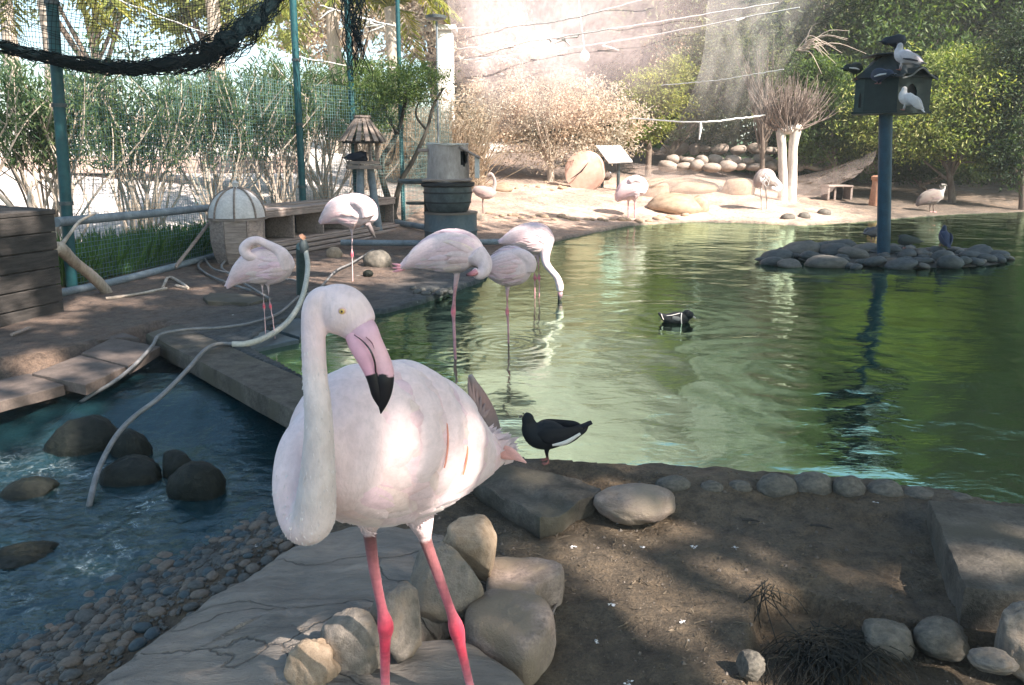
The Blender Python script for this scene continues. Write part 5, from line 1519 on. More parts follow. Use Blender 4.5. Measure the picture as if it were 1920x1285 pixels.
# oleander hedge: individual shrubs
rs = np.random.RandomState(150)
hx = [(-13.5, 7.0), (-10.8, 8.2), (-8.9, 9.0), (-7.6, 10.2), (-6.9, 11.6), (-6.1, 12.8), (-5.3, 14.0), (-4.6, 15.2), (-3.9, 16.4), (-3.4, 17.8)]
names_ = ['outermost shrub of the leafy hedge at the left edge', 'leafy hedge shrub above the dark hut', 'leafy hedge shrub left of the first fence post', 'leafy hedge shrub right behind the first fence post', 'leafy hedge shrub midway between the first two posts',
          'leafy hedge shrub above the domed duck house', 'leafy hedge shrub behind the second fence post', 'leafy hedge shrub between the second and third posts', 'leafy hedge shrub behind the nest post', 'farthest leafy hedge shrub, behind the small crooked tree']
for i, (x, y) in enumerate(hx):
    z0 = zt(x, y)
    t = thing('hedge_shrub', names_[i] + ', bare stems below', 'shrub', (x, y, z0), 0, 'shrubs of the leafy hedge behind the fence')
    mb = MB(); P_, D_ = [], []
    Ht = 2.75 + rs.uniform(-.15, .2)
    for k in range(26):
        a = rs.uniform(0, 6.28); r0 = rs.uniform(0, .35); s0 = np.array([r0 * math.cos(a), r0 * math.sin(a), -.03])
        e = np.array([rs.normal() * .62, rs.normal() * .4, Ht * rs.uniform(.72, 1)])
        m1 = s0 * .6 + e * .4 + rs.normal(size=3) * .13
        pts, _, _ = loft(mb, [s0, m1, s0 * .25 + e * .75 + rs.normal(size=3) * .10, e], [.022, .017, .011, .005], n=5, samples=14, jit=.1, caps=False)
        for j in range(3):
            q = pts[rs.randint(4, 10)]; e2 = q + np.array([rs.normal() * .35, rs.normal() * .25, rs.uniform(.5, 1.1)])
            m2 = (q + e2) / 2 + rs.normal(size=3) * .06
            p2, _, _ = loft(mb, [q, m2, e2], [.010, .008, .003], n=4, samples=8, caps=False)
            for w_ in p2[3:]:
                if w_[2] > 1.25: P_.append(w_ + rs.normal(size=(7, 3)) * .07); D_.append(rs.normal(size=(7, 3)) * [.7, .7, .4] + [0, 0, .9])
        for w_ in pts[7:]:
            if w_[2] > 1.35: P_.append(w_ + rs.normal(size=(10, 3)) * .09); D_.append(rs.normal(size=(10, 3)) * [.7, .7, .4] + [0, 0, .8])
    mb.obj('stems', BARK_P, t)
    lf = MB(); leaves(lf, np.concatenate(P_), np.concatenate(D_), .15, .026, rs); tag(lf.obj('foliage', L_OLEA, t), kind='stuff')
# tall grass strip behind the fence
mb = MB(); n = 15000
yy = rs.uniform(8.2, 13.0, n); xx = fence_x(yy) - .06 - rs.uniform(0, 1, n) ** 1.3 * 1.25
pos = np.stack([xx, yy, terrain(xx, yy)], 1); h_ = np.where(rs.rand(n) < .5, .22, .38) * rs.uniform(.6, 1.25, n)
leaves(mb, pos, rs.normal(size=(n, 3)) * [.28, .28, .05] + [0, 0, 1], h_, .014, rs, fold=.1)
L_GRASS = leafmat('grass_blade', [(0, (.04, .11, .03)), (.6, (.07, .19, .045)), (1, (.13, .26, .07))], .45)
tag(mb.obj('tall_grass', L_GRASS), kind='stuff')
mb = MB(); n = 9000
xx = rs.uniform(5.2, 12, n); yy = rs.uniform(30.2, 33.5, n); pos = np.stack([xx, yy, terrain(xx, yy)], 1)
leaves(mb, pos, rs.normal(size=(n, 3)) * [.3, .3, .05] + [0, 0, 1], .16, .03, rs); tag(mb.obj('lawn', L_GRASS), kind='stuff')
# dry cane screen
mb = MB()
for k in range(900):
    u = rs.uniform(690, 905); D = rs.uniform(18.8, 21.5); b_ = P(u, 330, D); b_[2] = zt(b_[0], D) + rs.uniform(0, .8); H_ = rs.uniform(.5, 1.7); e = b_ + [rs.normal() * .55, rs.normal() * .3, H_]
    loft(mb, [b_, (b_ + e) / 2 + rs.normal(size=3) * .2, e], [.012, .010, .004], n=3, caps=False)
pos = np.stack([rs.uniform(-3.6, -.7, 5200), rs.uniform(18.8, 21.5, 5200), np.zeros(5200)], 1); pos[:, 2] = terrain(pos[:, 0], pos[:, 1]) + rs.uniform(.2, 2.6, 5200) * rs.uniform(.6, 1, 5200)
leaves(mb, pos, rs.normal(size=(5200, 3)), .16, .035, rs)
tag(mb.obj('dry_reeds', REED), kind='stuff')
# palms beyond the plaza
def palm(x, y, H, nf, L_, label, seed, lm=L_PALM):
    rs = np.random.RandomState(seed); z0 = zt(x, y)
    t = thing('palm_tree', label, 'palm', (x, y, z0), 0, 'palms beyond the bright plaza')
    mb = MB(); loft(mb, [(0, 0, -.2), (.05, 0, H * .5), (0, 0, H)], [.24, .19, .17], n=12, samples=26, jit=.12); mb.obj('trunk', BARK_P, t)
    for f in range(nf):
        a = f * 2.4 + rs.normal() * .2; el = rs.uniform(-.25, 1.25)
        d = np.array([math.cos(a) * math.cos(el), math.sin(a) * math.cos(el), math.sin(el)]); p0 = np.array([0, 0, H])
        p1 = p0 + d * L_ * .5 + [0, 0, .1]; p2 = p0 + d * L_ * .95 + [0, 0, -L_ * .42]
        mb = MB(); pts, _, _ = loft(mb, [p0, p1, p2], [.03, .02, .006], n=4, samples=16, caps=False)
        T, S, U = frames(pts)
        S = np.cross(T, [0, 0, 1.]); S /= np.linalg.norm(S, axis=1)[:, None] + 1e-9
        pos = np.repeat(pts[2:], 6, 0); tt = np.repeat(T[2:], 6, 0); s_ = np.repeat(S[2:], 6, 0) * np.tile([1, -1], len(pos) // 2)[:, None]
        pos = pos + tt * rs.uniform(-.06, .06, (len(pos), 1)) * L_ * .5
        leaves(mb, pos, s_ + tt * .6 + [0, 0, -.35], L_ * .24, .045, rs)
        mb.obj('frond', lm, t)
for i, a in enumerate([(-11.0, 19.0, 4.2, 26, 2.4, 'palm with yellow green fronds in the upper left corner'), (-8.2, 22.0, 4.6, 24, 2.2, 'palm right of the first post, above the net bundle'), (-5.4, 24.0, 5.0, 24, 2.2, 'palm seen between the second and third fence posts'),
                       (-3.4, 22.5, 4.4, 22, 2.0, 'palm with glowing yellow fronds behind the fourth fence post'), (-14.5, 23, 4.6, 24, 2.4, 'palm cut by the left edge behind the net')]):
    palm(*a, 160 + i)
# pale steps beyond the plaza
t = thing('plaza_steps', 'long pale steps across the bright plaza behind the hedge', 'steps', (-10, 18, 0))
for i in range(4):
    mb = MB(); y = 16.5 + i * 3.2; z_ = zt(-10 - i, y); box(mb, (-2 - i * .6, y - 18, z_ + .05 + .0 * i), (15, .4, .36), bev=.02); mb.obj('step', PALE if i % 2 else surf('pink_plaster', [(.3, (.62, .42, .36)), (.7, (.74, .55, .48))], 2, .8, .2), t, smooth=False)
# field birds' meadow edge hedge row and unseen trees added overhead to shade the pond and the near bank
rs = np.random.RandomState(180)
for i, (x, y, tx, ty) in enumerate([(2.5, -5.2, 2.5, -8), (7.5, -4.5, 7.5, -9), (2.2, -.5, -1.2, -4.5), (7.2, -.7, 8.8, -2), (12.0, -2.2, 12, -2), (3.0, 3.6, 8.6, 1.5), (9.0, 3.9, 10, 3), (14.2, 3.1, 14, 3), (5.0, 7.6, 11.8, 5.5), (10.6, 7.9, 13, 6.5), (16.2, 7.3, 16.8, 7.5), (7.4, 5.4, 12.4, 4.6), (13.2, 5.4, 15.0, 4.9)]):
    z0 = zt(tx, ty); H = 9.6 + rs.uniform(-.4, .8)
    bl = [(x - tx, y - ty, H, 2.5, 2.3, .9)] + [(x - tx + rs.uniform(-2, 2), y - ty + rs.uniform(-2, 1.6), H + rs.uniform(-.3, 1.1), 1.4, 1.4, .6) for _ in range(4)]
    tree('added_shade_tree', 'high tree added out of view to shade the near bank and the pond', 'tree', (tx, ty), H, bl, 5200, .30, L_DARK, seed=190 + i, tr=.26, group='trees added above and beside the viewer for shade', limbs=7, aspect=.5, hole=.0)
# ================================================================ BIRDS
def plumage_mat(name, bscale=60, bs=.25, streak=(1, 1, 1), rough=.85, sheen=.2, sss=0.0):
    m = bpy.data.materials.new(name); nt, out = nodes_of(m)
    at = nt.nodes.new('ShaderNodeAttribute'); at.attribute_name = 'Col'
    v = mapping(nt, 'Object', streak)
    f = noise_t(nt, v, bscale, 5, .7, .3); b = noise_t(nt, mapping(nt, 'Object'), 14, 4, .6)
    col = mixc(nt, 1.0, at.outputs['Color'], ramp(nt, f, [(.3, (.86, .85, .85)), (.6, (1.02, 1.01, 1.01))]), 'MULTIPLY')
    col = mixc(nt, 1.0, col, ramp(nt, b, [(.35, (.93, .90, .90)), (.6, (1.02, 1.01, 1.01))]), 'MULTIPLY')
    p = nt.nodes.new('ShaderNodeBsdfPrincipled'); nt.links.new(col, p.inputs['Base Color'])
    p.inputs['Roughness'].default_value = rough; p.inputs['Specular IOR Level'].default_value = .25
    p.inputs['Sheen Weight'].default_value = sheen
    if sss:
        p.inputs['Subsurface Weight'].default_value = sss; p.inputs['Subsurface Radius'].default_value = (.03, .015, .012); p.inputs['Subsurface Scale'].default_value = .4
    h = math_n(nt, 'ADD', math_n(nt, 'MULTIPLY', f, .5), math_n(nt, 'MULTIPLY', b, 1.2))
    nt.links.new(bump(nt, h, bs, .01), p.inputs['Normal']); nt.links.new(p.outputs[0], out.inputs[0])
    return m
PLUM = plumage_mat('flamingo_plumage', 70, .45, (1, 1, .45))
PLUM2 = plumage_mat('flock_plumage', 30, .5, (1, 1, 1))
FEATHER = plumage_mat('feather', 90, .25, (.6, .6, 1), sheen=.3)
DARKPL = plumage_mat('dark_plumage', 40, .3, rough=.72, sheen=0)
BILL = plumage_mat('bill_skin', 50, .12, rough=.42, sheen=0)
EYEB = surf('eye_black', [(.3, (.004, .004, .004)), (.7, (.006, .006, .006))], 5, .08, 0, spec=.6)

def skin(mb, name, voxel, m, parent, smooth=5, origin=None):
    src = mb.mesh('src')
    o = bpy.data.objects.new('src', src); C.objects.link(o)
    md = o.modifiers.new('r', 'REMESH'); md.mode = 'VOXEL'; md.voxel_size = voxel; md.use_smooth_shade = True
    sd_ = o.modifiers.new('s', 'SMOOTH'); sd_.factor = .5; sd_.iterations = smooth
    dg = bpy.context.evaluated_depsgraph_get()
    me = bpy.data.meshes.new_from_object(o.evaluated_get(dg), depsgraph=dg)
    bpy.data.objects.remove(o)
    V = np.concatenate(mb.v); Cc = np.concatenate(mb.c)
    kd = kdtree.KDTree(len(V))
    for i, p in enumerate(V): kd.insert(p, i)
    kd.balance()
    n = len(me.vertices); co = np.empty(n * 3, np.float32); me.vertices.foreach_get('co', co); co = co.reshape(-1, 3)
    out = np.empty((n, 4), np.float32); out[:, 3] = 1
    for i in range(n):
        w_ = 0; c_ = np.zeros(3)
        for (_, j, d) in kd.find_n(co[i], 4):
            q = 1 / (d + 1e-4); c_ += Cc[j] * q; w_ += q
        if c_[0] > 1.7 * c_[1]:
            z_ = co[i]; c_ = c_ * (.96 + .18 * mnoise.noise(Vector((z_[0] * 60, z_[1] * 60, z_[2] * 170))) + .35 * mnoise.noise(Vector((z_[0] * 30, z_[1] * 30, z_[2] * 28))))
        out[i, :3] = c_ / w_
    a = me.color_attributes.new('Col', 'FLOAT_COLOR', 'POINT'); a.data.foreach_set('color', out.ravel())
    me.polygons.foreach_set('use_smooth', np.ones(len(me.polygons), bool))
    if origin is not None: me.transform(Matrix.Translation(-Vector(origin)))
    me.name = name
    return link(name, me, m, parent)

W1, W2, PK, GRY = (.77, .615, .62), (.73, .57, .58), (.80, .50, .50), (.60, .57, .56)
LEGD, LEGP, LEGR = (.15, .060, .060), (.50, .11, .15), (.70, .05, .10)

def feather_set(mb, body, specs, off=(.001, .006), nl=6):
    """body = (pts, S, U, ra, rb) loft arrays; specs: (t, theta, dt, dtheta, width, colour, lift)"""
    pts, S, U, ra, rb = body; n = len(pts) - 1
    def at(t, th, o_):
        x = min(max(t, 0), .999) * n; i = int(x); f = x - i
        c = pts[i] * (1 - f) + pts[i + 1] * f; s = S[i] * (1 - f) + S[i + 1] * f; u = U[i] * (1 - f) + U[i + 1] * f
        a = ra[i] * (1 - f) + ra[i + 1] * f; b = rb[i] * (1 - f) + rb[i + 1] * f
        return c + s * (a + o_) * math.cos(th) + u * (b + o_) * math.sin(th)
    for (t, th, dt, dth, wd, col, lift) in specs:
        V = []
        for i in range(nl + 1):
            q = i / nl; w_ = wd * (math.sin(math.pi * min(1, .18 + q * .74)) ** .7) * (1 if q < .85 else .8) * (0.25 if i == nl else 1)
            tc, thc = t + dt * q, th + dth * q
            a, b = at(tc, thc, 0), at(tc, thc + .05, 0); sc_ = .05 / (np.linalg.norm(a - b) + 1e-6)
            for k in (-1, -.5, 0, .5, 1):
                V.append(at(tc, thc + k * w_ * .5 * sc_, off[0] + (off[1] * lift - off[0]) * q ** .8 + .0022 * lift * (1 - k * k)))
        F = [(i * 5 + j, i * 5 + j + 1, i * 5 + j + 6, i * 5 + j + 5) for i in range(nl) for j in range(4)]
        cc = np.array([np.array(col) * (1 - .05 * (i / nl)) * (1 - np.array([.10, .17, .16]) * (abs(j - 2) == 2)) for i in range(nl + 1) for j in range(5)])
        mb.add(V, F, cc)

def body_arrays(pts, ra, rb, s, hint=(0, 0, 1)):
    p = catmull(pts, s); a = np.maximum(catmull(np.array(ra)[:, None], s)[:, 0], 1e-4); b = np.maximum(catmull(np.array(rb)[:, None], s)[:, 0], 1e-4)
    T, S, U = frames(p, hint)
    return p, S, U, a, b

# ---------------------------------------------------------------- the front flamingo
F0 = P(770, 1430, 1.76); F0[2] = .03
flam = thing('flamingo', 'large pale pink flamingo in the foreground facing the viewer with bent black tipped bill', 'flamingo', tuple(F0), 0, 'flamingos at the pond')
org = np.array(F0)
sk = MB()
bodyP = [P(592, 832, 1.41), P(622, 832, 1.47), P(672, 828, 1.57), P(735, 830, 1.69), P(805, 838, 1.81), P(862, 850, 1.92), P(912, 850, 2.02), P(955, 845, 2.10)]
bra = [.03, .105, .148, .165, .143, .095, .050, .012]; brb = [.03, .125, .168, .182, .156, .102, .054, .012]
loft(sk, bodyP, bra, brb, n=40, samples=60, hint=(0, 0, 1), col=[W1, W1, W1, W1, W1, W2, W2, W2])
neck = [(622, 800, 1.50), (572, 842, 1.45), (558, 900, 1.41), (562, 948, 1.385), (574, 978, 1.36), (588, 968, 1.345), (594, 920, 1.335), (597, 860, 1.335), (597, 780, 1.345), (591, 710, 1.36), (588, 650, 1.37), (588, 606, 1.38), (592, 582, 1.388), (604, 568, 1.394), (622, 568, 1.396)]
nr = [.07, .052, .048, .046, .044, .041, .0355, .0300, .0255, .0228, .0222, .0228, .0255, .030, .030]
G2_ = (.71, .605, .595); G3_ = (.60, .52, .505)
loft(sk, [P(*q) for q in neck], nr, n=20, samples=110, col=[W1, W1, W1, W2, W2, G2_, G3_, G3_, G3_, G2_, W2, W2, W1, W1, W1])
head = [(598, 566, 1.395), (612, 568, 1.395), (630, 575, 1.395), (648, 586, 1.392), (664, 600, 1.39), (678, 618, 1.385)]
loft(sk, [P(*q) for q in head], [.020, .036, .0455, .0475, .042, .033], [.016, .030, .038, .040, .036, .029], n=20, samples=26, hint=(0, 1, 0),
     col=[W1, W1, W1, W1, W1, (.78, .60, .64)])
legs = [([(690, 935, 1.66), (693, 1000, 1.66), (702, 1070, 1.67), (716, 1140, 1.69), (723, 1176, 1.70), (722, 1215, 1.71)], [.030, .0165, .0135, .0125, .0205, .0135]),
        ([(782, 950, 1.74), (797, 1010, 1.74), (822, 1080, 1.75), (845, 1145, 1.765), (856, 1180, 1.775), (866, 1222, 1.79)], [.030, .0165, .0135, .0125, .0205, .0130])]
feet = [np.array([P(720, 1300, 1.735)[0], 1.74, .055]), np.array([P(880, 1290, 1.82)[0] + .012, 1.84, .055])]
for (lp, lr), ft in zip(legs, feet):
    pp = [P(*q) for q in lp] + [ft]
    loft(sk, pp, lr + [.011], n=12, samples=60, col=[W1, LEGD, (.42, .14, .16), LEGP, LEGR, LEGR, (.78, .36, .40)])
    for a in (-.55, 0, .55):
        e = ft + np.array([math.sin(a) * .085, -math.cos(a) * .085, -.012 ]); m_ = (ft + e) / 2 + [0, 0, .004]
        loft(sk, [ft, m_, e], [.011, .009, .006], n=8, samples=10, col=(.76, .32, .36))
    loft(sk, [ft, ft + [0, .03, 0]], [.010, .006], n=8, samples=6, col=(.76, .32, .36))
# thigh feathering
for (lp, lr) in legs:
    loft(sk, [P(lp[0][0] + 4, 890, lp[0][2]), P(lp[0][0] + 1, 945, lp[0][2]), P(*lp[1]) + [0, 0, .006]], [.085, .05, .017], n=16, samples=20, col=W1)
bo = skin(sk, 'body', .0042, PLUM, flam, 4, org)

# mandibles
mb = MB()
up_ = [(664, 606, 1.385), (680, 622, 1.38), (693, 645, 1.375), (707, 672, 1.37), (716, 694, 1.365), (719, 715, 1.36), (719, 738, 1.357), (717, 757, 1.355), (714, 776, 1.353)]
c_p, c_k = (.70, .42, .50), (.012, .012, .016)
cu = [(.66, .44, .54), (.66, .42, .52), (.74, .44, .50), (.76, .46, .50), (.72, .42, .48), c_k, c_k, c_k, c_k]
loft(mb, [P(*q) for q in up_], [.030, .0285, .0245, .0225, .0215, .0195, .0150, .0092, .001], [.026, .024, .021, .019, .018, .016, .012, .008, .001], n=22, samples=70, hint=(0, 1, 0), col=None)
V = mb.v[0]; ts = np.repeat(np.linspace(0, 8, 70), 22); jag = .18 * np.sin(np.tile(np.arange(22) / 22 * 6.28 * 3, 70)); cc = np.array(cu)
x = ts; base = np.stack([np.interp(np.clip(x, 0, 4), np.arange(9), cc[:, k]) for k in range(3)], 1)
mb.c[0] = np.where((x + jag > 4.55)[:, None], np.array(c_k), base)
ub = mb.obj('upper_bill', BILL, flam, color=True); ub.data.transform(Matrix.Translation(-Vector(org)))
mb = MB()
lo = [(662, 626, 1.372), (672, 645, 1.365), (683, 666, 1.359), (692, 686, 1.355), (698, 704, 1.352), (702, 722, 1.35), (706, 742, 1.35), (711, 762, 1.352)]
loft(mb, [P(*q) for q in lo], [.016, .0185, .0175, .0150, .0125, .0105, .0085, .002], [.014, .016, .015, .013, .011, .009, .007, .002], n=18, samples=60, hint=(0, 1, 0))
ts = np.repeat(np.linspace(0, 7, 60), 18)
mb.c[0] = np.where((ts > 3.9)[:, None], np.array(c_k), np.array([(.74, .42, .50)]) * (1 - .03 * ts[:, None] * np.array([[0, 1, .6]])))
lbk = mb.obj('lower_bill', BILL, flam, color=True); lbk.data.transform(Matrix.Translation(-Vector(org)))
mb = MB(); loft(mb, [P(664, 628, 1.353), P(680, 640, 1.345), P(694, 657, 1.342), P(702, 677, 1.341), P(705, 700, 1.342)], [.0007, .0013, .0016, .0018, .0016], n=6, samples=24)
ml = mb.obj('mouth_line', EYEB, flam); ml.data.transform(Matrix.Translation(-Vector(org)))
mb = MB(); loft(mb, [P(686, 632, 1.351), P(697, 643, 1.349), P(702, 655, 1.349)], [.0007, .0010, .0003], n=6, samples=12)
ml = mb.obj('nostril', surf('nostril_dark', [(.3, (.20, .08, .11)), (.7, (.25, .10, .14))], 5, .6, 0), flam); ml.data.transform(Matrix.Translation(-Vector(org)))
ec = P(641, 584, 1.3535)
def local(o): o.data.transform(Matrix.Translation(-Vector(org))); return o
YE = surf('yellow_iris', [(.3, (.70, .42, .12)), (.7, (.80, .55, .2))], 30, .25, 0)
LID = surf('eyelid_pink', [(.3, (.74, .45, .42)), (.7, (.80, .55, .50))], 30, .6, .2)
mb = MB(); ellipsoid(mb, ec + [0, .0015, 0], (.0078, .0036, .0074), 20, 12); eye = local(mb.obj('eyelid', LID, flam))
mb = MB(); ellipsoid(mb, ec + [.0003, -.0012, 0], (.0050, .0030, .0049), 20, 12); local(mb.obj('eye', YE, flam))
mb = MB(); ellipsoid(mb, ec + [.0006, -.0036, .0002], (.0021, .0014, .0021), 14, 8); local(mb.obj('pupil', EYEB, flam))

BA = body_arrays(bodyP, bra, brb, 80)
rs = np.random.RandomState(200)
specs = []
for row in range(11):
    t = .16 + row * .062
    nth = 22
    for k in range(nth):
        th = -1.9 + 3.1 * (k + .5 * (row % 2)) / nth + rs.normal() * .05
        specs.append((t + rs.normal() * .012, th, .15 + rs.uniform(-.02, .04), rs.normal() * .08 - .06 * math.cos(th), .072 + rs.uniform(-.012, .018), np.array(W1) * rs.uniform(.96, 1.03) * np.array([1, rs.uniform(.90, 1.0), rs.uniform(.91, 1.0)]), .55 + rs.uniform(0, .5)))
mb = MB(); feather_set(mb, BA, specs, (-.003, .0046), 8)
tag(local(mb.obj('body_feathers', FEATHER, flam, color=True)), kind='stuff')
# folded wing: long overlapping feathers sweeping from the shoulder to the tail
def surf_at(t, th, o_):
    pts, S, U, ra, rb = BA; n_ = len(pts) - 1; x_ = min(max(t, 0), .999) * n_; i = int(x_); f = x_ - i
    L_ = lambda A: A[i] * (1 - f) + A[i + 1] * f
    return L_(pts) + L_(S) * (L_(ra) + o_) * math.cos(th) + L_(U) * (L_(rb) + o_) * math.sin(th)
for b_, (t0, t1, ta, tb_, lift) in enumerate([(.175, .285, -.35, 1.9, .008), (.275, .385, -.55, 1.9, .011), (.375, .500, -.65, 1.9, .013), (.490, .630, -.7, 1.9, .012), (.62, .80, -.75, 1.9, .010)]):
    V, cc = [], []; nt2, nth2 = 14, 64
    for off in (0, 1):
        for i in range(nt2 + 1):
            q_ = i / nt2
            for j in range(nth2 + 1):
                s_ = j / nth2; th = ta + (tb_ - ta) * s_
                ed = min(1, min(s_, 1 - s_) / .12)
                te = t0 + (t1 - t0) * q_ * (.72 + .28 * ed) + q_ * (.012 * math.sin(th * 11 + b_) + .006 * math.sin(th * 29))
                o_ = -.005 + (lift * ed + .004) * math.sin(math.pi * min(1, .04 + q_ * .93)) ** .7 + .0012 * math.sin(th * 11 + b_ + 1) * q_ - off * .0022 * (.3 + .7 * q_)
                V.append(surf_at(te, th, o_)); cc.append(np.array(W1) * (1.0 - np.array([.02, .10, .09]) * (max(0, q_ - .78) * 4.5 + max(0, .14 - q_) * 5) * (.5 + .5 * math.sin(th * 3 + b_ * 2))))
    N_ = (nt2 + 1) * (nth2 + 1); F = []
    for i in range(nt2):
        for j in range(nth2):
            p = i * (nth2 + 1) + j; F.append((p, p + 1, p + nth2 + 2, p + nth2 + 1)); F.append((N_ + p + nth2 + 1, N_ + p + nth2 + 2, N_ + p + 1, N_ + p))
    for j in range(nth2): p = nt2 * (nth2 + 1) + j; F.append((p, p + 1, N_ + p + 1, N_ + p))
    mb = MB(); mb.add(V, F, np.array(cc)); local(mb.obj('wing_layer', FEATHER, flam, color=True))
specs = [(.385, .34, -.006, -.50, .014, (.80, .36, .26), 2.0), (.497, .14, -.004, -.34, .010, (.82, .33, .20), 2.2)]
for i, s_ in enumerate(specs):
    mb = MB(); feather_set(mb, BA, [s_], (.002, .0042), 18)
    o = local(mb.obj('wing_feather', FEATHER, flam, color=True))
    o['label'] = 'orange pink feather edge showing in the folded wing'
# tail tuft and the two pink tail feathers
mb = MB(); tcen = P(925, 845, 2.03)
for k in range(120):
    a = rs.uniform(-1, 1); d = P(965 + rs.normal() * 6, 822 + a * 26 + rs.normal() * 5, 2.0) - tcen; d /= np.linalg.norm(d)
    s0 = tcen + rs.normal(size=3) * .02 + [-.03, 0, a * .02]; e = s0 + d * rs.uniform(.055, .095)
    sd2 = np.cross(d, [0, -1, .2]); sd2 /= np.linalg.norm(sd2); m_ = (s0 + e) / 2; w_ = .011
    mb.add([s0, m_ + sd2 * w_ + [0, -.004, 0], e, m_ - sd2 * w_ + [0, -.004, 0]], [(0, 1, 2), (0, 2, 3)], (.82, .72, .73))
tag(local(mb.obj('tail_tuft', FEATHER, flam, color=True)), kind='stuff')
for (a_, b_, w_) in [((925, 838, 2.0), (987, 868, 1.93), .016), ((918, 850, 2.0), (970, 862, 1.95), .014)]:
    mb = MB(); loft(mb, [P(*a_), (P(*a_) + P(*b_)) / 2 + [0, 0, .006], P(*b_)], [.006, w_, .002], [.003, .004, .001], n=10, samples=16, hint=(0, 1, 0), col=(.82, .48, .42)); local(mb.obj('tail_feather', FEATHER, flam, color=True))
# soft down on neck, chest and belly: short barbs lying on the skin
me = bo.data; n = len(me.polygons); cen = np.empty(n * 3, np.float32); me.polygons.foreach_get('center', cen); cen = cen.reshape(-1, 3).astype(float) + org
nor = np.empty(n * 3, np.float32); me.polygons.foreach_get('normal', nor); nor = nor.reshape(-1, 3).astype(float)
sel = rs.randint(0, n, 26000); cz, nz = cen[sel], nor[sel]
legm = cz[:, 2] > (P(700, 990, 1.7)[2] + .005); hd = cz[:, 2] < P(640, 640, 1.38)[2]
sel = legm & hd; cz, nz = cz[sel], nz[sel]
dn = np.tile([.10, .25, -1.0], (len(cz), 1)); far_ = cz[:, 1] > 1.47; dn[far_] = [.45, .8, -.35]
dn = dn - nz * (np.sum(dn * nz, 1))[:, None]; dn /= np.linalg.norm(dn, axis=1)[:, None] + 1e-9
dn = dn + nz * rs.uniform(.02, .10, (len(cz), 1)) + rs.normal(size=dn.shape) * .10
col = np.where(far_[:, None], np.array([W1]), np.array([(.66, .61, .61)])) * np.where(far_, 1, rs.uniform(.86, 1.08, len(cz)))[:, None]
dn = dn + nz * np.where(far_, 0, rs.uniform(0, .05, len(cz)))[:, None]
kp = (far_ & (nz[:, 2] < -.25)) | (cz[:, 1] < 1.385); cz, nz, dn, col, far_ = cz[kp], nz[kp], dn[kp], col[kp], far_[kp]
mb = MB(); leaves(mb, cz - nz * .0015, dn, np.where(far_, .016, .0100), np.where(far_, .0050, .0028), rs, .05, col)
tag(local(mb.obj('down', FEATHER, flam, color=True)), kind='stuff')

def gzD(u, v):
    return first_hit(u, v)

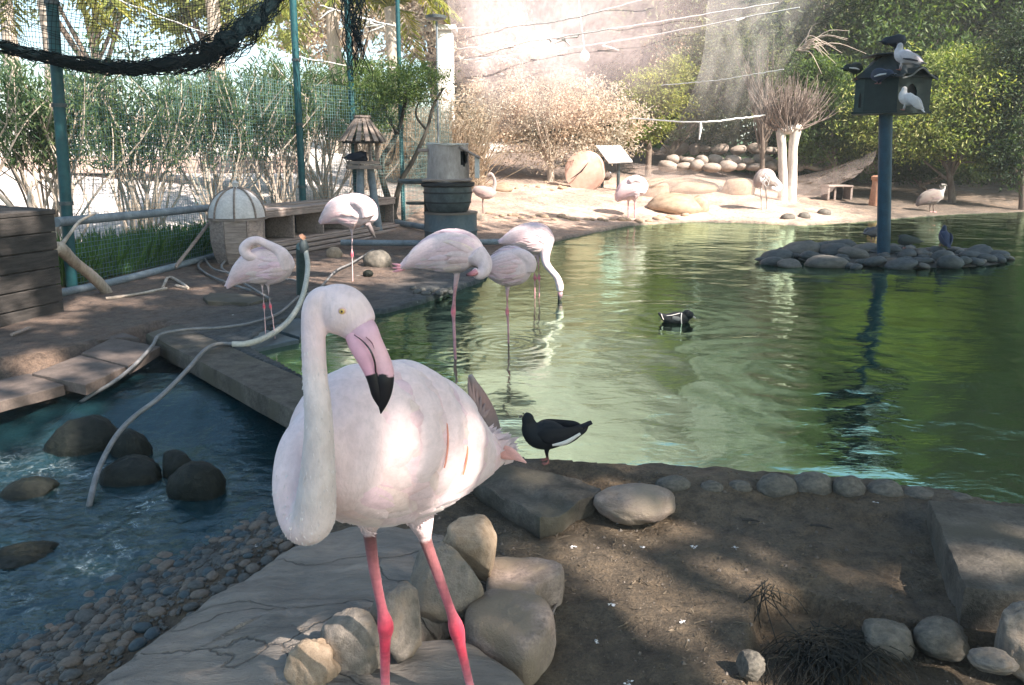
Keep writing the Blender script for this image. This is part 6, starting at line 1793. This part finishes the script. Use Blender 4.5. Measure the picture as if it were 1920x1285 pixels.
# ---------------------------------------------------------------- the flock behind
def flock(label, D, body, brs, neckp, nrs, legp, lrs, legcols, voxel=.010, hscale=.78, bill=None, bodycol=W1, foot=True, name='flamingo', group='flamingos at the pond', cat='flamingo', neckcol=None, nfeat=70, tailpink=False):
    """points (u, v[, dD]) and radii in pixels"""
    def pt(q): return P(q[0], q[1], D + (q[2] if len(q) > 2 else 0))
    k = mpp(P(body[0][0], body[0][1], D))
    base = pt(legp[0][-1]); base[2] = max(base[2], -.02)
    t = thing(name, label, cat, tuple(base), 0, group); og = np.array(base)
    s = MB(); bp_ = [pt(q) for q in body]; rb_ = np.array(brs) * k
    loft(s, bp_, rb_ * hscale, rb_, n=24, samples=30, hint=(0, 0, 1), col=bodycol)
    if neckp: loft(s, [pt(q) for q in neckp], np.array(nrs) * k, n=12, samples=46, col=neckcol or bodycol)
    for lg_ in legp:
        pp = np.array([pt(q) for q in lg_]); xk = [0, 1, 1.6, 2, 2.35, 3, 4]; ip = lambda A: np.stack([np.interp(xk, range(5), np.asarray(A, float)[:, c]) for c in range(3)], 1)
        lc = ip(legcols); lc[2] = legcols[1]; lc[4] = legcols[3]; lr_ = np.interp(xk, range(5), lrs); lr_[2] = lrs[1]; lr_[4] = lrs[3]
        pp = list(ip(pp)); loft(s, pp, np.maximum(lr_ * k * .85, .019 if D > 15 else 0), n=8, samples=42, col=lc)
        if foot:
            ft = pp[-1]
            for a in (-.6, 0, .6): loft(s, [ft, ft + np.array([math.sin(a + .5) * .07, -math.cos(a + .5) * .07, .0])], [lrs[-1] * k * 1.1, lrs[-1] * k * .7], n=6, samples=5, col=(.72, .30, .30))
    if D > 15: voxel = .0125
    skin(s, 'body', voxel, PLUM2, t, 3 if D > 15 else 4, og)
    BA_ = body_arrays(bp_, rb_ * hscale, rb_, 40)
    sp = []
    rs = np.random.RandomState(int(body[0][0]))
    flip = -1 if bp_[-1][0] < bp_[0][0] else 1
    L = np.linalg.norm(bp_[-1] - bp_[0])
    if nfeat:
        for i in range(nfeat):
            tt = rs.uniform(.25, .85); th = rs.uniform(-1.0, 1.9)
            sp.append((tt, th, -.20 - .08 * rs.rand(), rs.normal() * .1, .055 * L / .6, np.array(bodycol) * np.array([1, rs.uniform(.86, 1.0), rs.uniform(.88, 1.0)]) * rs.uniform(.90, 1.02), 1.6))
        for i in range(6):
            sp.append((.80 - .03 * i, 1.0 - i * .22, -.62, -.25 + i * .04, .07 * L / .6, np.array(bodycol) * np.array([1, 1 - .03 * i, 1 - .028 * i]), 3.2 - .25 * i))
        mb = MB(); feather_set(mb, BA_, sp, (-.003, .006), 8); f_ = mb.obj('feathers', FEATHER, t, color=True); f_.data.transform(Matrix.Translation(-Vector(og))); tag(f_, kind='stuff')
    if tailpink:
        mb = MB(); a_ = bp_[0]
        for z in (-.02, 0, .02): loft(mb, [a_ + [.05, 0, 0], a_ + [-.01, -.01, z], a_ + [-.055, -.01, z * 1.5]], [.012, .012, .003], n=6, samples=8, col=(.80, .34, .38))
        f_ = mb.obj('tail_feathers', FEATHER, t, color=True); f_.data.transform(Matrix.Translation(-Vector(og)))
    if bill:
        pts, rr_, cols = bill; mb = MB()
        loft(mb, [pt(q) for q in pts], np.array(rr_) * k, n=10, samples=20, col=cols); f_ = mb.obj('bill', BILL, t, color=True); f_.data.transform(Matrix.Translation(-Vector(og)))
    return t
LC = [W1, (.52, .38, .38), LEGR, (.60, .42, .42), (.62, .38, .38)]
flock('leftmost pale flamingo with looped neck, standing on two thin legs beside the white hose', 6.15,
      [(424, 540), (440, 524), (462, 508), (490, 500), (520, 497), (542, 497), (553, 498)], [2, 11, 25, 34, 34, 22, 3],
      [(528, 498, -.02), (528, 478, -.05), (516, 466, -.07), (500, 458, -.08), (482, 451, -.1), (466, 456, -.1), (458, 468, -.1), (466, 480, -.1), (485, 484, -.08)], [20, 14, 9, 8, 8, 9, 10, 9, 5],
      [[(491, 525), (493, 550), (495, 575), (497, 600), (498, 641)], [(502, 527), (504, 550), (507, 575), (512, 600), (516, 640)]], [5, 1.9, 4.0, 1.9, 1.9], LC, voxel=.0085)
flock('pale flamingo resting on one leg before the nesting boxes with its head tucked away', 9.0,
      [(599, 420), (612, 410), (632, 398), (655, 396), (678, 400), (692, 412), (696, 420)], [2, 12, 24, 31, 32, 22, 4],
      [(690, 405, -.1), (684, 388, -.12), (672, 380, -.12), (658, 384, -.1)], [16, 14, 13, 8],
      [[(660, 420), (660, 450), (660, 478), (661, 505), (661, 540)]], [5, 2, 4, 2, 2], LC, voxel=.012,
      bill=([(690, 420, -.15), (698, 436, -.1), (704, 446, -.1)], [5, 4, 1], [(.3, .25, .25), (.08, .07, .07), (.04, .04, .04)]))
LC2 = [W1, (.55, .26, .28), (.66, .18, .22), (.58, .30, .33), (.45, .22, .25)]
flock('largest of the wading flamingos, bent forward preening its breast on one long pink leg', 5.62,
      [(750, 502), (770, 492), (795, 482), (828, 474), (858, 472), (885, 480), (902, 492)], [2, 12, 26, 38, 40, 33, 10],
      [(893, 478, -.05), (908, 492, -.08), (908, 508, -.1), (897, 516, -.12), (888, 506, -.14)], [22, 15, 12, 9, 6],
      [[(858, 505), (853, 545), (850, 585), (852, 630), (855, 700)]], [8, 4.5, 6.2, 4.2, 3.8], LC2, voxel=.008, foot=False, tailpink=True,
      bill=([(893, 510, -.15), (884, 514, -.17), (874, 516, -.17)], [6, 5, 2], [(.75, .35, .38), (.55, .2, .22), (.03, .03, .03)]), nfeat=90)
flock('one legged flamingo in the middle of the wading group with neck folded on its back', 6.12,
      [(906, 500), (918, 502), (940, 502), (962, 500), (982, 500), (998, 498)], [6, 20, 34, 37, 30, 8],
      [(990, 508, -.03), (992, 492, -.04), (980, 480, -.05), (964, 478, -.05), (948, 486, -.03)], [14, 14, 13, 12, 9],
      [[(952, 530), (951, 560), (951, 585), (953, 615), (954, 670)]], [6, 3, 5, 3, 3], LC2, voxel=.0085, foot=False)
flock('rearmost wading flamingo lowering its long neck to dip its bill in the water', 8.15,
      [(934, 456), (948, 452), (968, 448), (992, 447), (1014, 450), (1030, 456), (1036, 460)], [2, 9, 20, 28, 28, 17, 3],
      [(1022, 458, -.02), (1022, 478, -.05), (1024, 494, -.08), (1034, 508, -.1), (1044, 520, -.1), (1049, 534, -.1), (1050, 546, -.1)], [16, 10, 7.5, 6.5, 6.5, 7.5, 6.5],
      [[(999, 470), (1001, 500), (1003, 522), (1003, 540), (1003, 570)], [(1008, 470), (1010, 500), (1011, 522), (1011, 540), (1010, 570)]], [5, 2, 3.8, 2, 2], LC2, voxel=.010, foot=False,
      bill=([(1050, 548, -.1), (1050, 556, -.1), (1048, 566, -.1)], [5, 4.5, 2], [(.7, .4, .45), (.1, .08, .09), (.03, .03, .03)]), neckcol=[W1, W1, W1, W1, W1, W1, (.62, .58, .58)])
flock('distant brightly lit white flamingo standing at the far shore by the boulders', first_hit(1184, 408),
      [(1156, 378), (1163, 368), (1176, 358), (1190, 354), (1202, 358), (1208, 364)], [3, 12, 20, 24, 20, 4],
      [(1200, 362, -.1), (1202, 345, -.1), (1192, 336, -.15), (1180, 342, -.15)], [10, 8, 8, 6],
      [[(1178, 372), (1178, 384), (1178, 392), (1178, 398), (1178, 411)], [(1190, 372), (1190, 384), (1190, 392), (1190, 398), (1190, 411)]], [3, 1.2, 2, 1.1, 1.1], LC2, voxel=.022, nfeat=30)
flock('distant grey brown young flamingo on one leg beside the metal drum', first_hit(906, 404),
      [(886, 358), (893, 358), (902, 360), (912, 362), (922, 362), (930, 362)], [2, 8, 11, 12, 10, 3],
      [(924, 358), (928, 345), (926, 334), (920, 326), (914, 330)], [5, 3.4, 3, 3.2, 2],
      [[(906, 368), (905, 378), (905, 386), (906, 394), (906, 408)]], [2.5, 1.2, 2.2, 1.1, 1.1], [(.4, .33, .3), (.3, .22, .2), (.35, .2, .18), (.3, .22, .2), (.3, .22, .2)], voxel=.02, bodycol=(.46, .38, .35), nfeat=40)
# crane
flock('grey crane with a shaggy pale breast standing by the pollarded tree, neck bent down', gzD(1433, 392),
      [(1416, 352), (1420, 345), (1426, 336), (1434, 332), (1444, 334), (1452, 340)], [3, 8, 13, 15, 13, 4],
      [(1446, 336, -.05), (1456, 342, -.1), (1461, 350, -.12), (1456, 356, -.15), (1446, 352, -.15)], [8, 5.5, 6, 5, 3],
      [[(1427, 345), (1427, 360), (1427, 370), (1428, 380), (1428, 393)], [(1434, 345), (1436, 360), (1437, 370), (1438, 380), (1438, 393)]], [3, 1.4, 1.9, 1.3, 1.3],
      [(.5, .5, .5), (.45, .42, .38), (.45, .40, .36), (.5, .45, .4), (.45, .4, .36)], voxel=.022, bodycol=(.34, .30, .275), neckcol=(.74, .72, .70), name='crane', group=None, cat='crane', nfeat=60)
mb = MB(); rs = np.random.RandomState(210)
cr_o = [o for o in C.objects if o.name == 'crane'][0]
for k in range(34):
    s0 = P(1438 + rs.normal() * 6, 332 + rs.normal() * 6, cr_o.location[1] - .22); e = s0 + np.array([rs.normal() * .07, -.03, -rs.uniform(.08, .2)])
    loft(mb, [s0, (s0 + e) / 2 + [0, -.02, 0], e], [.010, .008, .002], n=4, samples=5, col=(.50, .49, .48), caps=False)
f_ = mb.obj('breast_plumes', FEATHER, cr_o, color=True); f_.data.transform(Matrix.Translation(-cr_o.location))
# grey goose on the right bank
flock('grey brown goose standing at the shaded shore right of the birdhouse post', gzD(1748, 397),
      [(1718, 386), (1724, 380), (1734, 374), (1746, 370), (1758, 368), (1768, 370)], [2, 7, 12, 14, 13, 4],
      [(1762, 366), (1766, 358), (1768, 352), (1765, 347)], [7, 4.5, 4.5, 4.5],
      [[(1744, 380), (1744, 386), (1744, 390), (1744, 394), (1744, 398)], [(1750, 380), (1750, 386), (1750, 390), (1751, 394), (1751, 398)]], [2.5, 1.5, 1.6, 1.4, 1.4],
      [(.16, .13, .11)] * 5, voxel=.022, bodycol=(.19, .165, .145), neckcol=[(.30, .38, .35), (.5, .46, .43), (.5, .46, .43), (.55, .5, .47)], name='goose', group=None, cat='goose',
      bill=([(1764, 347, -.1), (1771, 347, -.1), (1776, 349, -.1)], [3, 2.4, 1], [(.1, .09, .08)] * 3), nfeat=50)

# ---------------------------------------------------------------- pigeons
def pigeon(label, loc, heading, sc_=1.0, body=(.010, .012, .015), wing=(.008, .009, .012), patch=None, headc=None, tail_z=.125, tuck=False, low=0, group=None, name='pigeon', cat='pigeon', legs=True, lean=0., tailc=None):
    t = thing(name, label, cat, tuple(loc), heading, group); t.scale = (sc_,) * 3
    t.rotation_euler = (0, lean, heading)
    headc = headc or body; tailc = tailc or wing
    z0 = -low
    s = MB()
    hz = .0 if not tuck else -.045
    pts = [(-.205, 0, tail_z), (-.14, 0, .5 * (tail_z + .128)), (-.085, 0, .130), (-.02, 0, .132), (.04, 0, .138), (.074, 0, .162 + hz * .3), (.086 - (.02 if tuck else 0), 0, .195 + hz), (.092 - (.03 if tuck else 0), 0, .222 + hz), (.098 - (.03 if tuck else 0), 0, .240 + hz)]
    ra = [.006, .012, .036, .064, .066, .048, .031, .026, .010]; rb_ = [.022, .028, .044, .060, .058, .044, .028, .023, .009]
    loft(s, [np.array(p) + [0, 0, z0] for p in pts], ra, rb_, n=18, samples=34, hint=(0, 1, 0), col=[tailc, tailc, body, body, body, body, headc, headc, headc])
    if legs:
        for y in (-.022, .022):
            loft(s, [(-.0, y, .10 + z0), (.004, y, .05 + z0), (-.004, y, .012)], [.014, .007, .0048], n=8, samples=10, col=[body, body, (.30, .12, .10)])
            for a in (-.6, 0, .6): loft(s, [(-.004, y, .008), (.030 * math.cos(a), y + .03 * math.sin(a), .004)], [.0052, .0040], n=6, samples=5, col=(.30, .12, .10))
    skin(s, 'body', .0042, DARKPL, t, 2)
    for sd_ in (-1, 1):
        mb = MB()
        wp = [(.055, .046, .150), (.01, .060, .150), (-.06, .058, .142), (-.13, .036, .128 + (tail_z - .125) * .4), (-.17, .010, .5 * (.122 + tail_z)), (-.19, .004, tail_z + .002)]
        loft(mb, [np.array([p[0], p[1] * sd_, p[2] + z0]) for p in wp], [.012, .036, .042, .030, .012, .004], [.004, .010, .011, .008, .005, .003], n=12, samples=24, hint=(0, 1, 0), col=wing)
        if patch: pass
        mb.obj('wing', DARKPL, t, color=True)
        if patch is not None:
            mb = MB(); pc = patch
            loft(mb, [np.array([p[0], p[1] * sd_, p[2] + z0]) for p in [(-.01, .076, .112), (-.07, .074, .122), (-.14, .054, .128 + (tail_z - .125) * .4)]], [.005, .010, .006], [.004, .006, .004], n=8, samples=12, hint=(0, 1, 0), col=pc)
            mb.obj('wing_patch', DARKPL, t, color=True)
    mb = MB(); hx_ = .104 - (.03 if tuck else 0); hz_ = .228 + hz + z0
    loft(mb, [(hx_ + .010, 0, hz_), (hx_ + .022, 0, hz_ - .004), (hx_ + .028, 0, hz_ - .009)], [.006, .0045, .001], n=8, samples=8, col=(.12, .10, .10)); mb.obj('bill', BILL, t, color=True)
    for sd_ in (-1, 1):
        mb = MB(); ellipsoid(mb, (hx_ + .004, .0195 * sd_, hz_ + .004), (.0036, .002, .0036), 8, 6); mb.obj('eye', EYEB, t)
    return t
PG = 'pigeons around the birdhouse and island'
p_ = G(1026, 864, .055)
pigeon('black pigeon with a white wing bar standing on the broken kerb end in the foreground', (p_[0], p_[1], .045), math.pi + .12, 1.06, patch=(.62, .60, .56), tail_z=.185)
# brown bird behind the flamingo's tail
q = G(905, 868, .05)
t = thing('brown_pigeon', 'dull brown grey pigeon seen tail up, half hidden behind the front flamingo', 'pigeon', (q[0], q[1], .05))
s = MB(); D_ = q[1]; k = mpp(P(905, 780, D_)); br_ = (.20, .145, .14)
loft(s, [P(882, 703, D_ - .02), P(887, 722, D_), P(897, 750, D_), P(908, 785, D_), P(914, 815, D_ + .02), P(908, 838, D_ + .06)], np.array([4, 11, 19, 25, 24, 8]) * k, np.array([3, 7, 14, 22, 22, 8]) * k, n=18, samples=26, hint=(0, 1, 0),
     col=[(.22, .20, .21), (.25, .18, .17), (.30, .18, .16), br_, (.14, .13, .14), (.14, .13, .14)])
for du in (-8, 8): loft(s, [P(908 + du, 825, D_), P(906 + du, 868, D_)], [6 * k, 2.6 * k], n=8, samples=8, col=(.3, .12, .1))
skin(s, 'body', .005, DARKPL, t, 2, tuple(q * [1, 1, 0] + [0, 0, .05]))
mb = MB()
for i in range(6):
    a_ = P(890 + i * 2, 800 - i * 3, D_ - .055); b_ = P(878 + i * 8, 708 + i * 12, D_ - .035)
    loft(mb, [a_, (a_ + b_) / 2 + [0, -.012, 0], b_], [.010, .012, .003], [.003, .004, .002], n=8, samples=10, hint=(0, 1, 0), col=np.array((.25, .175, .165)) * (.8 + .08 * i))
f_ = mb.obj('wing', DARKPL, t, color=True); f_.data.transform(Matrix.Translation(-t.location))
f_['label'] = 'brown wing feathers pointing upward'

WHP, BLU = (.66, .62, .64), (.04, .055, .10)
for (lb, u, v, z, hd_, sc_, kw) in [
    ('dark pigeon perched low on the stones left of the birdhouse post', 1636, 455, .17, .5, 1.25, dict(body=(.07, .07, .085), wing=(.11, .11, .12))),
    ('dark mottled pigeon crouching on the stones right of the birdhouse post', 1697, 466, .17, 2.6, 1.2, dict(tuck=True, low=.03, body=(.05, .06, .06), wing=(.07, .08, .07))),
    ('blue grey pigeon standing upright on the island stones', 1766, 462, .17, 1.4, 1.25, dict(body=BLU, wing=(.05, .065, .11), lean=-.5))]:
    p = G(u, v, z); pigeon(lb, tuple(p), hd_, sc_, group=PG, **kw)

# ---------------------------------------------------------------- birdhouse on its post
DB = 11.4
pb = P(1660, 470, DB); zf = P(1660, 212, DB)[2]; k = mpp(P(1660, 200, DB))
hx0 = P(1661, 212, DB)[0]
bh = thing('birdhouse', 'dark green pigeon house with metal gable roof on a blue post on the stone island', 'birdhouse', (hx0, DB, 0))
mb = MB(); loft(mb, [(pb[0] - hx0, 0, -.3), (0, 0, zf - .02)], 12.2 * k, n=20); mb.obj('post', BLUEP, bh)
DG = surf('dark_green_paint', [(.3, (.006, .016, .016)), (.7, (.018, .034, .032))], 7, .6, .3, .005, fine_amt=.3)
DGL = surf('lighter_green_paint', [(.3, (.03, .05, .047)), (.7, (.065, .09, .085))], 7, .7, .3, .005)  # lighter tone of the green, used on the narrow left facet
plan = np.array([(-62, -2), (-48, -10), (-5, -50), (66, -28), (54, 38), (-40, 46)]) * k
hw = 60 * k
mb = MB()
lo_ = np.hstack([plan * 1.06, np.full((6, 1), zf - .02)]); hi_ = lo_ + [0, 0, .03]
mb.add(np.vstack([lo_, hi_]), [tuple(range(5, -1, -1)), tuple(range(6, 12))] + [(i, (i + 1) % 6, 6 + (i + 1) % 6, 6 + i) for i in range(6)]); mb.obj('floor_board', DG, bh, smooth=False)
def wall(a, b, h, hole=None, m=DG, nm='wall'):
    a, b = np.array(a), np.array(b); L = np.linalg.norm(b - a); d = (b - a) / L; nrm = np.array([-d[1], d[0]]) * .018
    nx, ny = 26, 24; mb = MB(); V = []; F = []
    for off in (0, 1):
        for j in range(ny + 1):
            for i in range(nx + 1):
                q = a + d * L * i / nx + nrm * off; V.append((q[0], q[1], zf + .012 + h * j / ny))
    N = (nx + 1) * (ny + 1); keep = set()
    for j in range(ny):
        for i in range(nx):
            cx, cz = (i + .5) / nx * L, (j + .5) / ny * h
            if hole and ((cx - hole[0]) / hole[2]) ** 2 + (max(0, cz - hole[1]) / hole[3]) ** 2 < 1 and cz > hole[1] - hole[4]: continue
            keep.add((i, j))
    for (i, j) in keep:
        p = j * (nx + 1) + i
        F.append((p, p + 1, p + nx + 2, p + nx + 1)); F.append((N + p + nx + 1, N + p + nx + 2, N + p + 1, N + p))
        for (di, dj, e0, e1) in ((-1, 0, p, p + nx + 1), (1, 0, p + 1, p + nx + 2), (0, -1, p, p + 1), (0, 1, p + nx + 1, p + nx + 2)):
            if (i + di, j + dj) not in keep: F.append((e0, e1, N + e1, N + e0))
    mb.add(V, F); return mb.obj(nm, m, bh, smooth=False)
wall(plan[0], plan[1], hw * .98, (.075, .12, .02, .14, .06), DGL)
wall(plan[1], plan[2], hw)
wall(plan[2], plan[3], hw * 1.0, (.235, .24, .09, .13, .12))
wall(plan[3], plan[4], hw); wall(plan[4], plan[5], hw); wall(plan[5], plan[0], hw)
mb = MB(); pin = plan * .86; mb.add(np.vstack([np.hstack([pin, np.full((6, 1), zf + .02)]), np.hstack([pin, np.full((6, 1), zf + hw - .02)])]), [tuple(range(5, -1, -1)), tuple(range(6, 12))] + [(i, (i + 1) % 6, 6 + (i + 1) % 6, 6 + i) for i in range(6)])
mb.obj('inner_shade_box', BLACK, bh, smooth=False)  # black filler that paints in the darkness behind the entrance
RM = surf('roof_metal', [(.3, (.016, .024, .026)), (.7, (.055, .065, .065))], 5, .6, .3, .01)
RE = surf('roof_edge', [(.3, (.16, .16, .155)), (.7, (.26, .26, .25))], 5, .6, .2)
def sheet3(name, quad, th=.012, m=RM, wav=.0, nseg=10):
    a, b, c, d = [np.array(x, float) for x in quad]; V = []
    nn = np.cross(b - a, d - a); nn /= np.linalg.norm(nn)
    for off in (0, th):
        for i in range(nseg + 1):
            s_ = i / nseg
            for j in range(4):
                r_ = j / 3
                p = (a * (1 - s_) + b * s_) * (1 - r_) + (d * (1 - s_) + c * s_) * r_
                V.append(p + nn * (off + wav * math.sin(s_ * 9 + r_ * 2) * (1 - .4 * r_)))
    N = (nseg + 1) * 4; F = []
    for i in range(nseg):
        for j in range(3):
            p = i * 4 + j; F += [(p, p + 1, p + 5, p + 4), (N + p + 4, N + p + 5, N + p + 1, N + p)]
        F += [(i * 4, i * 4 + 4, N + i * 4 + 4, N + i * 4), (i * 4 + 3, N + i * 4 + 3, N + i * 4 + 7, i * 4 + 7)]
    for j in range(3): F += [(j, N + j, N + j + 1, j + 1), (nseg * 4 + j, nseg * 4 + j + 1, N + nseg * 4 + j + 1, N + nseg * 4 + j)]
    mb = MB(); mb.add(V, F); return mb.obj(name, m, bh)
zt0 = zf + hw + .015
apex = np.array([(-.13, -.10), (.18, -.12), (.20, .12), (-.12, .15)])
za = P(1660, 106, DB)[2]
cor = np.array([plan[0] * 1.04, plan[2] * 1.05, plan[3] * 1.04, plan[4] * 1.05, plan[5] * 1.05])
ap = [apex[0], apex[0] * .5 + apex[1] * .5, apex[1], apex[2], apex[3]]
for i in range(5):
    j = (i + 1) % 5
    a, b = cor[i], cor[j]; c_, d_ = ap[j], ap[i]
    mid_ = .5
    sheet3('roof_sheet', [(*a, zt0 - .01), (*b, zt0 - .01), (*c_, za), (*d_, za)], wav=.008)
fr = (plan[2] + plan[3]) / 2; fd = plan[3] - plan[2]; fL = np.linalg.norm(fd); fd = fd / fL; fn = np.array([fd[1], -fd[0]])
rz_ = P(1692, 133, DB)[2]
rf = fr + fn * .10; rb2 = fr - fn * .45
eL = plan[2] + fn * .10 - fd * .04; eR = plan[3] + fn * .08 + fd * .02
for sgn, e in ((0, eL), (1, eR)):
    q_ = [(*e, zt0 - .03), (*rf, rz_), (*rb2, rz_ + .03), (*(e - fn * .5), zt0)]
    if sgn: q_ = [q_[1], q_[0], q_[3], q_[2]]
    sheet3('gable_sheet', q_, .014, RE if False else RM, .022, 14)
mb = MB(); g0, g1, g2 = plan[2] + fn * .004, plan[3] + fn * .004, fr + fn * .004
tri = np.array([(*g0, zf + hw), (*g1, zf + hw), (*g2, rz_ - .03)]); mb.add(np.vstack([tri, tri - [fn[0] * .02, fn[1] * .02, 0]]), [(0, 1, 2), (5, 4, 3), (0, 3, 4, 1), (1, 4, 5, 2), (2, 5, 3, 0)]); mb.obj('gable_wall', DG, bh, smooth=False)
mb = MB(); loft(mb, [(*e_, z_ - .006) for e_, z_ in ((eL, zt0 - .03), (eL * .55 + rf * .45, (zt0 + rz_) / 2 - .05), (rf, rz_), (eR * .5 + rf * .5, (zt0 + rz_) / 2 - .02), (eR, zt0 - .03))], .012, n=6, samples=30); mb.obj('roof_trim', RE, bh)
mb = MB(); box(mb, (.0, 0, za + .02), (.62, .46, .025), np.array(Matrix.Rotation(-.05, 3, 'Y')), bev=.005); mb.obj('top_plate', RM, bh, smooth=False)
X0, Y0 = pb[0], DB
def onbh(u, v, dD): p = P(u, v, DB + dD); return tuple(p)
pigeon('black pigeon facing away on the very top of the birdhouse roof', onbh(1680, 99, 0), .25, 1.4, group=PG, body=(.02, .03, .045), wing=(.02, .03, .05), tuck=True, low=.02)
pigeon('pinkish white pigeon with a dark wing patch on the upper roof of the birdhouse', onbh(1686, 133, -.36), math.pi - .75, 1.45, lean=-.35, group=PG, body=WHP, wing=(.62, .57, .60), headc=(.50, .48, .50), patch=(.05, .05, .06), tailc=(.10, .11, .11))
pigeon('dark slate pigeon with white flecks sitting low on the left slope of the birdhouse roof', onbh(1648, 158, -.42), 1.9, 1.35, group=PG, body=BLU, wing=(.035, .05, .08), tuck=True, low=.04, patch=(.6, .6, .6))
pigeon('white pigeon perched at the round entrance of the birdhouse', onbh(1693, 208, -.56), math.pi - .75, 1.3, lean=-.40, group=PG, body=(.72, .69, .68), wing=(.70, .67, .67), tail_z=.07, low=.01)
pigeon('black and white pigeon standing on the left edge of the birdhouse', onbh(1602, 150, -.02), .35, 1.2, group=PG, body=(.02, .03, .03), wing=(.03, .04, .04), patch=(.6, .6, .6), tuck=True)
pigeon('dark pigeon resting inside the nest post under the slatted roof', tuple(P(675, 312, 14.25)), .3, 1.6, body=(.02, .025, .04), wing=(.02, .025, .045), tuck=True, low=.03)

# ---------------------------------------------------------------- ducks and far birds
q = G(1268, 604, 0)
t = thing('duck', 'black duck with white flank stripes swimming alone in the middle of the pond', 'duck', (q[0], q[1], 0), .0)
s = MB(); BK = (.012, .014, .016)
loft(s, [(-.165, 0, .085), (-.14, 0, .065), (-.09, 0, .035), (-.02, 0, .03), (.05, 0, .035), (.10, 0, .045), (.13, 0, .05)], [.012, .02, .045, .062, .06, .045, .012], [.018, .026, .055, .07, .066, .045, .012], n=20, samples=30, hint=(0, 1, 0), col=BK)
loft(s, [(.08, 0, .06), (.095, -.02, .085), (.105, -.04, .08)], [.04, .036, .03], n=12, samples=12, col=BK)
ellipsoid(s, (.115, -.035, .072), (.036, .03, .036), 14, 10, col=BK)
skin(s, 'body', .005, DARKPL, t, 2)
mb = MB(); loft(mb, [(.035, -.050, .095), (.028, -.072, .06), (.030, -.078, .02), (.035, -.076, -.005)], [.004] * 4, n=6, samples=12, col=(.75, .72, .68)); mb.obj('white_stripe', DARKPL, t, color=True)
mb = MB(); loft(mb, [(.02, -.05, .094), (-.05, -.062, .078), (-.10, -.05, .070)], [.003] * 3, n=6, samples=12, col=(.75, .72, .68)); mb.obj('white_stripe', DARKPL, t, color=True)
mb = MB(); loft(mb, [(-.145, -.02, .08), (-.135, -.032, .05), (-.125, -.04, .03)], [.003] * 3, n=6, samples=10, col=(.75, .72, .68)); mb.obj('white_stripe', DARKPL, t, color=True)
mb = MB(); loft(mb, [(.142, -.04, .060), (.160, -.045, .048), (.17, -.047, .044)], [.009, .007, .003], n=8, samples=8, col=(.55, .50, .45)); mb.obj('bill', BILL, t, color=True)
mb = MB(); loft(mb, [(-.05, -.065, .055), (.0, -.074, .045), (.03, -.074, .04)], [.016, .02, .006], [.004] * 3, n=8, samples=10, hint=(0, 1, 0), col=(.11, .12, .12)); mb.obj('flank', DARKPL, t, color=True)

def gz_(u, v):
    return P(u, v, first_hit(u, v))
q = gz_(1137, 338)
pigeon('small dark duck with a pale head resting beside the cut log face', tuple(q), .4, 1.8, body=(.10, .08, .07), wing=(.12, .10, .09), headc=(.6, .58, .55), name='resting_duck', cat='duck', tuck=True, low=.06, legs=False)
for (u, D, lb, c_, s_) in [(1378, 30.6, 'dark hen standing in the green field beyond the terrace walls', (.05, .045, .04), 1.9), (1350, 30.8, 'pale hen left of the dark hen in the green field', (.45, .42, .38), 1.4), (1406, 30.9, 'pale hen right of the dark hen in the green field', (.42, .38, .34), 1.4)]:
    q = P(u, 262, D); q[2] = zt(q[0], q[1]) + .05
    pigeon(lb, tuple(q), .6, s_, body=c_, wing=c_, name='hen', cat='hen')
